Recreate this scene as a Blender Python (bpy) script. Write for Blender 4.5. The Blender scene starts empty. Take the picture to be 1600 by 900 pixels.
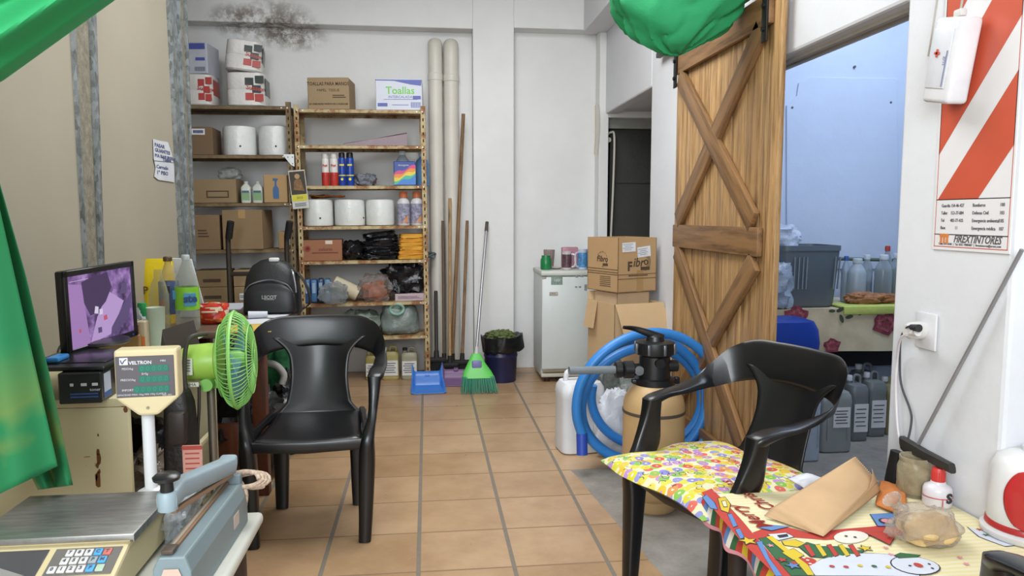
import bpy, bmesh, math, random
from mathutils import Vector, Matrix, noise, Euler
random.seed(7)
SC = bpy.context.scene
COL = SC.collection
PI = math.pi
# ---------------------------------------------------------------- camera
F = 1160.0; CH = 1.25; VX, VY = 667.0, 337.5
th = math.atan((450 - VY) / F)
ps = math.atan((800 - VX) / F * math.cos(th))
CD = Vector((math.sin(ps) * math.cos(th), math.cos(ps) * math.cos(th), -math.sin(th)))
CR = Vector((math.cos(ps), -math.sin(ps), 0))
CU = CR.cross(CD)
cam_d = bpy.data.cameras.new('camera'); cam = bpy.data.objects.new('camera', cam_d); COL.objects.link(cam)
cam.matrix_world = Matrix((( CR.x, CU.x, -CD.x, 0), (CR.y, CU.y, -CD.y, 0), (CR.z, CU.z, -CD.z, CH), (0, 0, 0, 1)))
cam_d.sensor_width = 36; cam_d.lens = F / 1600 * 36; cam_d.clip_start = 0.05
SC.camera = cam
# ---------------------------------------------------------------- world, lights, exposure
w = bpy.data.worlds.new('world'); SC.world = w; w.use_nodes = True
w.node_tree.nodes['Background'].inputs[0].default_value = (0.93, 0.97, 1.0, 1)
w.node_tree.nodes['Background'].inputs[1].default_value = 0.75
SC.view_settings.view_transform = 'Standard'; SC.view_settings.look = 'None'
SC.view_settings.exposure = 0.72; SC.view_settings.gamma = 1.0; SC.view_settings.use_curve_mapping = False

def area(name, loc, target, sx, sy, power, col):
    l = bpy.data.lights.new(name, 'AREA'); l.shape = 'RECTANGLE'; l.size = sx; l.size_y = sy
    l.energy = power; l.color = col
    o = bpy.data.objects.new(name, l); COL.objects.link(o); o.location = loc
    o.rotation_euler = (Vector(target) - Vector(loc)).to_track_quat('-Z', 'Y').to_euler()
    return o
area('street_window_light', (-0.75, -1.7, 2.2), (0.9, 4.2, 0.9), 2.2, 1.9, 105, (0.90, 0.96, 1.0))
area('ceiling_fill', (0.15, 3.3, 3.1), (0.15, 3.3, 0), 1.3, 1.9, 50, (0.97, 0.985, 1.0))  # soft fill added overhead to brighten the back of the room
area('storeroom_daylight', (2.6, 3.3, 2.9), (2.7, 4.4, 1.0), 1.2, 1.0, 24, (0.72, 0.84, 1.0))

def P(px, py, X=None, Y=None, Z=None):
    v = CD + CR * ((px - 800) / F) + CU * ((450 - py) / F)
    t = X / v.x if X is not None else (Y / v.y if Y is not None else (Z - CH) / v.z)
    return Vector((0, 0, CH)) + v * t

# ---------------------------------------------------------------- materials
def s2l(c): return c / 12.92 if c <= 0.04045 else ((c + 0.055) / 1.055) ** 2.4
def hx(h): return tuple(s2l(int(h[i:i + 2], 16) / 255) for i in (0, 2, 4))
_M = {}
def nt(name):
    m = bpy.data.materials.new(name); m.use_nodes = True
    t = m.node_tree; b = t.nodes['Principled BSDF']
    return m, t, b
def mixrgb(t, a, b, fac, mode='MIX'):
    n = t.nodes.new('ShaderNodeMix'); n.data_type = 'RGBA'; n.blend_type = mode
    for i, v in ((6, a), (7, b), (0, fac)):
        if hasattr(v, 'links'): t.links.new(v, n.inputs[i])
        elif isinstance(v, (int, float)): n.inputs[i].default_value = v
        else: n.inputs[i].default_value = (*v, 1)
    return n.outputs[2]
def math_n(t, op, a, b=None, c=None):
    n = t.nodes.new('ShaderNodeMath'); n.operation = op
    for i, v in enumerate((a, b, c)):
        if v is None: continue
        if hasattr(v, 'links'): t.links.new(v, n.inputs[i])
        else: n.inputs[i].default_value = v
    return n.outputs[0]
def coords(t, scale=(1, 1, 1), kind='Object'):
    c = t.nodes.new('ShaderNodeTexCoord'); mp = t.nodes.new('ShaderNodeMapping')
    mp.inputs['Scale'].default_value = scale
    t.links.new(c.outputs[kind], mp.inputs[0]); return mp.outputs[0]
def noise_n(t, vec, scale, detail=4, rough=.6):
    n = t.nodes.new('ShaderNodeTexNoise'); n.inputs['Scale'].default_value = scale
    n.inputs['Detail'].default_value = detail; n.inputs['Roughness'].default_value = rough
    t.links.new(vec, n.inputs['Vector']); return n.outputs[0]
def ramp(t, fac, stops, interp='LINEAR'):
    r = t.nodes.new('ShaderNodeValToRGB'); e = r.color_ramp; e.interpolation = interp
    while len(e.elements) > 1: e.elements.remove(e.elements[-1])
    e.elements[0].position = stops[0][0]; e.elements[0].color = (*stops[0][1], 1)
    for p, c in stops[1:]:
        x = e.elements.new(p); x.color = (*c, 1)
    t.links.new(fac, r.inputs[0]); return r.outputs[0]
def bump(t, b, h, strength, dist=.01):
    n = t.nodes.new('ShaderNodeBump'); n.inputs['Strength'].default_value = strength; n.inputs['Distance'].default_value = dist
    t.links.new(h, n.inputs['Height']); t.links.new(n.outputs[0], b.inputs['Normal'])
def C(h, rough=.55, metal=0, var=.08, scale=9, bmp=0, bscale=40, coat=0):
    k = (h, rough, metal, var, scale, bmp, bscale, coat)
    if k in _M: return _M[k]
    m, t, b = nt('surface_' + h); c = hx(h)
    vec = coords(t)
    n = noise_n(t, vec, scale)
    lo = tuple(x * (1 - var) for x in c); hi = tuple(min(1, x * (1 + var)) for x in c)
    t.links.new(ramp(t, n, [(.3, lo), (.7, hi)]), b.inputs['Base Color'])
    b.inputs['Roughness'].default_value = rough; b.inputs['Metallic'].default_value = metal
    if coat: b.inputs['Coat Weight'].default_value = coat; b.inputs['Coat Roughness'].default_value = .15
    if bmp: bump(t, b, noise_n(t, vec, bscale, 3), bmp)
    _M[k] = m; return m
def CLEAR(h, fac=.3, rough=.15, wr=0):
    k = ('clear', h, fac, rough, wr)
    if k in _M: return _M[k]
    m, t, b = nt('clear_' + h); c = hx(h)
    b.inputs['Base Color'].default_value = (*c, 1); b.inputs['Roughness'].default_value = rough
    tr = t.nodes.new('ShaderNodeBsdfTransparent'); tr.inputs[0].default_value = (*[.55 + .45 * x for x in c], 1)
    mx = t.nodes.new('ShaderNodeMixShader')
    lw = t.nodes.new('ShaderNodeLayerWeight'); lw.inputs[0].default_value = .35
    f = math_n(t, 'MULTIPLY_ADD', lw.outputs['Facing'], .55, fac)
    if wr:
        vec = coords(t); nn = noise_n(t, vec, 30, 3)
        bump(t, b, nn, wr, .01)
        f = math_n(t, 'MULTIPLY', f, math_n(t, 'MULTIPLY_ADD', nn, 1.6, .2))
    t.links.new(f, mx.inputs[0]); t.links.new(tr.outputs[0], mx.inputs[1]); t.links.new(b.outputs[0], mx.inputs[2])
    t.links.new(mx.outputs[0], t.nodes['Material Output'].inputs[0])
    _M[k] = m; return m

def plaster(name, col, stain=True, stains=()):
    m, t, b = nt(name); v = coords(t)
    n = noise_n(t, v, 1.3, 6, .65)
    c = hx(col)
    base = ramp(t, n, [(.3, tuple(x * .9 for x in c)), (.65, c)])
    # damp, mouldy dirt near the foot of the wall and listed patches (cx, cz, radius)
    sp = t.nodes.new('ShaderNodeSeparateXYZ'); t.links.new(v, sp.inputs[0])
    if stain:
        f = math_n(t, 'MULTIPLY', math_n(t, 'SUBTRACT', 1, math_n(t, 'MULTIPLY', sp.outputs[2], 2.2)), noise_n(t, v, 5, 8, .8))
        f.node.use_clamp = True
        base = mixrgb(t, base, hx('8a8274'), math_n(t, 'MULTIPLY', f, .45))
    for (cx, cz, rx, rz) in stains:
        dx = math_n(t, 'MULTIPLY', math_n(t, 'SUBTRACT', sp.outputs[0], cx), 1 / rx)
        dz = math_n(t, 'MULTIPLY', math_n(t, 'SUBTRACT', sp.outputs[2], cz), 1 / rz)
        d = math_n(t, 'SUBTRACT', 1, math_n(t, 'ADD', math_n(t, 'MULTIPLY', dx, dx), math_n(t, 'MULTIPLY', dz, dz)))
        d.node.use_clamp = True
        nn = ramp(t, noise_n(t, v, 9, 8, .8), [(.42, (0, 0, 0)), (.58, (1, 1, 1))])
        base = mixrgb(t, base, hx('5a4c3e'), math_n(t, 'MULTIPLY', math_n(t, 'MULTIPLY', d, nn), .8))
    t.links.new(base, b.inputs['Base Color']); b.inputs['Roughness'].default_value = .8
    bump(t, b, noise_n(t, v, 14, 5), .25, .01)
    return m

def wood_mat(name, light, dark, axis='Z', scale=1.0, rough=.5, plank=None):
    m, t, b = nt(name)
    s = {'Z': (9, 9, .7), 'X': (.7, 9, 9), 'Y': (9, .7, 9)}[axis]
    v = coords(t, tuple(q * scale for q in s))
    n = noise_n(t, v, 3.5, 8, .7); n2 = noise_n(t, v, .9, 3)
    c = ramp(t, n, [(.34, hx(dark)), (.45, tuple((a + b_) / 2 for a, b_ in zip(hx(light), hx(dark)))), (.58, hx(light))])
    c = mixrgb(t, c, hx(dark), math_n(t, 'MULTIPLY', ramp(t, n2, [(.45, (0, 0, 0)), (.75, (1, 1, 1))]), .55))
    vk = coords(t, (4.5, 4.5, 1.3) if axis == 'Z' else (2, 4.5, 4.5))
    vo = t.nodes.new('ShaderNodeTexVoronoi'); vo.inputs['Scale'].default_value = 1.6; t.links.new(vk, vo.inputs['Vector'])
    kn = ramp(t, vo.outputs['Distance'], [(.04, (1, 1, 1)), (.2, (0, 0, 0))])
    c = mixrgb(t, c, hx('3b2714'), math_n(t, 'MULTIPLY', kn, .8))
    t.links.new(c, b.inputs['Base Color']); b.inputs['Roughness'].default_value = rough
    bump(t, b, n, .2, .004)
    return m

# ---------------------------------------------------------------- mesh building
class MB:
    def __init__(s): s.v = []; s.f = []; s.m = []; s.s = []
    def add(s, vs, fs, m=0, smooth=False, M=None):
        o = len(s.v)
        s.v += [tuple(M @ Vector(q)) for q in vs] if M else [tuple(q) for q in vs]
        s.f += [tuple(i + o for i in f) for f in fs]; s.m += [m] * len(fs); s.s += [smooth] * len(fs)
        return s
    def box(s, c, d, m=0, M=None):
        x, y, z = c; a, b, e = d[0] / 2, d[1] / 2, d[2] / 2
        vs = [(x + i * a, y + j * b, z + k * e) for i in (-1, 1) for j in (-1, 1) for k in (-1, 1)]
        fs = [(0, 1, 3, 2), (4, 6, 7, 5), (0, 4, 5, 1), (2, 3, 7, 6), (0, 2, 6, 4), (1, 5, 7, 3)]
        return s.add(vs, fs, m, False, M)
    def rbox(s, c, d, r=.005, m=0, seg=2, M=None, smooth=True):
        bm = bmesh.new(); bmesh.ops.create_cube(bm, size=1)
        for q in bm.verts: q.co = Vector((q.co.x * d[0] + c[0], q.co.y * d[1] + c[1], q.co.z * d[2] + c[2]))
        r = min(r, min(d) * .49)
        bmesh.ops.bevel(bm, geom=bm.edges[:], offset=r, segments=seg, profile=.5, affect='EDGES')
        bm.verts.index_update()
        vs = [q.co.copy() for q in bm.verts]; fs = [[q.index for q in f.verts] for f in bm.faces]
        bm.free(); return s.add(vs, fs, m, smooth, M)
    def lathe(s, prof, n=24, m=0, M=None, smooth=True, cap=True):
        vs = []; fs = []
        for (r, z) in prof:
            for i in range(n):
                a = 2 * PI * i / n; vs.append((r * math.cos(a), r * math.sin(a), z))
        for k in range(len(prof) - 1):
            for i in range(n):
                j = (i + 1) % n; fs.append((k * n + i, k * n + j, (k + 1) * n + j, (k + 1) * n + i))
        if cap:
            fs.append(tuple(range(n))[::-1]); fs.append(tuple((len(prof) - 1) * n + i for i in range(n)))
        return s.add(vs, fs, m, smooth, M)
    def cyl(s, p0, p1, r0, r1=None, n=16, m=0, M=None, smooth=True):
        p0, p1 = Vector(p0), Vector(p1); r1 = r0 if r1 is None else r1
        q = (p1 - p0).to_track_quat('Z', 'Y').to_matrix().to_4x4(); q.translation = p0
        if M: q = M @ q
        return s.lathe([(r0, 0), (r1, (p1 - p0).length)], n, m, q, smooth)
    def loft(s, secs, n=16, p=2.0, m=0, M=None, smooth=True, closed=False):
        """secs: (centre, A, B[, p]) half-axis vectors; one ring per section"""
        vs = []; fs = []
        for sec in secs:
            c, A, B = Vector(sec[0]), Vector(sec[1]), Vector(sec[2]); pp = sec[3] if len(sec) > 3 else p
            for i in range(n):
                a = 2 * PI * i / n; ca, sa = math.cos(a), math.sin(a)
                u = math.copysign(abs(ca) ** (2 / pp), ca); w_ = math.copysign(abs(sa) ** (2 / pp), sa)
                vs.append(c + A * u + B * w_)
        N = len(secs)
        for k in range(N if closed else N - 1):
            k2 = (k + 1) % N
            for i in range(n):
                j = (i + 1) % n; fs.append((k * n + i, k * n + j, k2 * n + j, k2 * n + i))
        if not closed:
            fs.append(tuple(range(n))[::-1]); fs.append(tuple((N - 1) * n + i for i in range(n)))
        return s.add(vs, fs, m, smooth, M)
    def stack(s, rows, n=28, m=0, M=None):
        """rows: (z, half x, half y, exponent[, cx, cy])"""
        return s.loft([((r[4] if len(r) > 4 else 0, r[5] if len(r) > 5 else 0, r[0]), (r[1], 0, 0), (0, r[2], 0), r[3]) for r in rows], n, 2, m, M)
    def tube(s, pts, r, n=10, m=0, M=None, sub=6, closed=False):
        pts = [Vector(q) for q in pts]; cs = crom(pts, sub, closed) if sub > 1 else pts
        secs = []; up = Vector((0, 0, 1)); N = len(cs)
        t0 = (cs[1] - cs[0]).normalized(); a = t0.cross(up)
        if a.length < .1: a = t0.cross(Vector((1, 0, 0)))
        a.normalize()
        for i, c in enumerate(cs):
            if closed: tg = cs[(i + 1) % N] - cs[i - 1]
            else: tg = cs[min(i + 1, N - 1)] - cs[max(i - 1, 0)]
            tg.normalize(); a = (a - tg * a.dot(tg)).normalized(); b = tg.cross(a)
            rr = r(i / (N - 1)) if callable(r) else r
            secs.append((c, a * rr, b * rr))
        return s.loft(secs, n, 2, m, M, True, closed)
    def poly(s, pts, m=0, M=None, t=0, d=(0, 0, 1)):
        """flat polygon, extruded by t along d"""
        n = len(pts)
        if not t: return s.add(pts, [tuple(range(n))], m, False, M)
        d = Vector(d) * t; vs = [Vector(q) for q in pts] + [Vector(q) + d for q in pts]
        fs = [tuple(range(n))[::-1], tuple(range(n, 2 * n))] + [(i, (i + 1) % n, n + (i + 1) % n, n + i) for i in range(n)]
        return s.add(vs, fs, m, False, M)
    def grid(s, fn, nu, nv, m=0, M=None, smooth=True, mf=None):
        vs = [fn(i / nu, j / nv) for j in range(nv + 1) for i in range(nu + 1)]
        o = len(s.v); W = nu + 1
        fs = [(j * W + i, j * W + i + 1, (j + 1) * W + i + 1, (j + 1) * W + i) for j in range(nv) for i in range(nu)]
        s.add(vs, fs, m, smooth, M)
        if mf:
            k = len(s.m) - len(fs)
            for j in range(nv):
                for i in range(nu): s.m[k + j * nu + i] = mf((i + .5) / nu, (j + .5) / nv)
        return s
    def blob(s, d, seed=0, amp=.12, freq=3.0, box=.7, m=0, M=None, nu=36, nv=22, fine=0):
        """lumpy soft shape of size d standing on z = 0"""
        vs = []; fs = []
        for j in range(nv + 1):
            ph = PI * j / nv - PI / 2
            for i in range(nu):
                a = 2 * PI * i / nu
                f = lambda x: math.copysign(abs(x) ** box, x)
                q = Vector((f(math.cos(ph)) * f(math.cos(a)), f(math.cos(ph)) * f(math.sin(a)), f(math.sin(ph))))
                k = 1 + amp * noise.noise(q * freq * .5 + Vector((seed * 7.3, seed, 0))) * 1.6
                if fine: k += fine * (abs(noise.noise(q * freq * 1.7 + Vector((0, seed * 3.1, 5)))) * 2 - .5)
                q = q * k
                z = max(q.z, -.93)
                vs.append((q.x * d[0] / 2, q.y * d[1] / 2, (z + .93) / 1.93 * d[2]))
        for j in range(nv):
            for i in range(nu):
                k = (i + 1) % nu; fs.append((j * nu + i, j * nu + k, (j + 1) * nu + k, (j + 1) * nu + i))
        return s.add(vs, fs, m, True, M)
    def text(s, txt, size, M, m=0, shear=0, bold=.0, ext=.0003, align='CENTER', sx=1.0):
        cu = bpy.data.curves.new('t', 'FONT'); cu.body = txt; cu.size = size; cu.shear = shear; cu.offset = bold
        cu.align_x = align; cu.align_y = 'CENTER'; cu.resolution_u = 2; cu.extrude = ext
        o = bpy.data.objects.new('t', cu); COL.objects.link(o); bpy.context.view_layer.update()
        me = bpy.data.meshes.new_from_object(o.evaluated_get(bpy.context.evaluated_depsgraph_get()))
        s.add([Vector((q.co.x * sx, q.co.y, q.co.z)) for q in me.vertices], [tuple(p.vertices) for p in me.polygons], m, False, M)
        bpy.data.objects.remove(o); bpy.data.curves.remove(cu); bpy.data.meshes.remove(me)
        return s
    def build(s, name, mats, parent=None, loc=None, rz=0, solid=0, subd=0, bevel=0):
        me = bpy.data.meshes.new(name); me.from_pydata(s.v, [], s.f)
        if not isinstance(mats, (list, tuple)): mats = [mats]
        for q in mats: me.materials.append(q)
        me.polygons.foreach_set('material_index', s.m); me.polygons.foreach_set('use_smooth', s.s); me.update()
        if any(s.s):
            me.set_sharp_from_angle(angle=math.radians(42))
        o = bpy.data.objects.new(name, me); COL.objects.link(o)
        if parent: o.parent = parent
        if loc is not None: o.location = loc
        if rz: o.rotation_euler = (0, 0, rz)
        if bevel:
            md = o.modifiers.new('b', 'BEVEL'); md.width = bevel; md.segments = 2; md.limit_method = 'ANGLE'
        if solid:
            md = o.modifiers.new('s', 'SOLIDIFY'); md.thickness = solid; md.offset = 0
        if subd:
            md = o.modifiers.new('u', 'SUBSURF'); md.levels = subd; md.render_levels = subd
        return o
def crom(pts, sub, closed=False):
    out = []; N = len(pts)
    for i in range(N if closed else N - 1):
        g = (lambda k: pts[k % N]) if closed else (lambda k: pts[min(max(k, 0), N - 1)])
        a, b, c, d = g(i - 1), g(i), g(i + 1), g(i + 2)
        for j in range(sub):
            t = j / sub
            out.append(.5 * ((2 * b) + (c - a) * t + (2 * a - 5 * b + 4 * c - d) * t * t + (3 * b - a - 3 * c + d) * t ** 3))
    if not closed: out.append(pts[-1])
    return out
def smooth_secs(secs, sub=5):
    A = crom([Vector(q[0]) for q in secs], sub); B = crom([Vector(q[1]) for q in secs], sub); D = crom([Vector(q[2]) for q in secs], sub)
    return list(zip(A, B, D))
def T(x, y, z): return Matrix.Translation((x, y, z))
def R(a, ax='Z'): return Matrix.Rotation(a, 4, ax)
FRONT = lambda x, y, z: T(x, y, z) @ R(PI / 2, 'X')            # text readable from -Y
def tag(o, label=None, cat=None, group=None, kind=None):
    if label: o['label'] = label
    if cat: o['category'] = cat
    if group: o['group'] = group
    if kind: o['kind'] = kind
    return o
def thing(name, label, cat, loc=(0, 0, 0), rz=0, group=None):
    o = bpy.data.objects.new(name, None); COL.objects.link(o); o.empty_display_size = .05
    o.location = loc; o.rotation_euler = (0, 0, rz)
    return tag(o, label, cat, group)
def single(name, mb, mats, label, cat, loc=(0, 0, 0), rz=0, group=None, **k):
    o = mb.build(name, mats, None, loc, rz, **k); return tag(o, label, cat, group)
def struct(name, mb, mats, label, cat, **k):
    o = mb.build(name, mats, **k); return tag(o, label, cat, kind='structure')
def dup(root, loc=None, rz=None, label=None, group=None, M=None, scale=None):
    r = root.copy(); COL.objects.link(r)
    def rec(a, b):
        for ch in list(a.children):
            c = ch.copy(); COL.objects.link(c); c.parent = b; rec(ch, c)
    rec(root, r)
    if loc is not None: r.location = loc
    if rz is not None: r.rotation_euler = (0, 0, rz)
    if scale: r.scale = scale
    if M is not None: r.matrix_world = M
    if label: r['label'] = label
    if group: r['group'] = group
    return r
# ================================================================ ROOM SHELL
BW = 5.84       # front face of the back wall's pilasters
BR = 5.99       # back of its recesses
XR = 1.41       # right wall
m_wall = plaster('white_plaster', 'd6d7db')
m_back = plaster('back_plaster', 'e2e2e1', True, [(-1.40, 2.70, .22, .13), (-1.12, 2.70, .34, .17), (-1.0, 2.62, .3, .13), (.10, 2.50, .05, .12)])
m_ceil = plaster('ceiling_plaster', 'd4d4d0', False)

# --- floor: square terracotta tiles with a strip of bare concrete at the right
m, t, b = nt('terracotta_tiles'); v = coords(t)
sp = t.nodes.new('ShaderNodeSeparateXYZ'); t.links.new(v, sp.inputs[0])
TX, TY, X0, Y0 = .3408, .3267, -.0435, 2.532
def grout(ax, o, p, w_):
    f = math_n(t, 'FRACT', math_n(t, 'DIVIDE', math_n(t, 'ADD', math_n(t, 'SUBTRACT', sp.outputs[ax], o), 50 * p + w_ / 2), p))
    return math_n(t, 'LESS_THAN', f, w_ / p)
gx = grout(0, X0, TX, .016); gy = grout(1, Y0, TY, .009)
idn = t.nodes.new('ShaderNodeCombineXYZ')
t.links.new(math_n(t, 'FLOOR', math_n(t, 'DIVIDE', math_n(t, 'SUBTRACT', sp.outputs[0], X0), TX)), idn.inputs[0])
t.links.new(math_n(t, 'FLOOR', math_n(t, 'DIVIDE', math_n(t, 'SUBTRACT', sp.outputs[1], Y0), TY)), idn.inputs[1])
wn = t.nodes.new('ShaderNodeTexWhiteNoise'); t.links.new(idn.outputs[0], wn.inputs[0])
tile = ramp(t, wn.outputs[0], [(0, hx('aa8a66')), (.5, hx('b39371')), (1, hx('b99a78'))])
dirt = ramp(t, noise_n(t, v, 3.2, 7, .7), [(.35, hx('a58a6c')), (.6, (1, 1, 1))])
tile = mixrgb(t, tile, dirt, .35, 'MULTIPLY')
gcol = mixrgb(t, hx('83786a'), hx('6b6258'), noise_n(t, v, 30, 4))
c = mixrgb(t, tile, hx('866c50'), gy); c = mixrgb(t, c, gcol, gx)
# broken tile edge: concrete where X > edge(Y) and Y < 3.52
edge = math_n(t, 'ADD', math_n(t, 'MULTIPLY', noise_n(t, v, 7, 4), .03), math_n(t, 'MULTIPLY_ADD', sp.outputs[1], -.10, 1.03))
f1 = math_n(t, 'GREATER_THAN', sp.outputs[0], edge); f2 = math_n(t, 'LESS_THAN', sp.outputs[1], 3.515)
f3 = math_n(t, 'GREATER_THAN', sp.outputs[0], XR + .02)
cf = math_n(t, 'MAXIMUM', math_n(t, 'MULTIPLY', f1, f2), f3)
conc = ramp(t, noise_n(t, v, 6, 9, .75), [(.3, hx('77716a')), (.7, hx('9b958c'))])
c = mixrgb(t, c, conc, cf)
t.links.new(c, b.inputs['Base Color'])
rg = math_n(t, 'MULTIPLY_ADD', noise_n(t, v, 9, 4), .25, .2)
t.links.new(math_n(t, 'MAXIMUM', rg, math_n(t, 'MULTIPLY', math_n(t, 'MAXIMUM', cf, math_n(t, 'MAXIMUM', gx, gy)), .8)), b.inputs['Roughness'])
hgt = math_n(t, 'SUBTRACT', 1, math_n(t, 'MAXIMUM', math_n(t, 'MAXIMUM', gx, gy), cf))
bump(t, b, hgt, .6, .004)
m_floor = m
struct('floor', MB().box((.6, 2.5, -.05), (7.2, 9.2, .1)), m_floor, 'terracotta tiled floor with a bare concrete strip at the right', 'floor')
struct('ceiling', MB().box((.6, 2.9, 3.25), (7.2, 6.9, .1)), m_ceil, 'white painted ceiling', 'ceiling')

# --- back wall with two recesses and a doorway (hidden behind the boxes)
zt = P(600, 41, Y=BW).z; zt2 = P(860, 45, Y=BW).z
xa = P(740, 300, Y=BW).x; xb = P(803, 300, Y=BW).x
dx0, dx1, dz1 = P(951, 200, Y=BW).x, 2.4, P(985, 184, Y=BW).z
mb = MB()
def bx(mb, x0, x1, y0, y1, z0, z1, m=0): mb.box(((x0 + x1) / 2, (y0 + y1) / 2, (z0 + z1) / 2), (x1 - x0, y1 - y0, z1 - z0), m)
bx(mb, -2.4, dx0, BR, BR + .2, 0, 3.2)                       # recess backs
bx(mb, -2.4, xa, BW, BR, zt, 3.2)                            # beam over the left recess
bx(mb, xa, xb, BW, BR, 0, 3.2)                               # pilaster
bx(mb, xb, XR, BW, BR, zt2, 3.2)                             # beam over the right recess
bx(mb, XR - .05, dx0, BW, BR, 0, zt2)                        # strip before the dark doorway
bx(mb, dx0, 3.7, BW, BR + .2, dz1, 3.2)
bx(mb, 3.1, 3.7, BW, BR + .2, 0, dz1)
o = struct('wall_back', mb, m_back, 'white plastered back wall with shallow recesses and mould stains', 'wall', bevel=.006)
# dark room behind the doorway
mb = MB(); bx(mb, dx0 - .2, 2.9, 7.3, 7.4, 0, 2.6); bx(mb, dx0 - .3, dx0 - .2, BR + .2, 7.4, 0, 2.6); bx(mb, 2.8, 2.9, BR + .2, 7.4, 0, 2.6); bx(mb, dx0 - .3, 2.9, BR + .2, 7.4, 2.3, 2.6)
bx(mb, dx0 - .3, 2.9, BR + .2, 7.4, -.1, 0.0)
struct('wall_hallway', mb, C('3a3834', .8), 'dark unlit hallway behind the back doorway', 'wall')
# dark panel in the doorway; its colour stands in for the unlit interior
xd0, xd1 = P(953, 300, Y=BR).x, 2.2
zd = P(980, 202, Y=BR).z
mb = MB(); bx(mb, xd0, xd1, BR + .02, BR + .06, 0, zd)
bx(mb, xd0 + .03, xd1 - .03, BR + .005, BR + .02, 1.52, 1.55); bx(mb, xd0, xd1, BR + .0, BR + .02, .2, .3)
d = struct('doorway_dark_panel', mb, C('33322e', .6, bmp=.2), 'dark panel filling the back doorway in place of its unlit interior', 'door')
mb = MB(); bx(mb, dx0, 3.0, BR - .05, BR + .0, zd, dz1); mb.build('door_frame', C('8d8c88', .7), d)

# --- right wall: passage near the back, storeroom opening, pillar, near part
ya = P(1016, 260, X=XR).y                                      # jamb of the passage
zp = P(1012, 140, X=XR).z
yo1 = P(1404, 300, X=XR).y                                     # near jamb of the storeroom opening
yo0 = 3.80; zo = P(1300, 54, X=XR).z
yn = P(1590, 300, X=XR).y
WT = .16
mb = MB()
bx(mb, XR, XR + .1, ya, BW + .02, zp, 3.2)
bx(mb, XR, XR + WT, yo0, ya, 0, 3.2)
bx(mb, XR, XR + WT, yo1, yo0, zo, 3.2)
bx(mb, XR, XR + WT, yn, yo1, 0, 3.2)
bx(mb, XR + .11, XR + .27, -.5, yn, 0, 3.2)
struct('wall_right', mb, m_wall, 'white plastered right wall with the storeroom opening', 'wall', bevel=.012)
# upper offset of the wall under the ceiling (beam above the right wall)
yb1 = BW; zb = P(912, 50, Y=BW).z
mb = MB(); bx(mb, P(912, 50, Y=BW).x, XR, 3.3, BW, zb, 3.2)
struct('trim_1', mb, m_wall, 'plastered beam along the top of the right wall', 'beam', bevel=.006)
# passage walls behind the opening
mb = MB(); bx(mb, XR + WT, 3.5, ya - .1, ya, 0, 3.2); bx(mb, 3.4, 3.5, ya, BW, 0, 3.2)
bx(mb, XR + .1, 3.4, ya, BW, zp + .02, zp + .1)
struct('wall_passage', mb, m_wall, 'white wall and low ceiling of the side passage', 'wall')
# storeroom
m_blue = plaster('storeroom_plaster', 'b4c0d6', False)
SY = 4.62 if 4.62 < ya - .1 else ya - .12
mb = MB(); bx(mb, XR + WT, 3.9, SY, SY + .02, 0, 3.2); bx(mb, 3.8, 3.9, 1.2, SY, 0, 3.2); bx(mb, XR + WT, 3.9, 1.1, 1.2, 0, 3.2)
struct('wall_storeroom', mb, m_blue, 'pale blue-white walls of the storeroom', 'wall')
# raised plaster repair panel on the storeroom wall
pts = [P(x, y, Y=SY) for x, y in ((1228, 420), (1228, 165), (1236, 158), (1244, 150), (1247, 130), (1262, 121), (1330, 122), (1400, 123), (1402, 420))]
mb = MB().poly([(q.x, SY - .012, q.z) for q in pts], t=.012, d=(0, 1, 0))
for x, y in ((1238, 168), (1336, 104), (1392, 160)):
    q = P(x, y, Y=SY - .012); mb.cyl((q.x, q.y - .003, q.z), (q.x, q.y + .01, q.z), .008, n=10, m=1)
struct('trim_2', mb, [m_blue, C('555550')], 'raised plaster panel on the storeroom wall', 'panel', bevel=.006)
# beam strips under the lintel
mb = MB(); bx(mb, XR + .05, XR + .07, yo1, 4.0, zo - .012, zo + .02); bx(mb, XR + .1, XR + .115, yo1, 4.0, zo - .008, zo + .02)
struct('trim_3', mb, C('aaa59c', .7), 'grey plaster ridges under the storeroom lintel', 'trim')

# --- left: board partition on steel studs, then the true left wall behind it
PX = -1.30
ys = P(301, 330, X=PX).y
m_board = C('989180', .75, var=.05, scale=1.5)
mb = MB(); bx(mb, PX - .02, PX, -.5, ys, 0, 3.2)
struct('wall_left', mb, m_board, 'beige board partition on the left', 'wall')
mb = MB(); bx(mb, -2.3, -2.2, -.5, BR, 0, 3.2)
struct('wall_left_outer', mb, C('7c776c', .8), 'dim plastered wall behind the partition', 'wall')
m_galv, t, b = nt('galvanised_steel'); v = coords(t, (1, 1, .6))
vo = t.nodes.new('ShaderNodeTexVoronoi'); vo.inputs['Scale'].default_value = 60; t.links.new(v, vo.inputs['Vector'])
t.links.new(ramp(t, mixrgb(t, vo.outputs['Color'], noise_n(t, v, 25, 6, .8), .6), [(.3, hx('5d625f')), (.7, hx('9aa0a3'))]), b.inputs['Base Color'])
b.inputs['Metallic'].default_value = .5; b.inputs['Roughness'].default_value = .45
m_galvd, t, b = nt('dull_stud'); v = coords(t)
t.links.new(ramp(t, noise_n(t, v, 30, 8, .8), [(.35, hx('5f5a4c')), (.65, hx('8b8676'))]), b.inputs['Base Color']); b.inputs['Roughness'].default_value = .7
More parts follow.
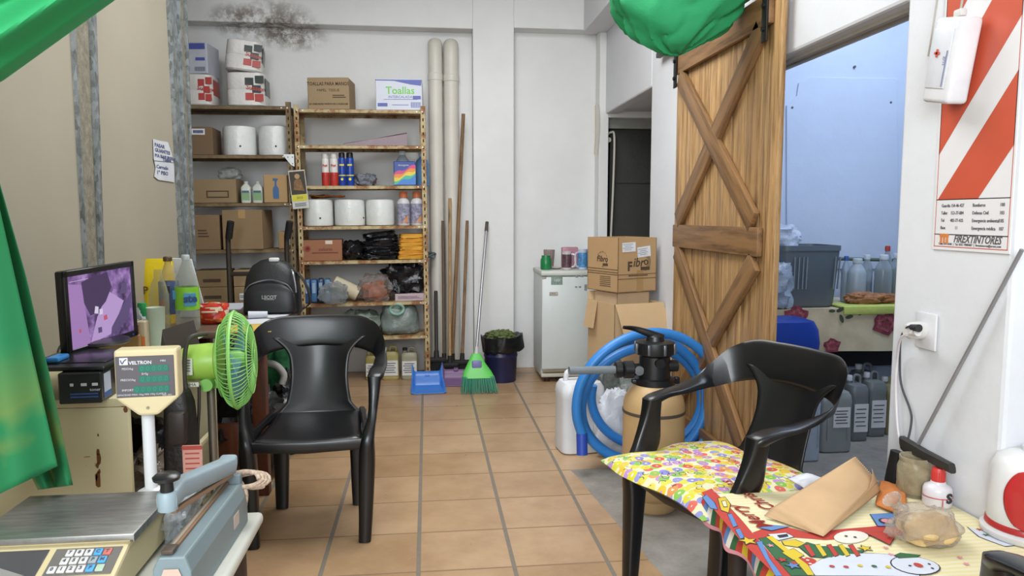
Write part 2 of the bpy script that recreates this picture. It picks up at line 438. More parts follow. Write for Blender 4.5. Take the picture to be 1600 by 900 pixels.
def stud(n, pts_top, pts_bot, lab, dull):
    # pts: pixel x of left edge / right edge at a top and bottom row; channel section
    (xl0, xr0, yy0), (xl1, xr1, yy1) = pts_top, pts_bot
    a0, a1 = P(xl0, yy0, X=PX + .012), P(xr0, yy0, X=PX + .012); b0, b1 = P(xl1, yy1, X=PX + .012), P(xr1, yy1, X=PX + .012)
    def at(p, q, z): k = (z - p.z) / (q.z - p.z); return p.y + (q.y - p.y) * k
    mb = MB()
    def strip(u0, u1, x0, x1, m):
        vs = []
        for z in (0.02, 3.2):
            l, r = at(a0, b0, z), at(a1, b1, z)
            for u in (u0, u1):
                for x in (x0, x1): vs.append((PX + x, l + (r - l) * u, z))
        mb.add(vs, [(0, 2, 3, 1), (4, 5, 7, 6), (0, 1, 5, 4), (2, 6, 7, 3), (0, 4, 6, 2), (1, 3, 7, 5)], m)
    if dull:
        strip(0, .08, 0, .014, 0); strip(.08, .78, .0, .006, 1); strip(.78, 1, 0, .02, 0)
    else:
        strip(0, .12, 0, .022, 0); strip(.12, .55, 0, .012, 0); strip(.55, .62, 0, .024, 0); strip(.62, .95, 0, .012, 1); strip(.95, 1, 0, .03, 0)
    struct(n, mb, [m_galv, m_galvd], lab, 'stud')
stud('trim_4', (114, 148, 40), (134, 160, 400), 'steel stud on the partition behind the monitor', True)
stud('trim_5', (263, 287, 0), (283, 301, 400), 'galvanised steel end stud of the partition beside the shelves', False)

# ================================================================ BARN DOOR (hung on the right wall)
m_door = wood_mat('stained_planks', 'bd9664', '71502f', 'Z', 1.0)
m_brace = wood_mat('stained_brace', '977149', '593f26', 'Z', .8)
DX = XR - .055
dy1 = P(1054, 300, X=DX).y; dy0 = P(1212, 300, X=DX).y
dzt = P(1068, 72, X=DX).z; dzt2 = P(1195, 0, X=DX).z
DH = 2.09
W_ = dy1 - dy0
door = tag(thing('door_1', 'sliding barn door of stained pine planks with crossed braces', 'door', (DX, dy0, .03)), kind='structure')
mb = MB(); n = 8
for i in range(n): mb.rbox((.014, W_ * (i + .5) / n, DH / 2), (.024, W_ / n - .003, DH), .004)
mb.build('plank_panel', m_door, door)
def brace(y0, z0, y1, z1, w_=.11, x=-.012, nm='brace'):
    a, c = Vector((x, y0, z0)), Vector((x, y1, z1)); L = (c - a).length; ang = math.atan2(z1 - z0, y1 - y0)
    M = T(*((a + c) / 2)) @ R(ang - PI / 2, 'X')
    MB().rbox((0, 0, 0), (.024, w_, L), .004).build(nm, m_brace, door).matrix_local = M
fy = lambda y: y
zm = P(1120, 373, X=DX).z - .03
brace(.06, DH - .06, W_ - .05, DH - .06, .12, nm='rail_board'); brace(.1, zm, W_ - .05, zm, .12, nm='rail_board')
brace(.12, .1, W_ - .1, .1, .14, nm='rail_board')
brace(.14, DH - .12, W_ - .1, zm + .08, .1); brace(W_ - .1, DH - .14, .16, zm + .08, .1, -.014)
brace(.14, zm - .08, W_ - .1, .18, .1); brace(W_ - .1, zm - .08, .16, .18, .1, -.014)
mk = C('2a2826', .5, .6)
for yy in (.08, W_ - .06):
    mb = MB(); mb.rbox((-.03, yy, DH - .02), (.008, .045, .34), .003)
    for zz in (DH - .14, DH - .05): mb.cyl((-.03, yy, zz), (-.042, yy, zz), .01, n=10)
    mb.lathe([(.035, -.01), (.045, -.006), (.045, .006), (.035, .01)], 20, M=T(-.03, yy, DH + .12) @ R(PI / 2, 'Y'))
    mb.build('hanger_strap', mk, door)
mb = MB().rbox((XR - .045, 3.0, DH + .09), (.01, 2.3, .045), .003)
for yy in (2.0, 2.7, 3.4, 4.1): mb.cyl((XR - .045, yy, DH + .09), (XR + .002, yy, DH + .09), .012, n=10)
single('door_rail', mb, mk, 'black steel sliding rail above the barn door', 'rail')

# ================================================================ WALL PIPES
m_pipe = C('cfcac0', .45, var=.06, scale=4)
def wpipe(x0, x1, ytop, lab, r):
    a, c = P(x0, 400, Y=BR - .07).x, P(x1, 400, Y=BR - .07).x
    zt_ = P(x0, ytop, Y=BR - .07).z
    x = (a + c) / 2
    mb = MB().tube([(x, BR - r - .006, .0), (x, BR - r - .006, 1.0), (x, BR - r - .006, 2.0), (x, BR - r - .006, zt_ - .16), (x, BR - r - .0, zt_ - .05), (x, BR - .03, zt_ - .01)], r, 20, sub=5)
    mb.lathe([(r * 1.01, 0), (r * 1.08, .004), (r * 1.08, .05), (r * 1.01, .054)], 20, M=T(x, BR - r - .006, zt_ - .3))
    single('wall_pipe', mb, m_pipe, lab, 'pipe')
wpipe(672, 694, 64, 'white painted drain pipe nearer the shelves', .055)
wpipe(695, 719, 66, 'white painted drain pipe nearer the pilaster', .058)
# cord hanging beside the passage
q = P(930, 165, Y=BW - .01)
single('pull_string', MB().tube([(q.x, q.y, q.z), (q.x + .004, q.y, q.z - .2), (q.x - .003, q.y, q.z - .38)], .004, 6).tube([(q.x, q.y, q.z), (q.x + .03, q.y, q.z - .005), (q.x + .035, q.y, q.z - .2), (q.x + .02, q.y, q.z - .38)], .003, 6), C('c9b99a'), 'thin beige string hanging on the white wall above the fridge', 'string')
q = P(958, 215, Y=BR - .06)
single('hanging_rope', MB().tube([(q.x - .05, q.y, q.z + .02), (q.x - .02, q.y, q.z + .04), (q.x + .01, q.y, q.z), (q.x + .005, q.y, q.z - .4), (q.x - .01, q.y, q.z - .9), (q.x, q.y, q.z - 1.2)], .009, 8).cyl((q.x - .04, q.y + .03, q.z - .02), (q.x - .04, q.y - .02, q.z - .02), .02), C('cfcabc'), 'white rope hooked up in the dark back doorway', 'rope')
# ================================================================ STEEL SHELVES
q = P(668, 588, Y=5.56)
SM = T(q.x, 5.56, 0) @ R(math.radians(2.2)) @ R(-.009, 'Y') @ T(0, 0, .0)
SMI = SM.inverted(); SMI_o = SMI @ Vector((0, 0, CH))
def S(px, py, w_=0.0):
    d = SMI.to_3x3() @ (P(px, py, Y=5.0) - Vector((0, 0, CH)))
    k = (w_ - SMI_o.y) / d.y; r = SMI_o + d * k
    return r.x, r.z
rust, t, b = nt('rusty_enamel'); v = coords(t)
t.links.new(ramp(t, noise_n(t, v, 7, 8, .75), [(.36, hx('6b4326')), (.45, hx('94683c')), (.52, hx('b3a076')), (.72, hx('c6b992'))]), b.inputs['Base Color'])
b.inputs['Roughness'].default_value = .6
rustd, t, b = nt('rusty_dark'); v = coords(t)
t.links.new(ramp(t, noise_n(t, v, 9, 8, .75), [(.35, hx('5c432a')), (.6, hx('7d6b4c')), (.8, hx('92866a'))]), b.inputs['Base Color']); b.inputs['Roughness'].default_value = .7
hole = C('2b2018', .9)
SD = .32
def unit(lab, u0, u1, levels, mats, top):
    r = thing('shelf_unit', lab, 'shelf', (0, 0, 0)); r.matrix_world = SM
    for (uu, sx) in ((u0, 1), (u1, -1)):
        for (ww, sy) in ((0, 1), (SD, -1)):
            mb = MB(); z0 = -(SM @ Vector((uu, ww, 0))).z
            mb.box((uu + sx * .0175, ww + sy * .001, (z0 + top) / 2), (.035, .002, top - z0))
            mb.box((uu + sx * .001, ww + sy * .0175, (z0 + top) / 2), (.002, .035, top - z0))
            k = .05
            while k < top - .03:
                mb.rbox((uu + sx * .018, ww - sy * .0006, k), (.009, .002, .022), .001, 1, 1); k += .05
            mb.build('post', [mats[0], hole], r)
    for h in levels:
        mb = MB(); um = (u0 + u1) / 2; W = u1 - u0 - .006
        mb.box((um, SD / 2, h - .0015), (W, SD - .006, .003))
        mb.box((um, .004, h - .012), (W, .002, .024)); mb.box((um, SD - .004, h - .012), (W, .002, .024))
        mb.box((um, .01, h - .023), (W, .012, .002)); mb.box((um, SD - .01, h - .023), (W, .012, .002))
        for e in (-1, 1):
            for d_ in (.02, .06): mb.cyl((um + e * (W / 2 - d_), .004, h - .012), (um + e * (W / 2 - d_), -.002, h - .012), .005, n=8, m=1)
        mb.build('shelf_board', [mats[1], C('cfcabc', .4, .5)], r)
    return r
uR0, uR1 = S(467, 400)[0], S(669, 400)[0]
uL1 = S(462.5, 400)[0]; uL0 = uL1 - .92
LR = [S(567, y)[1] for y in (171, 227, 290, 353, 407, 473, 527)]
LL = [S(380, y)[1] for y in (165, 242, 317, 390, 474)]
unit('rusty cream steel shelf unit on the right holding aerosols and paper rolls', uR0, uR1, LR, (rust, rust), LR[0] + .03)
unit('dark steel shelf unit on the left behind the backpack, holding cartons', uL0, uL1, LL, (rustd, rustd), LL[0] + .03)
def put(o, u, w_, h, rz=0, tx=0, ty=0):
    o.matrix_world = SM @ T(u, w_, h) @ R(rz) @ R(tx, 'X') @ R(ty, 'Y'); return o
def spot(x0, x1, ytop, lev, w_=.02):
    """(u centre, width, height above the shelf board lev) from the picture span of an item's front"""
    a, c = S(x0, ytop, w_), S(x1, ytop, w_); return (a[0] + c[0]) / 2, c[0] - a[0], (a[1] + c[1]) / 2 - lev

# ---------------------------------------------------------------- generic makers
CARD, CARDL, CARDD = '9a8466', 'ac9675', '86704f'
def card(h=CARD): return C(h, .85, var=.05, scale=5, bmp=.08, bscale=60)
tape = C('a98a5c', .25)
ink = C('4a3a2a', .9)
def carton(name, lab, w_, d, h, col=CARD, prints=(), taped=True, group=None, cat='box', mats=None):
    """closed carton, front at y=0 going back, base z=0; prints: callables(mb, w, h)"""
    mb = MB().rbox((0, d / 2, h / 2), (w_, d, h), .004, 0, 1, smooth=False)
    mb.box((0, d / 2, h + .0005), (.003, d * .98, .001), 3)
    if taped:
        mb.box((0, d / 2, h + .0008), (.05, d, .0016), 1); mb.box((0, -.0006, h - .03), (.05, .0012, .06), 1)
    for pr in prints: pr(mb, w_, h)
    return single(name, mb, mats or [card(col), tape, ink, hole, C('dadbe0', .5), C('4a55a0', .5), C('63b53a', .5), C('b84032', .5)], lab, cat, group=group)
def tx(s, size, x, z, m=2, sx=1, shear=0, bold=0.0): return lambda mb, w_, h: mb.text(s, size, FRONT(x * w_, -.0012, z * h), m, sx=sx, shear=shear, bold=bold)
def patch(x0, x1, z0, z1, m): return lambda mb, w_, h: mb.box(((x0 + x1) / 2 * w_, -.0006, (z0 + z1) / 2 * h), ((x1 - x0) * w_, .0012, (z1 - z0) * h), m)
def bars(x0, x1, z0, z1, n, m=2): 
    def f(mb, w_, h):
        for i in range(n): mb.box(((x0 + (x1 - x0) * (i + .5) / n) * w_, -.0013, (z0 + z1) / 2 * h), ((x1 - x0) * w_ / n * .5, .001, (z1 - z0) * h), m)
    return f
def lines(x0, x1, z0, z1, n, m=2):
    def f(mb, w_, h):
        for i in range(n):
            L = (x1 - x0) * (1 - .25 * ((i * 37) % 5) / 5)
            mb.box(((x0 + L / 2) * w_, -.0013, (z0 + (z1 - z0) * (i + .5) / n) * h), (L * w_, .001, (z1 - z0) * h / n * .4), m)
    return f
m_film = C('d9dcd9', .3, var=.04, scale=12, bmp=.5, bscale=18)
def roll(lab, r, h, group):
    o = thing('paper_roll', lab, 'paper roll', group=group)
    MB().lathe([(r * .35, h * .985), (r * .9, h * .99), (r * .985, h * .96), (r, h * .9), (r * .995, h * .5), (r, h * .08), (r * .97, .004), (r * .4, 0)][::-1], 36).build('wrapper', m_film, o)
    mb = MB().lathe([(.03, 0), (.03, .006), (.024, .006), (.024, 0)], 16, M=T(0, 0, h * .985)); mb.build('core', card(CARDL), o)
    MB().box((r * .2, -r * .985, h * .3), (.012, .003, .012)).build('stamp', ink, o)
    return o
def bottle(name, lab, prof, mats, cap=None, label=None, cat='bottle', n=24, group=None, loc=(0, 0, 0), fill=None):
    """prof lathe profile; cap (r, z0, h, mat); label (r, z0, z1, mat); fill (scale, ztop, mat)"""
    o = thing(name, lab, cat, loc, group=group)
    MB().lathe(prof, n).build('body', mats, o)
    if cap:
        r, z0, h, cm = cap; mb = MB().lathe([(r, z0), (r, z0 + h * .9), (r * .9, z0 + h)], 18)
        for i in range(18):
            a = 2 * PI * i / 18; mb.box((r * math.cos(a), r * math.sin(a), z0 + h * .42), (.0014, .0014, h * .7), 0)
        mb.build('cap', cm, o)
    if label:
        r, z0, z1, lm = label
        mb = MB().lathe([(r, z0), (r, z1)], n, cap=False); mb.build('label', lm, o)
    if fill:
        k, zt_, fm = fill
        pr = [(r * k, z + .002) for r, z in prof if z < zt_]; pr.append((pr[-1][0], zt_))
        MB().lathe(pr, n).build('liquid', fm, o)
    return o
def jerrycan(lab, w_, d, h, mat, cap, label=None, loc=(0, 0, 0), rz=0, group=None, name='jerrycan', lm=None, handle=True):
    o = thing(name, lab, 'jerrycan', loc, rz, group)
    mb = MB().stack([(0, w_ * .44, d * .44, 5), (.008, w_ * .49, d * .49, 5), (h * .1, w_ * .5, d * .5, 5), (h * .3, w_ * .49, d * .49, 5), (h * .66, w_ * .49, d * .49, 5), (h * .7, w_ * .5, d * .5, 5), (h * .78, w_ * .48, d * .48, 4.5), (h * .83, w_ * .42, d * .44, 4), (h * .845, w_ * .3, d * .3, 3)])
    for e in (-1, 1): mb.rbox((e * w_ * .3, -d * .49, h * .4), (w_ * .05, .008, h * .45), .003)
    mb.build('body', mat, o)
    if handle: MB().tube([(w_ * .32, 0, h * .8), (w_ * .3, 0, h * .93), (w_ * .1, 0, h * .96), (-w_ * .02, 0, h * .93), (-w_ * .06, 0, h * .82)], min(.014, w_ * .07), 10).build('handle', mat, o)
    nk = MB().lathe([(w_ * .14, 0), (w_ * .14, h * .03), (w_ * .12, h * .03), (w_ * .12, h * .06)], 18, M=T(-w_ * .27, 0, h * .83)).build('neck', mat, o)
    MB().lathe([(w_ * .15, 0), (w_ * .15, h * .07), (w_ * .13, h * .08)], 20, M=T(-w_ * .27, 0, h * .88)).build('cap', cap, nk)
    if label:
        mb = MB().box((label[0] * w_, -d * .5 - .003, label[1] * h), (label[2] * w_, .002, label[3] * h), 0)
        for i in range(5): mb.box((label[0] * w_ - label[2] * w_ * .08 * (i % 2), -d * .5 - .0045, (label[1] + label[3] * (.32 - i * .15)) * h), (label[2] * w_ * .7, .001, .006), 1)
        mb.build('label', [lm or C('dcdcda', .6), C('5a5f68')], o)
    return o
black_bag = C('15161a', .28, var=.3, bmp=.7, bscale=22)
def bag(name, lab, size, mat, seed, loc=(0, 0, 0), rz=0, knot=False, box=.75, amp=.2, fine=.10, cat='bag', freq=4, group=None):
    o = thing(name, lab, cat, loc, rz, group)
    MB().blob(size, seed, amp, freq, box, fine=fine).build('sack', mat, o)
    if knot:
        mb = MB(); z = size[2] * .93
        mb.lathe([(size[0] * .14, -.03), (.018, 0), (.014, .012), (.03, .04), (.05, .07)], 14, M=T(size[0] * .08, 0, z) @ R(.3, 'Y'), cap=False)
        for k, q_ in enumerate(mb.v[-28:]): pass
        mb.build('knot', mat, o, solid=.002)
    return o
def sheets(n, w_, d, t_, seed, mb, m=0, jit=.012, wav=.0):
    rnd = random.Random(seed)
    for i in range(n):
        a = rnd.uniform(-jit, jit) * 4; x, y = rnd.uniform(-jit, jit), rnd.uniform(-jit, jit)
        z = i * t_
        M = T(x, y, z) @ R(a)
        def fn(u, v_, M=M, i=i): return M @ Vector(((u - .5) * w_, (v_ - .5) * d, wav * math.sin(u * 7 + i) * math.cos(v_ * 5)))
        mb.grid(fn, 8, 6, m)
    return mb

# ================================================================ ITEMS: RIGHT UNIT
u, w_, h = spot(479, 545, 121, LR[0])
o = carton('cardboard_box', 'brown carton printed Toallas para manos on top of the right shelf unit', w_, .26, h, CARD, [tx('TOALLAS PARA MANOS', .034, 0, .8, sx=.82, bold=.0005), tx('PAPEL  TISSUE', .026, 0, .6), tx('20 UNIDADES PAÑOS DE 2 PLIEGUES', .017, 0, .17, bold=.0004), lines(.1, .42, .35, .47, 2)], taped=False)
put(o, u, .02, LR[0], -.12)
u, w_, h = spot(586, 659, 123, LR[0])
o = carton('towel_box', 'white and blue carton printed Toallas in green on the right shelf unit', w_, .25, h, CARD,
    [lambda mb, W, H: mb.poly([(W * -.5, -.0008, H * .97), (W * .5, -.0008, H * .97), (W * .48, -.0008, H * .78), (W * .25, -.0008, H * .82), (W * -.1, -.0008, H * .93), (W * -.5, -.0008, H * .94)][::-1], 5),
     tx('Toallas', .074, .03, .62, 6, bold=.001), tx('INTERCALADAS', .026, .05, .42, 5), lines(-.33, .4, .33, .36, 1, 5),
     patch(.3, .47, .35, .46, 5), patch(-.46, -.25, .12, .23, 5), bars(.25, .47, .08, .26, 12, 5), lines(-.15, .2, .15, .19, 1, 5)], False,
    mats=[C('ccd0dc', .6, var=.03), tape, ink, C('b8bccb'), C('dadbe0', .5), C('5560a8', .5), C('6fc040', .5), ink])
put(o, u, .02, LR[0], -.06)
# folded mauve sheet
a, c = S(536, 220), S(636, 206)
mb = MB()
def fold(u_, v_): return Vector(((c[0] - a[0]) * u_, .04 + .22 * v_, .012 + (.075 * u_ ** 1.3 + .01) * (1 if True else 0) + .004 * math.sin(v_ * 9 + u_ * 6)))
for k in range(3): mb.grid(lambda u_, v_, k=k: Vector(((c[0] - a[0]) * u_, .03 + .22 * v_, .003 + (.082 * u_ ** .9 + .008) * (k / 2) + .003 * math.sin(v_ * 9 + u_ * 6 + k))), 14, 8)
mb.poly([(0, .03, .002), (c[0] - a[0], .03, .002), (c[0] - a[0], .03, .088), (0, .03, .01)][::1], t=.003, d=(0, 1, 0))
put(single('folded_plastic_sheet', mb, C('8f7f86', .6, bmp=.2), 'mauve folded plastic sheeting lying alone on its shelf', 'sheet', solid=.003), a[0], 0, LR[1])
# aerosols
def aerosol(lab, r, h, main, low, cap, txt, tcol, group):
    o = thing('aerosol_can', lab, 'spray can', group=group)
    mb = MB().lathe([(r * .94, 0), (r, .004), (r, h * .42)], 20, 0).lathe([(r, h * .42), (r, h * .8), (r * .9, h * .84), (r * .7, h * .86)], 20, 1)
    mb.text(txt, .021, FRONT(0, -r - .001, h * .63), 2, bold=.0012)
    mb.lathe([(r * 1.01, h * .3), (r * 1.01, h * .33)], 20, 2, cap=False); mb.lathe([(r * .35, 0), (r * .35, .0012)], 16, 2, M=FRONT(0, -r * .99, h * .2))
    mb.build('can', [low, main, tcol], o)
    MB().lathe([(r * .86, h * .84), (r * .84, h * .97), (r * .7, h)], 18).build('cap', cap, o)
    return o
wh = C('d8d4d0', .35)
for x0, x1, first in ((501, 513, 1), (514, 527, 0)):
    u, w_, h = spot(x0, x1, 240, LR[2], .05)
    o = aerosol('white over red spray can, ' + ('left' if first else 'right') + 'most of the two red ones', w_ / 2, h, wh, C('b8352c', .35), C('c9c3be', .4), 'Fuyi', C('b02a28'), 'red and white spray cans')
    put(o, u, .07, LR[2])
for x0, x1, first in ((527.5, 539, 1), (539.5, 552, 0)):
    u, w_, h = spot(x0, x1, 238, LR[2], .05)
    o = aerosol('blue spray can with black cap, ' + ('beside the red cans' if first else 'beside the steel wool bag'), w_ / 2, h, C('1d3f9a', .3), C('1d3f9a', .3), C('16181d', .4), 'mat', C('e0d838'), 'blue spray cans with black caps')
    put(o, u, .075, LR[2])
u, w_, h = spot(554, 587, 271, LR[2], .05)
wool = C('6d6f78', .4, var=.5, scale=60, bmp=.9, bscale=90)
put(bag('steel_wool_bag', 'grey bag of steel wool beside the blue spray cans', (w_, .15, h), wool, 3), u, .12, LR[2])
# rainbow detergent box + jugs
u, w_, h = spot(615, 649, 252, LR[2], .03)
cols = ['c23b76', 'd8842c', 'd9c23c', '3fae8c', '3a79c4']
def wave(mb, W, H):
    for i, cc in enumerate(cols):
        top = [(x / 12 - .5, .62 - i * .11 + .05 * math.sin(x * .8 + i) + .02 * x - .12 * (1 - x / 12)) for x in range(13)]
        mb.poly([(x * W, -.0008 - i * .0003, z * H) for x, z in top] + [(W * .5, -.0008 - i * .0003, .04 * H), (-W * .5, -.0008 - i * .0003, .04 * H)], 4 + i)
o = carton('detergent_box', 'small blue box with rainbow waves on the spray can shelf', w_, .07, h, CARD, [wave, tx('detergente', .018, -.05, .84, 3)], False, mats=[C('27408f', .4), tape, ink, C('d8d8d8')] + [C(k, .4) for k in cols])
put(o, u, .03, LR[2], .03)
u, w_, h = spot(617, 640, 240, LR[2], .15)
put(bottle('jug', 'translucent jug with faceted neck behind the rainbow box', [(w_ * .5, 0), (w_ * .5, h * .6), (w_ * .42, h * .8), (w_ * .2, h * .96), (w_ * .2, h)], CLEAR('a9b6bd', .6), (w_ * .22, h * .96, .03, C('cfd2d2')), cat='jug'), u, .17, LR[2])
u, w_, h = spot(649, 672, 240, LR[2], .05)
put(bottle('jug', 'jug of bright blue liquid at the right end of the spray can shelf', [(w_ * .47, 0), (w_ * .49, .01), (w_ * .49, h * .72), (w_ * .4, h * .84), (w_ * .2, h * .92), (w_ * .2, h)], C('5c86b4', .3), (w_ * .24, h * .95, .035, C('aebccb')), cat='jug'), u, .2, LR[2])
# shelf 4
mb = MB(); rr = random.Random(4)
a, c = S(481, 300), S(535, 306)
tu = [(a[0] + .02, .1, .30), (a[0] + .10, .09, .27), (a[0] + .17, .1, .255), (c[0] - .06, .1, .258), (c[0], .12, .25)]
def clothgrid(w_, d, amp, seed, th_=.0): return lambda u_, v_: Vector(((u_ - .5) * w_, (v_ - .5) * d, amp * (noise.noise(Vector((u_ * 4, v_ * 4, seed))) + 1) * 1.0 + .002))
mb.grid(clothgrid(.25, .16, .022, 3), 24, 16)
o_cl = single('orange_cloth', mb, C('b56a33', .9), 'crumpled orange cloth lying on top of the paper rolls', 'cloth', solid=.003)
hroll = 0
for k, (x0, x1, lab) in enumerate(((471, 518, 'white plastic wrapped paper roll under the orange cloth'), (520, 569, 'white plastic wrapped paper roll in the middle of three'), (570, 616, 'white plastic wrapped paper roll beside the orange capped bottles'))):
    u, w_, h = spot(x0, x1, 311, LR[3], .03)
    put(roll(lab, w_ / 2, h, 'paper rolls on the right shelf unit'), u, .03 + w_ / 2, LR[3], k * .9); hroll = h
put(o_cl, (S(508, 300)[0]), .17, LR[3] + hroll)
for x0, x1, lab in ((620, 640, 'white bottle with orange cap and picture label nearer the rolls'), (641, 661, 'white bottle with orange cap and picture label nearer the shelf post')):
    u, w_, h = spot(x0, x1, 299, LR[3], .05)
    r = w_ / 2
    lm = C('8f8ea2', .5, var=.5, scale=50)
    o = bottle('pump_bottle', lab, [(r * .92, 0), (r, .006), (r, h * .68), (r * .8, h * .76), (r * .4, h * .82), (r * .4, h * .86)], C('c9c8ca', .4), (r * .62, h * .82, h * .18, C('c2683c', .5)), (r * 1.01, h * .06, h * .64, lm), group='orange capped bottles')
    mb = MB()
    mb.poly([(-r * .5, -r * 1.0, h * .08), (r * .6, -r * 1.0, h * .08), (r * .7, -r * .95, h * .3), (0, -r * 1.08, h * .2)], 0); mb.text('gel', .02, FRONT(0, -r * 1.03, h * .48), 1)
    mb.build('label_print', [C('c27b3a'), C('39406a')], o)
    put(o, u, .09, LR[3])
# shelf 5
u, w_, h = spot(472, 534, 375, LR[4])
o = carton('cardboard_box', 'reddish brown carton with logo on the rag shelf beside black bags', w_, .25, h, '8f5e43', [tx('colorin', .034, .08, .55, 3, bold=.0008), patch(-.26, .4, .36, .42, 3), lambda mb, W, H: mb.lathe([(.022, 0), (.022, .001), (.012, .001), (.012, 0)], 16, 7, M=FRONT(-W * .37, -.002, H * .6)), patch(.08, .26, .8, .97, 4)], False, mats=[card('96664a'), tape, ink, C('6e3527'), C('cdbfae'), ink, ink, C('8a2f24')])
put(o, u, .02, LR[4], .03)
u, w_, h = spot(534, 566, 377, LR[4]); put(bag('black_bag', 'small crumpled black bag beside the reddish carton', (w_ * 1.1, .2, h), black_bag, 11), u, .13, LR[4])
u, w_, h = spot(562, 622, 360, LR[4])
o = thing('bin_liner_stack', 'stack of folded black bin liners on the rag shelf', 'bin liners')
for k in range(7):
    mb = MB().blob((w_ * (1 - .03 * k), .24, h * .19), 20 + k, .14, 5, .45, fine=.05); oo = mb.build('folded_liner', black_bag, o, (.008 * (k % 3), .0, h * .125 * k)); oo.rotation_euler = (0, -.03 * k * .6, .04 * (k % 2))
put(o, u, .14, LR[4], 0)
u, w_, h = spot(620, 664, 366, LR[4])
for k in range(6):
    mb = MB().blob((w_ * (1 - .025 * k), .22, h * .2), 40 + k, .08, 4, .35, fine=.03)
    o = single('orange_cloth', mb, C(('c8902f', 'c98a2c', 'cf9836')[k % 3], .9, bmp=.3, bscale=120), ('bottom folded orange cloth, lowest of the pile beside the bin liners', 'second folded orange cloth from the bottom of the pile', 'third folded orange cloth from the bottom of the pile', 'fourth folded orange cloth up, above the middle of the pile', 'fifth folded orange cloth, just under the topmost one', 'topmost folded orange cloth of the pile on the rag shelf')[k], 'cloth', group='folded orange cloths in one pile')
    put(o, u + .004 * (k % 3), .13, LR[4] + h * .165 * k, .03 * (k % 2))
u, w_, h = spot(640, 679, 379, LR[4])
put(single('grey_cloth', MB().blob((w_, .12, h * .35), 51, .25, 5, .5, fine=.1), C('59686a', .9), 'grey green cloth poking out past the shelf post', 'cloth'), u + .01, .26, LR[4])
# shelf 6
u, w_, h = spot(474, 516, 434, LR[5])
o = thing('wrapped_packs', 'blue film wrapped packs standing on the lower shelf', 'pack')
for k in range(4):
    mb = MB().rbox((-w_ / 2 + w_ * (k + .5) / 4, .08, h * .48), (w_ / 4 * .92, .14, h * (.92 - .05 * (k % 2))), .012)
    mb.box((-w_ / 2 + w_ * (k + .5) / 4, .008, h * .6), (w_ / 4 * .5, .003, h * .4), 1)
    mb.build('pack', [C(('3a5a88', '4a77a8', '2f4668', '5b89b4')[k], .25, bmp=.4), C('93aac4', .4)], o)
put(o, u, .02, LR[5], .05)
u, w_, h = spot(516, 558, 437, LR[5])
o = single('tilted_roll', MB().lathe([(.045, 0), (.055, .005), (.055, .2), (.045, .205), (.018, .205), (.018, .2)], 28), C('c9bfa4', .7), 'cream paper roll leaning at a slant on the lower shelf', 'paper roll')
put(o, S(519, 440)[0], .1, LR[5] + .15, 0, 0, math.radians(118))
u, w_, h = spot(505, 548, 462, LR[5])
put(bag('plastic_bag', 'crumpled clear plastic bag hanging over the lower shelf edge', (.2, .12, .16), CLEAR('b9c0c4', .2, .15, .5), 61), S(522, 470)[0], -.03, LR[5] + .0)
u, w_, h = spot(559, 612, 431, LR[5])
put(bag('plastic_bag', 'clear plastic bag of orange and beige goods beside the pink box', (w_, .2, h), CLEAR('c4b8b2', .15, .12, .5), 63), u, .1, LR[5])
put(bag('goods_bundle', 'orange brown bundle inside the clear plastic bag', (w_ * .75, .14, h * .75), C('a8623c', .6, var=.45, scale=18), 64), u, .1, LR[5])
u, w_, h = spot(617, 664, 459, LR[5])
put(carton('wrapped_box', 'flat pinkish white film wrapped box under the black bag', w_, .2, h, 'b9a3ab', [lines(-.4, .4, .3, .7, 3)], False, mats=[C('b5a1a8', .3, bmp=.3), tape, C('75606c'), ink, ink, ink, ink, ink]), u, .03, LR[5])
hb = h
u, w_, h = spot(600, 664, 412, LR[5] + hb)
put(bag('black_bag', 'large shiny black bag on top of the pinkish box', (w_, .24, h), black_bag, 12, fine=.2), u, .15, LR[5] + hb)
# shelf 7
u, w_, h = spot(594, 654, 476, LR[6])
o = thing('demijohn', 'bulky bluish green demijohn wrapped in clear film on the bottom shelf', 'container')
MB().blob((w_, .26, h * .97), 71, .1, 3, .55, fine=.06).build('body', C('77837f', .3, var=.25, bmp=.6, bscale=25), o)
MB().lathe([(.03, 0), (.042, .008), (.045, .03), (.038, .045), (.02, .05)], 20, M=T(-.02, -.07, h * .88) @ R(.5, 'X')).build('cap', C('82a898', .4), o)
MB().tube([(.05 * math.cos(a_ * .7) - .02, -.13 - .01 * math.sin(a_), h * .86 + .04 * math.sin(a_ * .7)) for a_ in range(9)], .012, 10, closed=True, sub=3).build('handle_ring', C('82a898', .4), o)
put(o, u, .15, LR[6])
u, w_, h = spot(535, 592, 488, LR[6])
put(bag('plastic_bag', 'grey green plastic bag on the bottom shelf behind the chair', (w_, .24, h), C('7b8a80', .4, var=.35, scale=20, bmp=.6), 72), u, .15, LR[6])
# jugs on the floor under the unit
am = CLEAR('c6bf9a', .55, .25)
for k, (x0, x1, yt, col, lab) in enumerate(((571, 594, 548, 'a99a5a', 'amber plastic jug with white label behind the chair back'), (597, 624, 540, 'b1a56a', 'amber liquid jug with white label in the middle under the shelf'), (627, 653, 542, 'a8a48c', 'pale jug with black cap and label beside the shelf post'))):
    pa, pb = P(x0, 588, Y=5.68), P(x1, 588, Y=5.68); W = pb.x - pa.x; H_ = P(x0, yt, Y=5.68).z
    jerrycan(lab, W, W * .8, H_, C(col, .35, var=.1), C('2b2c2e' if k == 2 else 'a9a690', .4), (0, .36, .86, .44), ((pa.x + pb.x) / 2, 5.7, 0), 0, 'labelled jugs under the shelf unit', name='jug')
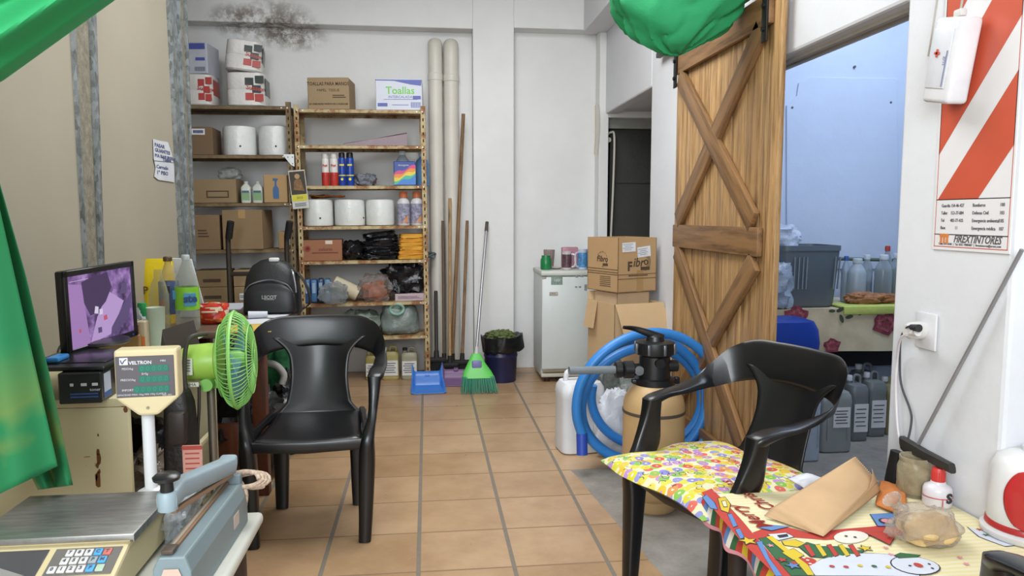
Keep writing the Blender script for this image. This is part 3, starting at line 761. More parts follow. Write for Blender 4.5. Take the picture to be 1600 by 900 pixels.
# ================================================================ ITEMS: LEFT UNIT
def packbag(lab, w_, d, h, seed, blk='23302b', group=None):
    o = thing('napkin_pack', lab, 'pack', group=group)
    mb = MB().stack([(0, w_ * .46, d * .46, 4), (.01, w_ * .5, d * .5, 4), (h * .45, w_ * .51, d * .51, 4), (h * .5, w_ * .485, d * .49, 4), (h * .55, w_ * .51, d * .51, 4), (h * .98, w_ * .49, d * .49, 4), (h, w_ * .44, d * .44, 4)])
    mb.build('wrapper', C('d3d0cc', .35, bmp=.5, bscale=20), o)
    mb = MB()
    for a, zz, m in ((.12, .72, 0), (.38, .78, 0), (.12, .28, 1), (.36, .25, 1), (.3, .5, 0)):
        mb.rbox((w_ * a, -d * .505, h * zz), (w_ * .22, .003, h * .22), .002, m, 1)
    mb.rbox((w_ * .505, 0, h * .6), (.003, d * .7, h * .5), .002, 0, 1)
    mb.text('Sussex', h * .19, FRONT(w_ * .27, -d * .512, h * .52) @ R(-.15), 1, bold=.001)
    mb.build('printed_band', [C(blk, .3), C('a9332b', .3)], o)
    return o
u, w_, h = spot(350, 412, 112, LL[0])
put(packbag('white napkin pack with red lettering, lower of the two stacked packs', w_, .26, h, 1, group='stacked napkin packs'), u, .15, LL[0]); h1 = h
u, w_, h = spot(347, 405, 64, LL[0] + h1)
put(packbag('white napkin pack with green black squares, topmost of the stack', w_, .26, h, 2, group='stacked napkin packs'), u - .01, .15, LL[0] + h1 + .012, .1, 0, .10)
u0_, _ = S(300, 115); u, w_, h = spot(285, 331, 115, LL[0])
o = packbag('white pack with red print under the pale blue box', w_, .25, h, 3, 'a8352c')
put(o, u, .14, LL[0]); h1 = h
u, w_, h = spot(285, 323, 66, LL[0] + h1)
put(carton('towel_box', 'pale grey and blue carton on top of the red printed pack', w_, .24, h, CARD, [patch(-.4, .42, .78, .97, 5), patch(.0, .4, .42, .52, 5), bars(-.05, .4, .08, .22, 12, 2)], False, mats=[C('b6bac6', .6), tape, C('666a80'), C('a8acb8'), C('dadbe0'), C('4a55a0'), ink, ink]), u, .02, LL[0] + h1, -.12)
u, w_, h = spot(285, 331, 198, LL[1])
put(carton('cardboard_box', 'brown carton with white and blue sticker beside the left paper rolls', w_, .27, h, '755f47', [patch(-.2, .25, .72, .93, 4), patch(-.15, .2, .77, .88, 5)], False), u, .02, LL[1])
for x0, x1, lab in ((342, 395, 'plastic wrapped paper roll beside the carton on the left unit'), (399, 450, 'plastic wrapped paper roll above the hanging calendar')):
    u, w_, h = spot(x0, x1, 195, LL[1], .03)
    put(roll(lab, w_ / 2, h, 'paper rolls on the left shelf unit'), u, .03 + w_ / 2, LL[1])
u, w_, h = spot(290, 368, 280, LL[2])
put(carton('cardboard_box', 'wide tan carton with framed stamp beside the small bottles', w_, .27, h, '8c7758', [patch(-.1, .35, .22, .52, 2), lambda mb, W, H: mb.box((W * .125, -.0016, H * .37), (W * .4, .001, H * .2), 0), bars(-.04, .28, .3, .44, 8, 2)], False), u, .02, LL[2])
h1 = h
u, w_, h = spot(340, 372, 262, LL[2] + h1, .1)
put(bag('plastic_bag', 'pale crumpled plastic bag on top of the wide tan carton', (.16, .12, max(h, .06)), CLEAR('b6bab8', .4, .2, .8), 81), u, .16, LL[2] + h1)
for x0, x1, lab in ((374, 390, 'white green labelled bottle with handle beside the tan carton'), (392, 409, 'white green labelled box shaped bottle next to the picture carton')):
    u, w_, h = spot(x0, x1, 283, LL[2])
    o = thing('small_bottle', lab, 'bottle', group='white and green bottles')
    mb = MB().stack([(0, w_ * .45, .03, 5), (.01, w_ * .48, .033, 5), (h * .72, w_ * .48, .033, 5), (h * .84, w_ * .3, .02, 3), (h * .88, w_ * .2, .015, 2.5)]); mb.build('body', C('c3c7bd', .4), o)
    MB().lathe([(w_ * .22, h * .87), (w_ * .22, h), (w_ * .15, h)], 14).build('cap', C('b3b6b0'), o)
    mb = MB().box((0, -.034, h * .3), (w_ * .8, .001, h * .36), 0); mb.box((0, -.035, h * .52), (w_ * .7, .001, h * .1), 1); mb.build('label', [C('7f9f74'), C('3e6472')], o)
    put(o, u, .07, LL[2])
u, w_, h = spot(411, 448, 273, LL[2])
put(carton('picture_carton', 'tan carton with a blue spray bottle printed on it', w_, .2, h, 'ab8c62', [lambda mb, W, H: mb.poly([(x * W, -.0014, z * H) for x, z in ((-.08, .14), (.13, .14), (.15, .2), (.14, .5), (.06, .62), (.05, .74), (.14, .86), (-.1, .88), (-.1, .8), (-.02, .76), (-.03, .62), (-.11, .5), (-.11, .2))][::-1], 8)], False, mats=[card('ab8c62'), tape, ink, hole, C('dadbe0'), C('4a55a0'), ink, ink, C('35618f')]), u, .02, LL[2])
u, w_, h = spot(285, 342, 336, LL[3])
put(carton('cardboard_box', 'plain brown carton half hidden behind the partition stud', w_, .28, h, '836b4e', [lines(-.1, .2, .35, .6, 3)], False), u, .02, LL[3])
u, w_, h = spot(346, 410, 328, LL[3])
put(carton('cardboard_box', 'large brown carton with glossy tape behind the trolley handle', w_, .28, h, '8a7253'), u, .0, LL[3], -.1)
u, w_, h = spot(433, 452, 362, LL[3])
put(carton('cardboard_box', 'small brown carton beside the left shelf post', w_, .2, h, '9c7b55', [patch(.2, .5, .2, .8, 4)], False), u, .06, LL[3])
for k, (x0, x1, lab) in enumerate(((300, 355, 'left'), (364, 420, 'right'))):
    for j in range(2):
        hh = (S(330, 423)[1] - LL[4]) / 2
        u, w_, h = spot(x0, x1, 423, LL[4])
        put(carton('flat_carton', f'low brown carton with dark print, {("lower", "upper")[j]} one of the {lab} pair behind the desk', w_, .26, hh - .002, '85704f' if k == 0 else '988160', [patch(-.2, .3, .3, .5, 2)] if k == 0 else ([patch(-.35, .1, .2, .6, 4), lines(-.33, .05, .3, .5, 2)] if j == 0 else []), False, group=f'low cartons, {lab} pair'), u, .02, LL[4] + hh * j)
# religious calendar and bracket hanging on the post
a, c = S(450, 266, -.02), S(478, 326, -.02)
W, H_ = c[0] - a[0], a[1] - c[1]
mb = MB().box((0, 0, -H_ / 2), (W, .002, H_), 0); mb.box((0, -.0015, -H_ * .33), (W * .92, .001, H_ * .6), 1)
mb.lathe([(W * .16, 0), (W * .16, .001)], 16, 2, M=FRONT(.0, -.002, -H_ * .16)); mb.poly([(-W * .3, -.0025, -H_ * .5), (W * .34, -.0025, -H_ * .55), (W * .2, -.0025, -H_ * .25), (0, -.0025, -H_ * .2), (-W * .22, -.0025, -H_ * .28)][::-1], 3)
mb.box((0, -.002, -H_ * .72), (W * .92, .001, H_ * .16), 4); mb.text('2023', .022, FRONT(0, -.003, -H_ * .72), 5); mb.box((0, -.002, -H_ * .9), (W * .9, .001, H_ * .13), 6)
for i in range(4): mb.box((0, -.003, -H_ * (.86 + .025 * i)), (W * .7, .001, .003), 5)
o = single('hanging_calendar', mb, [C('c8c6b8'), C('3a3226', .6), C('a98a62'), C('7d5d38', .6, var=.4, scale=40), C('c9c02e'), C('33312a'), C('c2c6c6')], 'small calendar with a dark picture and yellow band hanging on the shelf post', 'calendar')
put(o, (a[0] + c[0]) / 2, -.02, a[1], 0, 0, -.09)
a = S(443, 241, -.006); c = S(460, 258, -.006)
mb = MB().poly([(a[0], -.006, a[1]), (a[0], -.006, a[1] - .012), (a[0] + .05, -.006, c[1]), (c[0], -.006, c[1] - .01), (c[0], -.006, a[1])][::1], t=.003, d=(0, 1, 0))
for x_, z_ in ((a[0] + .03, a[1] - .02), (c[0] - .012, a[1] - .02), (c[0] - .012, c[1] + .01)): mb.cyl((x_, -.0075, z_), (x_, -.004, z_), .004, n=8, m=1)
put(single('shelf_bracket', mb, [C('c6c8c6', .4, .3), hole], 'white metal corner bracket above the hanging calendar', 'bracket'), 0, 0, 0)
# hand truck in front of the left unit
gripm = C('1c1c1e', .5); barm = C('3a322a', .5, .3)
yb = 5.32
hl, hr = P(358, 420, Y=yb), P(449, 420, Y=yb)
o = thing('hand_truck', 'dark hand truck with black grips standing before the left shelf unit', 'hand truck', ((hl.x + hr.x) / 2, yb, 0))
W = (hr.x - hl.x) / 2; zg = P(360, 372, Y=yb).z; zt_ = P(362, 346, Y=yb).z
for e in (-1, 1):
    MB().tube([(e * W, 0, .15), (e * W, 0, .6), (e * W, .0, zg - .03), (e * W + .01, -.02, zg + .01)], .017, 10, sub=4).build('side_rail', barm, o)
    MB().tube([(e * W + .01, -.02, zg - .0), (e * W + .035, -.05, zt_)], .024, 12, sub=3).build('grip', gripm, o)
    mb = MB().lathe([(.06, -.025), (.1, -.025), (.12, -.015), (.12, .015), (.1, .025), (.06, .025)], 24, M=T(e * (W + .05), .06, .12) @ R(PI / 2, 'Y')); mb.build('wheel', gripm, o)
for zz in (.25, .55, .85): MB().rbox((0, 0, zz), (2 * W, .02, .03), .005).build('crossbar', barm, o)
MB().rbox((0, -.12, .01), (2 * W + .02, .22, .012), .004).build('toe_plate', barm, o)
MB().cyl((-W - .05, .06, .12), (W + .05, .06, .12), .01).build('axle', barm, o)
# ================================================================ BROOMS, DUSTPANS, BIN
def stick(lab, xt, yt, xb, yb_, Yb, r, mat, head=None, name='broom', tipm=None):
    """handle from the floor (pixel xb, yb_ at depth Yb) up to pixel (xt, yt) against the wall"""
    lo = P(xb, yb_, Y=Yb); hi = P(xt, yt, Y=BR - .04 if xt in (721, 730) else BR - .16); o = thing(name, lab, 'broom', (lo.x, lo.y, 0))
    a = Vector((0, 0, lo.z)); c = Vector((hi.x - lo.x, hi.y - lo.y, hi.z))
    MB().cyl(a, c, r, r * .95, 14).build('handle', mat, o)
    d = (c - a).normalized()
    if tipm: MB().cyl(c - d * .09, c + d * .004, r * 1.35, r * 1.2, 14).build('end_grip', tipm, o)
    if head:
        W, cm, bm_ = head; z = lo.z
        mb = MB().rbox((0, 0, z), (W, .05, .035), .01); mb.cyl((0, 0, z), a + d * .07, r * 1.6, r * 1.3); mb.build('head', cm, o)
        mb = MB(); rr = random.Random(int(W * 1000) + int(lo.x * 100)); n = 34
        for i in range(n):
            for j in (-1, 0, 1):
                x = (i / (n - 1) - .5) * W * .94; mb.cyl((x, j * .014, z - .01), (x * 1.12 + rr.uniform(-.004, .004), j * .024 + rr.uniform(-.004, .004), .003), .0022, .0016, 5)
        mb.build('bristles', bm_, o)
    return o
wh1 = wood_mat('broom_wood_dark', '8a6a48', '5f4226', 'Z', 2, .6); wh2 = wood_mat('broom_wood_pale', 'b09067', '8c6a40', 'Z', 2, .6)
bk = C('1b1a1a', .7)
stick('broom with the tallest brown wooden handle against the wall', 724, 178, 706, 566, 5.72, .015, wh1, (.16, bk, bk))
stick('broom with a thin dark handle between the two white pipes', 692, 345, 694, 566, 5.7, .012, C('5b4a38', .6), (.13, bk, bk))
stick('broom with a pale wooden handle just left of the tallest one', 703, 310, 703, 570, 5.62, .0125, wh2, (.13, bk, bk))
stick('broom with a short brown handle right of the tallest one', 730, 345, 722, 566, 5.66, .0125, wh1, (.12, bk, bk))
stick('short black handled broom beside the shelf post', 681, 455, 682, 562, 5.62, .014, C('26211e', .5), (.15, bk, bk))
# mop with grey handle and green broom head
lo = P(744, 552, Y=5.3); hi = P(761, 347, Y=5.8)
o = thing('green_broom', 'green bristled broom with purple and green head and long grey metal handle', 'broom', (lo.x, lo.y, 0))
c = Vector((hi.x - lo.x, hi.y - lo.y, hi.z)); a = Vector((0, 0, lo.z)); d = (c - a).normalized()
MB().cyl(a, c, .011, .011).build('handle', C('a5a6aa', .35, .6), o); MB().cyl(c - d * .08, c, .0145, .013).build('end_grip', C('4a4038', .5), o)
gz = .2
mb = MB().loft([((0, .0, .26), (.03, 0, 0), (0, .02, 0)), ((0, -.02, .2), (.06, 0, 0), (0, .026, 0)), ((.005, -.06, .14), (.1, 0, 0), (0, .03, 0)), ((.01, -.085, .10), (.115, 0, 0), (0, .028, 0))], 24, 3)
mb.build('head', C('5cc255', .4), o)
MB().rbox((-.0, -.062, .19), (.07, .02, .06), .01).build('head_badge', C('7a78b0', .4), o)
MB().cyl((0, 0, .24), a + d * .05, .02, .014).build('socket', C('b9bab8', .4), o)
mb = MB(); rr = random.Random(5)
for i in range(30):
    for j in range(3):
        x = (i / 29 - .5) * .22 + .01; mb.cyl((x, -.075 - j * .012, .11), (x * 1.18 + rr.uniform(-.006, .006), -.11 - j * .035 + rr.uniform(-.01, .01), .006), .0034, .002, 5, m=i % 2)
mb.build('bristles', [C('2e7a60', .6), C('3d8f70', .6)], o)
def dustpan(lab, px, py, W, D, rz, mat, back=.05):
    q = P(px, py, Z=0); o = thing('dustpan', lab, 'dustpan', (q.x, q.y, 0), rz)
    mb = MB()
    def fn(u, v_):
        x = (u - .5) * W * (1 - .12 * v_); y = v_ * D; e = abs(u - .5) * 2
        return Vector((x, y, .004 + .03 * v_ + (max(0, e - .82) / .18) * (.01 + .05 * v_) + max(0, v_ - .85) / .15 * back))
    mb.grid(fn, 24, 16); mb.build('pan', mat, o, solid=.003)
    MB().rbox((0, D + .05, .09), (.035, .13, .018), .007).build('handle', mat, o)
    return o
dustpan('bright blue plastic dustpan lying on the tiles', 670, 616, .25, .2, .05, C('3a74c4', .35), .09)
dustpan('purple plastic dustpan half hidden behind the green broom head', 712, 604, .24, .17, -.05, C('75577e', .45), .06)
# bin
q = P(785, 600, Z=0); rb = (P(812, 560, Y=q.y).x - P(756, 560, Y=q.y).x) / 2
hb = P(785, 530, Y=q.y).z
o = thing('waste_bin', 'round dark blue waste bin with an overflowing black liner', 'bin', (q.x, q.y + rb, 0))
MB().lathe([(rb * .86, 0), (rb * .88, .01), (rb * .93, hb * .55), (rb * .97, hb * .57), (rb * .97, hb * .6), (rb * .95, hb * .61), (rb, hb), (rb * 1.04, hb), (rb * 1.03, hb - .01), (rb * .95, hb - .03), (rb * .8, .02)], 36, cap=False).build('body', C('1f2348', .35), o)
mb = MB()
def ln(u, v_):
    a = u * 2 * PI; nz = noise.noise(Vector((math.cos(a) * 3, math.sin(a) * 3, v_ * 2)))
    if v_ < .5: k = v_ / .5; r = rb * (1.02 + .05 * k) + .014 * nz; z = hb * (.66 + .03 * nz * 3) + (hb + .01 - hb * .66) * k
    else: k = (v_ - .5) / .5; r = rb * (1.07 - .22 * k) + .01 * nz; z = hb + .012 * math.sin(k * PI) + .02 * nz - .05 * k
    if math.cos(a) > .55 and v_ < .6: r += .07 * (math.cos(a) - .55) * (1.3 - v_); z += .05 * (math.cos(a) - .55)
    return Vector((r * math.cos(a), r * math.sin(a), z))
mb.grid(ln, 60, 16); mb.build('liner', black_bag, o, solid=.002)
mb = MB().blob((rb * 1.6, rb * 1.6, .08), 5, .3, 6, .8, fine=.2, M=T(0, 0, hb - .04)); 
tag(mb.build('rubbish', C('5b6538', .9, var=.6, scale=35, bmp=.8)), 'leafy greenish rubbish filling the black lined bin', 'rubbish', kind='stuff').location = o.location

# ================================================================ FRIDGE
fy = P(845, 598, Z=0).y; fx0 = P(846, 500, Y=fy).x; fx1 = 1.37; fh = P(880, 428, Y=fy).z
frm = C('c6cccb', .35, var=.03)
o = thing('fridge', 'small old white fridge with magnets beside the cartons', 'fridge', ((fx0 + fx1) / 2, fy, 0)); W = fx1 - fx0
MB().rbox((0, .225, fh / 2 + .02), (W, .38, fh - .04), .012).build('cabinet', frm, o)
dr = MB().rbox((0, .015, fh / 2 + .04), (W, .05, fh - .12), .014).build('door', frm, o)
MB().rbox((0, .205, fh + .005), (W + .012, .43, .04), .012).build('top_cover', C('c3c6bf', .4), o)
mb = MB().rbox((0, .02, .055), (W, .04, .03), .006, 0); mb.rbox((0, .0, .085), (W * .96, .015, .008), .002, 1); mb.build('plinth', [C('b9b7a8', .5), C('9a7a4a', .7)], o)
for e in (-1, 1): MB().lathe([(.02, 0), (.022, .01), (.012, .014), (.012, .045)], 14, M=T(e * (W / 2 - .05), .05, 0)).build('foot', C('3c3226', .6), o)
MB().rbox((-W / 2 + .02, .0, fh - .03), (.03, .02, .02), .004).build('hinge', C('9b978c', .4), o)
def magnet(x, y, w_, h, col, nm, lab, txt=None, tc='3a4a48'):
    q = P(x, y, Y=fy - .012); mb = MB().rbox((0, 0, 0), (w_, .004, h), .0015, 0, 1)
    if txt: mb.text(txt, h * .5, FRONT(0, -.0025, 0), 1)
    else: mb.box((w_ * .1, -.0022, -h * .1), (w_ * .5, .001, h * .4), 1)
    single(nm, mb, [C(col, .5, var=.4, scale=70), C(tc)], lab, 'magnet', (q.x, fy - .0125, q.z), group='fridge magnets')
magnet(870, 438, .085, .062, '7b8f86', 'fridge_magnet', 'green grey rectangular magnet high on the fridge door', 'HIII', 'c5cbc6')
magnet(865, 459, .065, .028, 'a9a59a', 'fridge_magnet', 'small beige magnet with text below the green grey one', 'mm2', '57534a')
for k, (x, y) in enumerate(((901, 432), (909, 431), (900, 448), (906, 448))):
    magnet(x, y, .018, .01, '9aa3a8', 'fridge_magnet', 'tiny grey magnet, ' + ('upper left', 'upper right', 'lower left', 'lower right')[k] + ' one of the cluster beside the carton')
magnet(915, 449, .02, .045, '8f8f8c', 'fridge_magnet', 'small narrow upright magnet closest to the cartons', 'F', '55524e')
zf = fh + .026
q = P(853, 412, Z=zf + .0)
def onf(x, yy): return P(x, 400, Y=yy).x, yy
def hgt(y, yy): return P(870, y, Y=yy).z - zf
yy = fy + .12
def width(x0, x1, yy): return P(x1, 400, Y=yy).x - P(x0, 400, Y=yy).x
r = width(845, 862, yy) / 2; h = hgt(399, yy)
bottle('candle_jar', 'round green jar with glass rim on the fridge', [(r * .9, 0), (r, .008), (r, h * .7), (r * .8, h * .85), (r * .8, h)], C('1f7a45', .3), cat='jar', loc=(P(853, 400, Y=yy).x, yy, zf))
yy = fy + .3; r = width(848, 866, yy) / 2; h = hgt(390, yy)
bottle('glass', 'clear tumbler behind the green jar on the fridge', [(r * .75, 0), (r * .78, .01), (r, h), (r * .95, h), (r * .7, .015)], CLEAR('b9a7a4', .35), cat='glass', loc=(P(858, 400, Y=yy).x, yy, zf))
def mug(lab, x0, x1, yt, yy, cols, side):
    r = width(x0, x1, yy) / 2; h = hgt(yt, yy); o = thing('mug', lab, 'mug', (P((x0 + x1) / 2, 400, Y=yy).x, yy, zf))
    MB().lathe([(r * .9, 0), (r, .005), (r, h), (r * .93, h), (r * .9, .01)], 28, cap=False).lathe([(r * .9, .004), (r * .9, .008)], 28).build('body', C(cols[0], .25), o)
    mb = MB().lathe([(r * 1.01, h * .12), (r * 1.01, h * .85)], 28, cap=False); mb.build('printed_wrap', C(cols[1], .35, var=.5, scale=50), o)
    MB().tube([(side * r * .95, -.01, h * .85), (side * r * 1.6, -.02, h * .8), (side * r * 1.75, -.02, h * .5), (side * r * 1.5, -.02, h * .2), (side * r * .95, -.01, h * .15)], .007, 8).build('handle', C(cols[0], .25), o)
yy = fy + .09
mug('white mug with a dark print on the fridge, closest to the green jar', 878, 893, 393, yy, ('c6bcc2', '5a4048'), 1)
mug('bright blue mug with white handle on the fridge', 903, 917, 390, yy, ('b9c4d2', '4f86b8'), -1)
yy = fy + .3
w_ = width(878, 903, yy); single('pink_packet', MB().rbox((0, 0, hgt(386, yy) / 2), (w_, .06, hgt(386, yy)), .01), C('b5808f', .5, var=.15), 'pink packet standing behind the mugs on the fridge', 'packet', (P(890, 400, Y=yy).x, yy, zf))
w_ = width(916, 934, yy); single('blue_tub', MB().stack([(0, w_ * .45, .06, 4), (.005, w_ * .48, .065, 4), (hgt(390, yy) - .02, w_ * .5, .07, 4), (hgt(390, yy) - .02, w_ * .54, .075, 4), (hgt(390, yy), w_ * .54, .075, 4)]), C('5a93c6', .4), 'light blue plastic tub at the right of the mugs', 'tub', (P(922, 400, Y=yy).x, yy, zf))
w_ = width(864, 880, fy + .1); single('saucer', MB().lathe([(.02, 0), (.03, .003), (.05, .012), (.05, .015), (.03, .006), (0.001, .004)], 24), C('b5a5a2', .4), 'small pale saucer between the green jar and the mugs', 'saucer', (P(869, 400, Y=fy + .16).x, fy + .16, zf))

# ================================================================ CARTONS BY THE FRIDGE
ybx = 4.25
co = P(965, 458, Y=ybx)      # front bottom corner of the top box
ztp = P(965, 372, Y=ybx).z
ang = math.radians(24); W1, D1 = .295, .30
hB = ztp - co.z
def openbox(name, lab, w_, d, h, mat, loc, rz, t_=.005, flaps=(), prints=(), mats=None):
    o = thing(name, lab, 'box', loc, rz)
    mb = MB()
    mb.box((w_ / 2, 0 + t_ / 2, h / 2), (w_, t_, h)); mb.box((w_ / 2, d - t_ / 2, h / 2), (w_, t_, h)); mb.box((t_ / 2, d / 2, h / 2), (t_, d, h)); mb.box((w_ - t_ / 2, d / 2, h / 2), (t_, d, h)); mb.box((w_ / 2, d / 2, t_ / 2), (w_, d, t_))
    for p_ in prints: p_(mb)
    mb.build('body', mats or [mat, tape, ink], o)
    for pts in flaps: MB().poly(pts, t=.004, d=(0, 0, 1)).build('flap', mat, o)
    return o
FB = lambda x, z: T(x, -.0012, z) @ R(PI / 2, 'X')
FLt = lambda y, z: T(-.0012, y, z) @ R(-PI / 2) @ R(PI / 2, 'X')
def pr_front(mb):
    mb.box((W1 * .57, -.0008, hB * .2), (.05, .0014, hB * .4), 1)
    mb.text('F', .075, FB(W1 * .3, hB * .47), 2, bold=.003); mb.text('ibr', .075, FB(W1 * .52, hB * .54), 2, bold=.0012, shear=.2); mb.text('o', .07, FB(W1 * .72, hB * .56), 2, bold=.001)
    for k in range(3):
        a0 = [(W1 * .53 + math.cos(t_) * (.075 + .008 * k), -.0014, hB * .55 + math.sin(t_) * (.05 + .006 * k)) for t_ in [i * .25 - .6 - k * .2 for i in range(10)]]
        mb.tube(a0, .0013, 4, m=2, sub=1)
    mb.box((W1 * .7, -.0014, hB * .43), (.07, .001, .02), 2)
    mb.box((W1 * .5, -.0014, hB * .33), (W1, .001, .003), 2); mb.box((W1 * .52, -.0014, hB * .305), (W1 * .5, .001, .006), 2); mb.box((W1 * .5, -.0014, hB * .25), (W1, .001, .003), 2)
    for (x, z, a, b_, r_) in ((.27, .83, .1, .055, .04), (.66, .74, .1, .062, .1)):
        M = T(W1 * x, -.002, hB * z) @ R(-r_, 'Y'); mb.box((0, 0, 0), (a, .001, b_), 3, M)
        for i in range(4): mb.box((-.008, -.001, .018 - .011 * i), (a * (.5 if i % 2 else .75), .0006, .003), 4, M)
    # left side print
    mb.text('Fibro', .05, FLt(D1 * .5, hB * .6), 2, bold=.001, shear=.2); mb.box((-.0014, D1 * .4, hB * .5), (.001, .05, .014), 2)
    for i in range(10): mb.tube([(-.0016, D1 * .5 + math.cos(i * .5) * .05, hB * .6 + math.sin(i * .5) * .045), (-.0016, D1 * .5 + math.cos(i * .5 + .3) * .05, hB * .6 + math.sin(i * .5 + .3) * .045)], .0012, 4, m=2, sub=1)
    for z in (.42, .37, .33): mb.box((-.0014, D1 * .5, hB * z), (.001, D1, .003), 2)
    for i in range(6): mb.box((-.0014, D1 * .4, hB * (.28 - .035 * i)), (.001, D1 * .35, .003), 2)
openbox('open_carton', 'open brown carton printed with a logo and two white labels, on top of the pile', W1, D1, hB, card('ab8a62'), (co.x, co.y, co.z), ang, prints=(pr_front,), mats=[card('ab8a62'), C('9b7a4c', .3), ink, C('cfd0d4', .5), C('8c8ea0')])
# middle box (open, big flap hanging forward)
m2 = card('c0a27b')
zm0 = P(960, 575, Y=ybx + .02).z
zmt = P(965, 474, Y=ybx).z
xl = P(907, 520, Y=ybx + .1).x; xr = P(1046, 520, Y=ybx + .1).x; xm = P(968, 500, Y=ybx).x
a2 = math.radians(16); W2, D2, H2 = .33, .32, zmt - zm0
o = openbox('open_carton', 'pale open carton with hanging flaps under the printed carton', W2, D2, H2, m2, (P(958, 520, Y=ybx - .03).x, ybx - .06, zm0), a2)
fw = .0
def flap(pts, nm='flap'): MB().poly(pts, t=.004, d=(0, -1, 0)).build(nm, m2, o)
flap([(.0, -.003, H2), (W2, -.003, H2), (W2 + .035, -.07, H2 - .215), (.035, -.075, H2 - .225)][::-1])
MB().poly([(-.003, D2 * .62, H2), (-.003, D2, H2), (-.03, D2, H2 - .17), (-.03, D2 * .62, H2 - .165)], t=.004, d=(-1, 0, 0)).build('flap', m2, o)
MB().poly([(.0, D2, H2), (W2, D2, H2), (W2, D2 + .01, H2 + .05), (0, D2 + .01, H2 + .05)], t=.004, d=(0, 1, 0)).build('flap', m2, o)
# inner sleeve visible between them, and the carton underneath
MS = R(ang)
q = Vector((co.x, co.y, 0)) + Vector((MS @ Vector((.02, .03, 0))))
o = openbox('inner_carton', 'narrow pale carton wedged between the two open cartons', .25, .22, co.z - zm0 - .012, card('c4a684'), (q.x, q.y, zm0 + .006), ang)
openbox('lower_carton', 'brown carton at the bottom of the pile behind the blue hose', .3, .32, zm0 - .001, card('a5875f'), (P(962, 560, Y=ybx).x, ybx - .04, 0), a2)

# ================================================================ WHITE JERRYCAN, HOSE, FILTER
q0, q1 = P(874, 712, Z=0), P(932, 712, Z=0); hh = P(900, 592, Y=q0.y).z
jerrycan('white plastic jerrycan on the tiles behind the hose coil', q1.x - q0.x + .05, .2, hh / .9, C('d4d6da', .35, var=.04), C('c8c9cb', .4), None, ((q0.x + q1.x) / 2 + .03, q0.y + .1, 0), PI + .12, lm=C('c9c9c7'))
hose = C('2f7cc6', .4, var=.06)
hc = P(1016, 632, Y=3.42); hr_ = .352
pts = []; N = 3.1; n = 84
for i in range(n + 1):
    t_ = i / n; a = PI * 1.13 - t_ * N * 2 * PI
    rr_ = hr_ - .12 * max(0, t_ - .22)
    pts.append((rr_ * math.cos(a) * 1.03 + .03 * t_ * math.sin(t_ * 9), -.08 + .17 * t_ + .02 * math.sin(a * 2), .372 + rr_ * .96 * math.sin(a) + .02 * math.sin(t_ * 7)))
zmin = min(q[2] for q in pts)
pts = [(x, y, z - zmin + .026) for x, y, z in pts]
o = thing('hose_coil', 'thick bright blue hose coiled upright around the filter tank', 'hose', (hc.x, 3.5, 0))
mb = MB().tube(pts, .0235, 14, sub=3); mb.build('hose', hose, o)
e0 = Vector(pts[0]); MB().cyl(e0, e0 + Vector((.0, -.015, -.1)), .027, .027, 16).build('end_cuff', C('2b49a8', .4), o)
# sand filter tank
ty = 3.02
rt = (P(1068, 640, Y=ty).x - P(975, 640, Y=ty).x) / 2; cxp = P(1021.5, 640, Y=ty).x
ztop = P(1018, 596, Y=ty).z; zr = P(1018, 640, Y=ty).z
tan_ = C('bd9d70', .45, var=.04, scale=5)
o = thing('sand_filter', 'tan pool filter tank with black valve head and grey pipe', 'pool filter', (cxp, ty, 0))
MB().lathe([(rt * .75, 0), (rt * .8, .01), (rt * .8, .05), (rt * .97, .07), (rt, .1), (rt, zr), (rt * .99, zr + .03), (rt * .93, zr + .06), (rt * .8, zr + .088), (rt * .62, ztop - .006), (rt * .35, ztop)], 40).build('tank', tan_, o)
MB().lathe([(rt * 1.005, zr - .008), (rt * 1.02, zr - .006), (rt * 1.02, zr + .004), (rt * 1.005, zr + .006)], 40, cap=False).build('band', C('4e463c'), o)
bp = C('17181a', .35)
vz = ztop; vr = rt * .52
zv1 = P(1018, 545, Y=ty).z
mb = MB().lathe([(vr * 1.25, vz - .01), (vr * 1.25, vz + .015), (vr, vz + .02), (vr * .95, zv1 - .03), (vr * 1.2, zv1 - .02), (vr * 1.25, zv1), (vr * 1.2, zv1 + .03), (vr * .8, zv1 + .036)], 32); mb.build('valve_body', bp, o)
vbody = [c_ for c_ in o.children if c_.name.startswith('valve_body')][0]
for i in range(8):
    a = 2 * PI * i / 8 + .2; MB().rbox((vr * 1.25 * math.cos(a), vr * 1.25 * math.sin(a), zv1 + .005), (.012, .012, .045), .003).build('valve_bolt', C('6a6d72', .35, .6), vbody)
mb = MB().rbox((0, 0, vz + .003), (vr * 2.9, .03, .018), .004); mb.rbox((vr * 1.45, 0, vz + .003), (.02, .025, .03), .004); mb.build('clamp', bp, o)
MB().cyl((vr * .7, -.02, vz + .07), (vr * 1.35, -.02, vz + .07), .025, .025).build('port', bp, o); MB().cyl((vr * .0, -vr * .9, zv1 - .05), (0, -vr * 1.2, zv1 - .05), .02).build('port', bp, o)
zl = P(1000, 520, Y=ty).z
mb = MB().lathe([(.04, 0), (.035, .02), (.02, .03)], 20, M=T(0, 0, zv1 + .034))
hp = P(984, 513, Y=ty - .06); hx_ = hp.x - cxp
mb.loft(smooth_secs([((.03, 0, zv1 + .045), (0, .018, 0), (.008, 0, .016)), ((hx_ * .3, 0, zv1 + .05 + (hp.z - zv1 - .05) * .42), (0, .017, 0), (.006, 0, .014)), ((hx_ * .75, 0, zv1 + .05 + (hp.z - zv1 - .05) * .80), (0, .014, 0), (.004, 0, .010)), ((hx_ * 1.15, -.03, hp.z), (0, .012, 0), (.002, 0, .007))], 4), 12, 2.6)
mb.build('lever', bp, o)
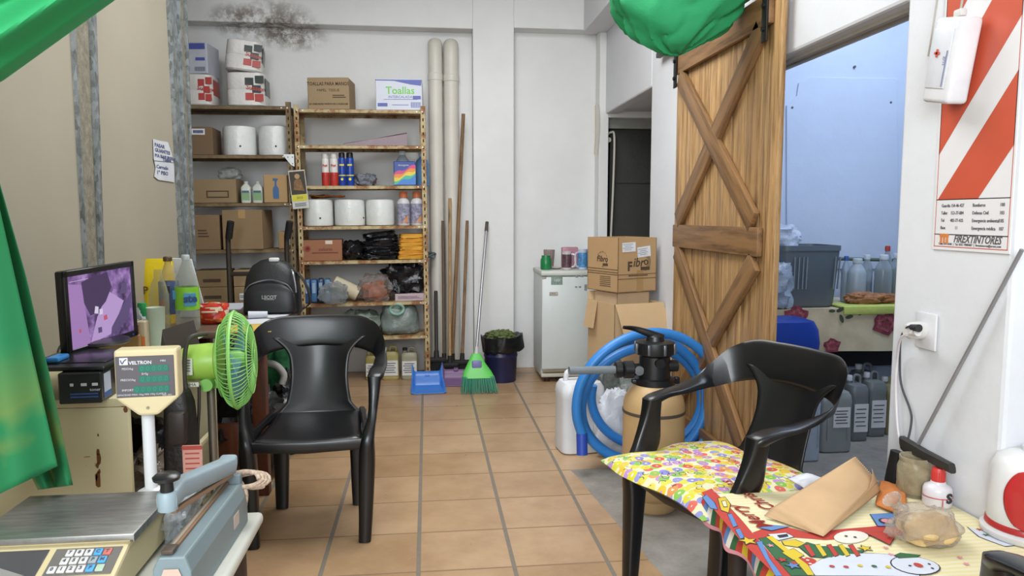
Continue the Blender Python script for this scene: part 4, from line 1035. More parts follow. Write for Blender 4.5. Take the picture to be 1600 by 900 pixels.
pz = P(1000, 577, Y=ty).z; pr = .028
mb = MB().cyl((-vr * .7, 0, pz), (-vr * 1.5, 0, pz), .026)
mb.lathe([(.034, 0), (.038, .004), (.038, .04), (.034, .044)], 12, M=T(-vr * 1.35, 0, pz) @ R(-PI / 2, 'Y'), smooth=False)
mb.lathe([(.03, 0), (.034, .003), (.034, .028), (.03, .03)], 16, M=T(-vr * 1.35 - .05, 0, pz) @ R(-PI / 2, 'Y'))
mb.build('union', bp, o)
mb = MB().lathe([(.0, 0), (.02, .002), (.02, .006), (.0, .008)], 16, M=T(-vr * 1.1, -.028, pz) @ R(PI / 2, 'X')); mb.build('union_plug', C('6a6c70', .3), o)
pe = P(889, 579, Y=ty - .02)
mb = MB().lathe([(.0235, 0), (.0235, 1), (.02, 1), (.02, 0)], 20, cap=False, M=T(-vr * 1.35 - .07, 0, pz) @ (Vector((pe.x - cxp + vr * 1.35 + .07, pe.y - ty, pe.z - pz)).to_track_quat('Z', 'Y').to_matrix().to_4x4()) @ Matrix.Diagonal((.72, .72, (Vector((pe.x - cxp + vr * 1.35 + .07, pe.y - ty, pe.z - pz))).length, 1)))
mb.build('pipe', C('6f777c', .4), o)
# white cloth and dark bundle inside the coil
q = P(958, 650, Y=3.6)
bag('white_rag', 'crumpled white rag stuffed in the hose coil beside the tank', (.22, .14, .34), C('c0c3ca', .8, bmp=.3), 91, (P(962, 650, Y=3.72).x, 3.72, 0), cat='rag', fine=.12)
q = P(972, 600, Y=3.75)
bag('grey_bag', 'grey green plastic bag behind the hose beside the lower carton', (.22, .2, .46), C('5f6460', .4, var=.4, scale=12, bmp=.5), 92, (q.x, 3.86, 0), cat='bag')

# ================================================================ MONOBLOC CHAIRS
blk = C('0c0d10', .33, var=.15, coat=.12)
def chair(lab, loc, rz, group):
    o = thing('plastic_armchair', lab, 'chair', loc, rz, group)
    SZ = .405
    def seat(u, v_):
        fr = 1 - v_; x = (u - .5) * 2; hw = .212 - .03 * v_
        y = -.215 + .42 * v_
        z = SZ + .012 * x * x - .014 * math.sin(PI * min(1, v_ * 1.1)) - .018 * max(0, 1 - v_ / .08) ** 2 - .025 * max(0, (abs(x) - .9) / .1)
        return Vector((x * hw, y - .015 * (1 - x * x) * (1 - v_), z))
    mb = MB().grid(seat, 28, 28); mb.build('seat', blk, o, solid=.008)
    # back: panel of the shell
    def bk_(u, v_):
        x = (u - .5) * 2; hw = .15 - .03 * math.sin(PI * min(1, v_ * 1.0))  + max(0, .15 - v_) * .25 + .06 * max(0, (v_ - .72) / .28) ** 2
        y = .19 + .118 * v_ ** .95 + .014 * math.sin(PI * v_) - (.03 + .02 * v_ ** 3) * (x * x)
        z = SZ - .004 + .33 * v_
        return Vector((x * hw, y, z))
    mb = MB().grid(bk_, 20, 26); mb.build('backrest', blk, o, solid=.007)
    # continuous band: arms and top rail
    half = [((.250, -.115, .585), (.012, 0, 0), (0, .03, .008)),
            ((.254, -.11, .618), (.03, 0, 0), (0, .02, -.01)),
            ((.260, -.05, .634), (.032, 0, 0), (0, .004, -.011)),
            ((.267, .02, .64), (.03, 0, .004), (0, .002, -.010)),
            ((.267, .11, .657), (.026, 0, .012), (-.002, .004, -.012)),
            ((.262, .175, .682), (.018, .0, .036), (-.008, .008, -.006)),
            ((.235, .235, .718), (.014, .006, .062), (-.006, .008, -.002)),
            ((.175, .275, .741), (.008, .012, .070), (-.003, .008, -.001)),
            ((.09, .294, .747), (.002, .012, .068), (-.001, .008, -.001)),
            ((.0, .30, .75), (.0, .012, .066), (0, .008, -.001))]
    mir = lambda s_: (tuple((-s_[0][0], s_[0][1], s_[0][2])), (s_[1][0], -s_[1][1], -s_[1][2]), (-s_[2][0], s_[2][1], s_[2][2]))
    secs = half + [(( -a[0], a[1], a[2]), (b_[0] * -1, b_[1], b_[2]), (-c_[0], c_[1], c_[2])) for a, b_, c_ in half[:-1][::-1]]
    # keep the frame continuous through the centre: A flips x only, so sections stay consistent
    mb = MB()
    mb.loft(smooth_secs(secs, 5), 16, 3)
    mb.build('arm_band', blk, o)
    for e in (-1, 1):
        # front leg with arm upright
        sec = [((e * .250, -.11, .626), (.028 * e, 0, 0), (0, .03, .0)), ((e * .248, -.118, .56), (.022 * e, 0, 0), (0, .036, 0)), ((e * .24, -.14, .47), (.018 * e, 0, 0), (0, .052, 0)),
               ((e * .224, -.19, .4), (.026 * e, 0, 0), (0, .045, 0)), ((e * .219, -.2, .3), (.032 * e, 0, 0), (0, .034, 0)), ((e * .212, -.213, .1), (.027 * e, 0, 0), (0, .026, 0)), ((e * .207, -.22, .003), (.024 * e, 0, 0), (0, .022, 0))]
        MB().loft(smooth_secs(sec, 4), 16, 3.5).build('leg', blk, o)
        sec = [((e * .165, .185, .41), (.036 * e, 0, 0), (0, .028, 0)), ((e * .160, .18, .3), (.034 * e, 0, 0), (0, .024, 0)), ((e * .160, .168, .1), (.029 * e, 0, 0), (0, .02, 0)), ((e * .161, .16, .003), (.026 * e, 0, 0), (0, .018, 0))]
        MB().loft(smooth_secs(sec, 4), 16, 3.5).build('leg', blk, o)
        # gusset joining seat side to front leg and backrest foot
        MB().loft(smooth_secs([((e * .212, -.15, SZ - .0), (.012 * e, 0, 0), (0, .002, .03)), ((e * .203, .0, SZ + .006), (.012 * e, 0, 0), (0, .0, .016)), ((e * .183, .17, SZ + .004), (.014 * e, 0, 0), (0, .0, .024))], 5), 12, 3).build('seat_rail', blk, o)
    MB().loft([((-.21, -.212, SZ - .022), (0, .007, 0), (0, 0, .02)), ((0, -.235, SZ - .022), (0, .007, 0), (0, 0, .022)), ((.21, -.212, SZ - .022), (0, .007, 0), (0, 0, .02))], 12, 3).build('front_rail', blk, o)
    return o
c1 = chair('shiny black plastic armchair standing empty on the tiles beside the green fan', (-.465, 3.02, 0), .03, 'black plastic armchairs')
fa, fb = Vector((.602, 2.357, 0)), Vector((.736, 1.917, 0)); mid = (fa + fb) / 2
side = (Vector((1.187, 2.072, 0)) - fb).normalized()
rzc = math.atan2(side.y, side.x) - PI / 2
c2 = dup(c1, (mid.x + side.x * .295, mid.y + side.y * .295, 0), rzc, 'black plastic armchair with a colourful ring patterned cushion, by the storeroom')
c3 = dup(c1, (1.30, 1.10, 0), PI + .05, 'black plastic armchair at the near corner, only its arm in view')
# ---- cushion on the right chair
cm, t, b = nt('ring_print_cloth'); v = coords(t)
def rings(scale, off, k0, k1):
    mp = t.nodes.new('ShaderNodeVectorMath'); mp.inputs[1].default_value = off; t.links.new(v, mp.inputs[0])
    vo = t.nodes.new('ShaderNodeTexVoronoi'); vo.voronoi_dimensions = '2D'; vo.inputs['Scale'].default_value = scale; vo.inputs['Randomness'].default_value = .75; t.links.new(mp.outputs[0], vo.inputs['Vector'])
    sc = t.nodes.new('ShaderNodeSeparateColor'); t.links.new(vo.outputs['Color'], sc.inputs[0])
    col = ramp(t, sc.outputs[0], [(0, hx('cfae28')), (.2, hx('c8c02e')), (.40, hx('7fb04c')), (.50, hx('c94a44')), (.60, hx('ad7ab8')), (.7, hx('d5c448')), (.8, hx('7f7fc4')), (.9, hx('c98a4a'))], 'CONSTANT')
    d = vo.outputs['Distance']
    outer = math_n(t, 'LESS_THAN', d, k1); inner = math_n(t, 'GREATER_THAN', d, k0)
    return col, math_n(t, 'MULTIPLY', outer, inner)
base = hx('d3ceaa')
col, msk = rings(27, (0, 0, 0), .05, .44); c = mixrgb(t, base, col, math_n(t, 'MULTIPLY', msk, .9))
col, msk = rings(21, (.37, .61, 0), .10, .34); c = mixrgb(t, c, col, msk)
col, msk = rings(33, (.77, .21, 0), .30, .38); c = mixrgb(t, c, hx('4a4040'), math_n(t, 'MULTIPLY', msk, math_n(t, 'GREATER_THAN', noise_n(t, v, 18, 2), .56)))
t.links.new(c, b.inputs['Base Color']); b.inputs['Roughness'].default_value = .85; bump(t, b, noise_n(t, v, 20, 3), .3)
cush = MB()
def cu_(u, v_):
    x = (u - .5) * 2; y = (v_ - .5) * 2; e = max(abs(x), abs(y)); k = (1 - abs(x) ** 6) * (1 - abs(y) ** 6)
    return x, y, k
def ctop(u, v_):
    x, y, k = cu_(u, v_); return Vector((x * (.262 + .012 * math.sin(y * 5)), y * .25 + .012 * math.sin(x * 4), .012 + .036 * max(k, 0) ** .5 + .006 * noise.noise(Vector((x * 2.5, y * 2.5, 1)))))
def cbot(u, v_):
    x, y, k = cu_(u, v_); return Vector((x * (.262 + .012 * math.sin(y * 5)), y * .25 + .012 * math.sin(x * 4), .010 - .008 * max(k, 0) ** .5))
cush.grid(ctop, 40, 40); cush.grid(lambda u, v_: cbot(1 - u, v_), 40, 40)
M = Matrix.Rotation(rzc, 4, 'Z')
o = single('seat_cushion', cush, cm, 'flat seat cushion printed with colourful rings on the right chair', 'cushion', (mid.x + side.x * .235, mid.y + side.y * .235, .415), rzc)

# ================================================================ LOW TABLE WITH HOLIDAY CLOTH
TZ = .47
tx0, tx1, ty0, ty1 = .775, 1.395, 1.32, 1.93
o = thing('low_table', 'low table hidden under the Merry Christmas cloth', 'table', ((tx0 + tx1) / 2, (ty0 + ty1) / 2, 0))
W, D = tx1 - tx0 - .02, ty1 - ty0 - .02
tw = C('2a211c', .6)
MB().rbox((0, 0, TZ - .018), (W, D, .024), .004).build('tabletop', tw, o)
for sx in (-1, 1):
    for sy in (-1, 1): MB().cyl((sx * (W / 2 - .05), sy * (D / 2 - .05), .0), (sx * (W / 2 - .05), sy * (D / 2 - .05), TZ - .03), .02, .028).build('leg', tw, o)
PAL = ['d2bd7c', 'b23a30', '2f5f3a', 'cbb12c', '5a7fb5', 'c6cbd6', 'd9d4c8', '3a4a8a', 'd08a95', '2b2a33', 'e0cf9a']
cl_yel, t, b = nt('striped_cream_cloth'); v = coords(t)
wv = t.nodes.new('ShaderNodeTexWave'); wv.bands_direction = 'Y'; wv.inputs['Scale'].default_value = 17; t.links.new(v, wv.inputs[0])
t.links.new(ramp(t, wv.outputs['Fac'], [(.3, hx('dacd9a')), (.7, hx('dad3b4'))]), b.inputs['Base Color']); b.inputs['Roughness'].default_value = .8
cm_ = [cl_yel] + [C(h, .8, var=.05) for h in PAL[1:]]
cx, cy_ = (tx0 + tx1) / 2, (ty0 + ty1) / 2
mb = MB()
x0, x1, y0, y1 = tx0 - .01 - cx, tx1 + .008 - cx, ty0 - .012 - cy_, ty1 + .012 - cy_
def zc(x, y): return .004 + .0035 * (noise.noise(Vector((x * 9, y * 9, 2))) + .6)
ring = 0
NX, NY = 60, 60
def top(u, v_):
    x, y = x0 + (x1 - x0) * u, y0 + (y1 - y0) * v_; return Vector((x, y, zc(x, y)))
mb.grid(top, NX, NY)
# hanging left skirt with border print
def skirt(u, v_):
    y = y0 + (y1 - y0) * u; return Vector((x0 - .012 * math.sin(v_ * 1.5) - .01 * math.sin(u * 21) * v_, y + .0 * v_, zc(x0, y) * (1 - v_) - .055 * v_ - .006 * math.sin(u * 30) * v_))
mb.grid(skirt, 80, 6, mf=lambda u, v_: 8 if v_ > .82 else (4, 1, 3, 1, 2, 6)[int(u * 26) % 6])
def skf(u, v_):
    x = x0 + (x1 - x0) * u; return Vector((x, y1 + .01 * v_, zc(x, y1) * (1 - v_) - .05 * v_))
mb.grid(skf, 40, 4, mf=lambda u, v_: 1)
def dec(pts, m, lift=1):
    """print: triangulated onto the cloth surface"""
    bm = bmesh.new(); vs = [bm.verts.new((p[0], p[1], 0)) for p in pts]; f = bm.faces.new(vs)
    bmesh.ops.triangulate(bm, faces=[f])
    for _ in range(2):
        es = [e for e in bm.edges if e.calc_length() > .03]
        if es: bmesh.ops.subdivide_edges(bm, edges=es, cuts=1, use_grid_fill=False); bmesh.ops.triangulate(bm, faces=bm.faces[:])
    bm.verts.index_update()
    mb.add([(q.co.x, q.co.y, zc(q.co.x, q.co.y) + .0009 * lift) for q in bm.verts], [[q.index for q in fc.verts] if fc.normal.z > 0 else [q.index for q in fc.verts][::-1] for fc in bm.faces], m); bm.free()
def W2L(px, py):
    q = P(px, py, Z=TZ + .006); return (q.x - cx, q.y - cy_)
def dpx(pts, m, lift=1):
    if m not in (9,) and lift > 1 and not (m == 8 and lift > 3):
        ax_, ay_ = sum(q[0] for q in pts) / len(pts), sum(q[1] for q in pts) / len(pts)
        def grow(q):
            L = math.hypot(q[0] - ax_, q[1] - ay_) or 1; return (q[0] + (q[0] - ax_) / L * 1.6, q[1] + (q[1] - ay_) / L * 1.0)
        dec([W2L(*grow(q)) for q in pts], 9, lift - .45)
    dec([W2L(*q) for q in pts], m, lift)
def ell(c, a, b_, ang, m, lift, n=20):
    dec([(c[0] + a * math.cos(i * 2 * PI / n) * math.cos(ang) - b_ * math.sin(i * 2 * PI / n) * math.sin(ang), c[1] + a * math.cos(i * 2 * PI / n) * math.sin(ang) + b_ * math.sin(i * 2 * PI / n) * math.cos(ang)) for i in range(n)], m, lift)
def star(px, py, r, m, lift=3, a0=.3):
    c_ = W2L(px, py)
    if r > .011: dec([(c_[0] + (r if i % 2 == 0 else r * .5) * 1.2 * math.cos(a0 + i * PI / 5), c_[1] + (r if i % 2 == 0 else r * .5) * 1.2 * math.sin(a0 + i * PI / 5)) for i in range(10)], 9, lift - .4)
    c_ = W2L(px, py); dec([(c_[0] + (r if i % 2 == 0 else r * .42) * math.cos(a0 + i * PI / 5), c_[1] + (r if i % 2 == 0 else r * .42) * math.sin(a0 + i * PI / 5)) for i in range(10)], m, lift)
# left border band: pink hem line, red and patches
bp_ = [(1090, 772), (1102, 763), (1128, 764), (1152, 795), (1178, 826), (1235, 899), (1205, 899), (1150, 840)]
dpx([(1096, 768), (1112, 762), (1135, 785), (1160, 812), (1182, 838), (1236, 899), (1214, 899), (1160, 845), (1120, 800)], 1, 1)
dpx([(1098, 776), (1104, 772), (1116, 784), (1121, 795), (1110, 792)], 4, 2)
dpx([(1122, 778), (1133, 776), (1141, 787), (1138, 800), (1127, 796)], 3, 2); dpx([(1128, 783), (1134, 782), (1136, 791), (1131, 791)], 0, 3)
dpx([(1137, 803), (1143, 802), (1152, 820), (1146, 822)], 4, 2); dpx([(1149, 826), (1156, 824), (1163, 838), (1157, 840)], 4, 2)
star(1169, 844, .022, 3, 3)
# red frame band across
dpx([(1176, 830), (1200, 822), (1230, 822), (1262, 830), (1300, 826), (1380, 818), (1430, 820), (1424, 834), (1330, 838), (1290, 842), (1240, 838), (1200, 836), (1184, 842)], 1, 1)
dpx([(1186, 824), (1205, 820), (1234, 822), (1206, 828)], 4, 3)
dpx([(1186, 840), (1200, 838), (1246, 870), (1268, 899), (1236, 899)], 2, 2); dpx([(1197, 838), (1206, 836), (1262, 882), (1272, 899), (1262, 899), (1240, 872)], 3, 3)
dpx([(1182, 846), (1190, 844), (1202, 870), (1222, 899), (1212, 899)], 4, 2)
star(1222, 874, .013, 1, 4); star(1204, 852, .010, 8, 4); star(1239, 884, .017, 4, 4)
# gingham blob, tree, gift
ell(W2L(1256, 876), .032, .022, .3, 1, 2); 
for a_, b2 in ((1247, 873), (1254, 879), (1262, 874), (1256, 870), (1266, 880)): ell(W2L(a_, b2), .004, .004, 0, 6, 3, 8)
dpx([(1248, 852), (1262, 846), (1282, 852), (1312, 852), (1338, 858), (1352, 858), (1340, 866), (1300, 870), (1268, 868)], 2, 2)
for i_, (a_, m_) in enumerate(((1262, 1), (1280, 3), (1298, 1), (1316, 3), (1332, 1))): dpx([(a_ - 6, 851), (a_ + 1, 850), (a_ + 12, 866), (a_ + 6, 868)], m_, 3)
star(1352, 856, .016, 3, 3)
dpx([(1222, 862), (1240, 856), (1256, 866), (1240, 874)], 3, 3); dpx([(1222, 844), (1242, 842), (1258, 848), (1246, 853), (1226, 850)], 3, 2)
dpx([(1200, 834), (1228, 832), (1240, 838), (1216, 843)], 5, 3); dpx([(1214, 836), (1230, 834), (1232, 838), (1218, 840)], 9, 4)
# snowman lying along the cloth: generic snow body, head, scarf, hat
dpx([(1262, 884), (1284, 872), (1310, 865), (1350, 863), (1400, 866), (1430, 872), (1440, 886), (1436, 899), (1274, 899)], 5, 2)
for a_ in range(1300, 1400, 22): ell(W2L(a_, 884 + (a_ % 3)), .006, .006, 0, (1, 3, 2, 3, 1)[(a_ // 22) % 5], 4, 10)
ell(W2L(1430, 882), .056, .044, .2, 9, 2.5); ell(W2L(1430, 882), .053, .041, .2, 5, 3.2)
ell(W2L(1435, 883), .009, .011, 0, 1, 5); ell(W2L(1452, 881), .003, .004, 0, 9, 5, 8); ell(W2L(1457, 888), .003, .004, 0, 9, 5, 8); ell(W2L(1422, 884), .004, .003, 0, 9, 5, 8)
dpx([(1398, 868), (1408, 864), (1438, 866), (1432, 870), (1406, 872)], 2, 4)
# upper snow face with red hat at the bag's corner
ell(W2L(1330, 838), .05, .03, .4, 6, 3); dpx([(1352, 832), (1386, 830), (1398, 838), (1390, 852), (1372, 842)], 1, 4)
ell(W2L(1336, 840), .004, .004, 0, 9, 5, 8); ell(W2L(1322, 838), .004, .004, 0, 9, 5, 8)
for (a_, b2, m_) in ((1384, 856, 8), (1392, 866, 8), (1500, 870, 8), (1510, 880, 8), (1192, 744, 8), (1118, 768, 8), (1470, 842, 8), (1560, 838, 3), (1530, 826, 1), (1540, 834, 2), (1554, 830, 4)): star(a_, b2, .009, m_, 3)
dpx([(1360, 802), (1400, 800), (1420, 812), (1410, 822), (1372, 820)], 4, 3); ell(W2L(1386, 814), .02, .02, 0, 9, 4); ell(W2L(1386, 814), .014, .014, 0, 8, 5)
dpx([(1512, 822), (1560, 834), (1590, 850), (1570, 852), (1530, 836)], 5, 2)
# writing
for s_, px, py, sz in (('Merry', 1172, 806, .060), ('Christmas', 1168, 772, .056)):
    a_ = W2L(px, py)
    tb = MB().text(s_, sz, Matrix.Identity(4), 0, bold=.0009, ext=.0002, shear=.15)
    ang_ = math.radians(100)
    mb.add([(a_[0] + x * math.cos(ang_) - y * math.sin(ang_), a_[1] + x * math.sin(ang_) + y * math.cos(ang_), 0) for x, y, z in tb.v], tb.f, 1)
    k = len(tb.v)
    for i in range(len(mb.v) - k, len(mb.v)): x, y, z = mb.v[i]; mb.v[i] = (x, y, zc(x, y) + .0032)
single('holiday_tablecloth', mb, cm_, 'colourful Merry Christmas tablecloth with snowmen spread over the low table', 'tablecloth', (cx, cy_, TZ - .004))
TT = TZ + .006
# paper bag: flattened open bag lying
A_, B_, C_, D_ = P(1196, 800, Z=TT + .03), P(1284, 838, Z=TT + .004), P(1374, 770, Z=TT + .02), P(1338, 716, Z=TT + .10)
mb = MB()
tl = P(1335, 714, Z=TT + .11); tr = P(1362, 726, Z=TT + .10); rb_ = P(1376, 768, Z=TT + .012); bb = P(1286, 838, Z=TT + .002); bl = P(1194, 806, Z=TT + .002)
blu = P(1204, 795, Z=TT + .02)
bl2 = P(1225, 790, Z=TT + .002); far = P(1330, 770, Z=TT + .002)
def quad(a, b_, c_, d_, wob, seed, m=0):
    def f(u, v_):
        p_ = a.lerp(b_, u).lerp(d_.lerp(c_, u), v_); k = math.sin(PI * u) * math.sin(PI * v_)
        p_ = p_.copy(); p_.z += wob * k + .004 * noise.noise(Vector((u * 4, v_ * 4, seed))) * k * 2; return p_
    mb.grid(f, 16, 12, m)
quad(blu, bb, rb_.lerp(tr, .35) + Vector((0, 0, .0)), tl, .012, 1)         # upper face
quad(bb, rb_, tr + Vector((0, 0, -.01)), rb_.lerp(tr, .35), -.006, 2)       # side gusset
quad(blu, bl, bb, bb, 0, 3)
quad(blu, tl, far, bl2, .0, 4)
# pinked teeth at the mouth
d_ = (rb_.lerp(tr, .35) - tl); n = 16
for i in range(n):
    a = tl + d_ * (i / n); c_ = tl + d_ * ((i + 1) / n); e = (tl - blu).normalized() * .006
    mb.add([a, c_, (a + c_) / 2 + e], [(0, 1, 2)])
o = single('paper_bag', mb, C('bb9a74', .8, var=.05, bmp=.15, bscale=20), 'empty brown paper bag lying open on the holiday tablecloth', 'paper bag', solid=.0012)
# orange cloth, white napkin
q = P(1400, 775, Z=TT)
def clothp(name, lab, pts, mat, zh, seed, z0=TT):
    mb = MB(); P4 = [P(x, y, Z=z0) for x, y in pts]
    def f(u, v_):
        p_ = P4[0].lerp(P4[1], u).lerp(P4[3].lerp(P4[2], u), v_).copy(); p_.z += .003 + zh * (noise.noise(Vector((u * 3, v_ * 3, seed))) * .5 + .5) * (math.sin(PI * u) * math.sin(PI * v_)) ** .5; return p_
    mb.grid(f, 20, 20); return single(name, mb, mat, lab, 'cloth', solid=.003)
clothp('orange_cloth', 'orange cleaning cloth crumpled on the holiday tablecloth behind the paper bag', [(1368, 790), (1418, 812), (1414, 764), (1376, 752)], C('c7783a', .9, bmp=.3, bscale=100), .025, 4)
clothp('white_napkin', 'white paper napkin beside the paper bag near the cushion', [(1232, 750), (1256, 764), (1292, 752), (1262, 742)], C('d5d6dc', .8), .02, 6)
# glass jar, bottle, crumb bag, dark jar
def onT(px, Yy): return (P(px, 800, Y=Yy).x, Yy, TT - .002)
Yj = 1.88; r = (P(1450, 780, Y=Yj).x - P(1403, 780, Y=Yj).x) / 2; h = P(1420, 712, Y=Yj).z - TT
L = onT(1426, Yj)
o = bottle('glass_jar', 'cloudy glass jar half full of crumbs beside the red capped bottle', [(r * .9, 0), (r, .008), (r * 1.0, h * .72), (r * .9, h * .84), (r * .86, h * .88), (r * .9, h * .9), (r * .9, h), (r * .84, h), (r * .82, h * .86), (r * .93, h * .7), (r * .94, .01)], CLEAR('c2b79a', .28, .2, .2), loc=L, cat='jar', n=32)
MB().lathe([(r * .88, .008), (r * .92, .02), (r * .92, h * .6), (r * .5, h * .68)], 28).build('contents', C('98855a', .9, var=.5, scale=60, bmp=.8), o)
Yb = 1.80; r = (P(1484, 780, Y=Yb).x - P(1441, 780, Y=Yb).x) * .45; L = onT(1463, Yb)
zc0, zc1, zc2 = (P(1463, y, Y=Yb).z - TT for y in (756, 750, 730))
bottle('pill_bottle', 'small white bottle with red cap and label on the holiday tablecloth', [(r * .95, 0), (r, .005), (r, zc0 - .012), (r * .9, zc0 - .003), (r * .55, zc0 + .004), (r * .5, zc1)], C('cfcbd0', .3), (r * .46, zc1 - .006, zc2 - zc1 + .006, C('c23a35', .4)), (r * 1.01, .015, zc0 - .03, C('c9c6cc', .5)), loc=L)
mb = MB().lathe([(r * 1.03, zc0 - .03), (r * 1.03, zc0 - .027)], 28, 0, cap=False); mb.text('S', .035, FRONT(r * .2, -r * 1.03, zc0 * .5), 1, bold=.002); mb.text('J', .03, FRONT(-r * .3, -r * 1.02, zc0 * .3), 0)
o = mb.build('label_print', [C('b85a5a'), C('2a2a30')]); o.parent = [x for x in bpy.data.objects if x.name.startswith('pill_bottle')][0]
Yd = 1.92; r = .033; L = onT(1489, Yd)
bottle('dark_jar', 'dark ribbed jar behind the white bottle against the wall', [(r * .9, 0), (r, .01), (r * 1.03, .05), (r * .95, .09), (r * .6, .105), (r * .6, .115)], C('2b231f', .5, var=.5, scale=60, bmp=.6, bscale=80), loc=(L[0], Yd - .03, L[2]), cat='jar')
q = P(1468, 862, Z=TT)
o = thing('bread_bag', 'clear plastic bag holding a piece of bread on the holiday tablecloth', 'plastic bag', (q.x, q.y + .06, TT - .002))
MB().blob((.155, .12, .085), 131, .22, 3, .8, fine=.08).build('film', CLEAR('cfc6ba', .12, .12, .5), o)
q2 = o.location
MB().lathe([(.02, 0), (.01, .01), (.016, .03), (.024, .04)], 14, M=T(-.045, .02, .07) @ R(-.7, 'Y'), cap=False).build('twisted_end', CLEAR('cfc6ba', .22, .12, .9), o, solid=.001)
tag(MB().blob((.125, .095, .065), 132, .25, 3, .8, M=T(0, 0, .004)).build('bread_roll', C('c9aa78', .8, var=.25, bmp=.5), None, (q2.x + .008, q2.y - .005, q2.z)), 'golden piece of bread inside the clear plastic bag', 'bread')
# kettle (white and red), mostly outside the frame at the right
Yk = 1.60; kx = P(1557, 780, Y=Yk).x
hk = P(1570, 705, Y=Yk).z - TT; rk = .085
o = thing('electric_kettle', 'round white appliance with a red side panel at the right edge', 'appliance', (kx + rk, Yk, TT - .002))
MB().lathe([(rk * .9, .012), (rk * 1.0, .03), (rk * 1.03, .07), (rk * 1.0, hk * .6), (rk * .96, hk * .8), (rk * .82, hk * .93), (rk * .5, hk * .99), (rk * .2, hk)], 40).build('body', C('d3d2d2', .3), o)
MB().lathe([(rk * 1.12, 0), (rk * 1.16, .004), (rk * 1.16, .014), (rk * 1.0, .022)], 40).build('base', C('cac8c8', .3), o)
MB().lathe([(rk * 1.0, .018), (rk * 1.05, .022), (rk * 1.04, .032), (rk * 1.0, .036)], 40).build('red_trim', C('a6292b', .3), o)
def kp(u, v_):
    a = -PI * .92 + (u) * PI * .72; z = .036 + (hk * .86 - .036) * v_; ee = math.sin(PI * v_) ** .5
    a = -PI * .56 + (a + PI * .56) * (.55 + .45 * ee)
    k = z / hk; rr2 = rk * (1.035 if k < .6 else 1.035 - (k - .6) * .26)
    return Vector((rr2 * math.cos(a), rr2 * math.sin(a), z))
MB().grid(kp, 24, 20).build('red_panel', C('b02a2a', .25), o, solid=.004)
MB().tube([(0, 0, hk - .005), (.0, 0, hk + .012)], .02, 14, sub=2).build('lid_knob', C('cfcece', .3), o)
# ================================================================ PILLAR: SIGN, LAMP BOX, SOCKET, ROD
PLX = XR - .004
def wp(px, py): q = P(px, py, X=PLX); return q
# wall plane coordinates: along = -Y (to the right in the picture), up = Z
def wallM(px, py, dx=0): q = P(px, py, X=XR - dx); return T(q.x, q.y, q.z) @ R(-PI / 2) @ R(PI / 2, 'X')
s0, s1 = wp(1456, 390), wp(1577, 396); st = wp(1470, 5)
yl, yr = s0.y, s1.y; zb_ = (s0.z + s1.z) / 2
zt_ = 2.02
Ws = yl - yr
o = thing('extinguisher_sign', 'white and red diagonally striped fire extinguisher sign board on the pillar', 'sign', (XR - .001, yl, zb_))
Ms = R(-PI / 2) @ R(PI / 2, 'X')                     # local (along, up, out)
zs = P(1467, 313, X=XR).z - zb_; zs2 = P(1460, 365, X=XR).z - zb_; Hs = zt_ - zb_
MB().box((Ws / 2, Hs / 2, .0015), (Ws, Hs, .003), 0, Ms).build('board', C('dcdadb', .35, var=.02), o)
mb = MB(); red = C('c2543c', .35, var=.04)
def qd(a, m=0, z=.0034): mb.add([(x, y, z) for x, y in a], [tuple(range(len(a)))], m, False, Ms)
in0, in1 = .008, Ws - .006
def stripe(yb0, wv_):
    # band rising to the right, clipped to the board
    sl = 1.17; y00 = zs + yb0; pts = []
    def clip(poly, f):
        out = []
        for i in range(len(poly)):
            a, b_ = poly[i], poly[(i + 1) % len(poly)]; fa_, fb_ = f(a), f(b_)
            if fa_ >= 0: out.append(a)
            if fa_ * fb_ < 0: k = fa_ / (fa_ - fb_); out.append((a[0] + (b_[0] - a[0]) * k, a[1] + (b_[1] - a[1]) * k))
        return out
    poly = [(in0, y00), (in1, y00 + (in1 - in0) * sl), (in1, y00 + (in1 - in0) * sl + wv_), (in0, y00 + wv_)]
    for f in (lambda p_: p_[1] - zs, lambda p_: Hs - .01 - p_[1]):
        poly = clip(poly, f)
        if len(poly) < 3: return
    qd(poly)
sx_ = lambda px, py: ((yl - P(px, py, X=XR).y), P(px, py, X=XR).z - zb_ - zs)
for (a_, b_) in (((1530, 308), (1466, 308)),):
    pass
# bottom stripe: meets the lower edge between x=1467 and x=1530
sl = 1.17
u1_ = sx_(1467, 311)[0]; u2_ = sx_(1530, 309)[0]
yb_lo = -(u2_ - in0) * sl; wv_ = (u2_ - u1_) * sl
per = (sx_(1461, 244)[1] - 0) - (yb_lo + 0)   # second stripe lower-left corner on the left edge
for k in range(6): stripe(yb_lo + per * k, wv_)
def frame(y0_, y1_, t_=.0022):
    qd([(in0, y0_), (in1, y0_), (in1, y0_ + t_), (in0, y0_ + t_)]); qd([(in0, y1_), (in1, y1_), (in1, y1_ + t_), (in0, y1_ + t_)])
    qd([(in0, y0_), (in0 + t_, y0_), (in0 + t_, y1_), (in0, y1_)]); qd([(in1 - t_, y0_), (in1, y0_), (in1, y1_), (in1 - t_, y1_)])
frame(.008, zs2 - .002); frame(zs2 - .002, zs); frame(zs, Hs - .01)
mb.build('stripes', red, o)
mb = MB()
mb.text('FIREXTINTORES', .0285, Ms @ T(Ws * .6, (zs2 + .008) * .6, .0036), 0, shear=.35, bold=.0004, sx=.82)
mb.text('Calle 375 5038  |  Tel. 0351 4980407  |  firextintores@arnet.com', .0085, Ms @ T(Ws * .5, .0165, .0036), 0)
rows = [('Guardia', '154-46-427', 'Bomberos', '100'), ('Taller', '153-77-084', 'Defensa Civil', '103'), ('Tel', '483-77-435', 'Emergencia ambiental', '105'), ('Base', '11', 'Emergencia médica', '107')]
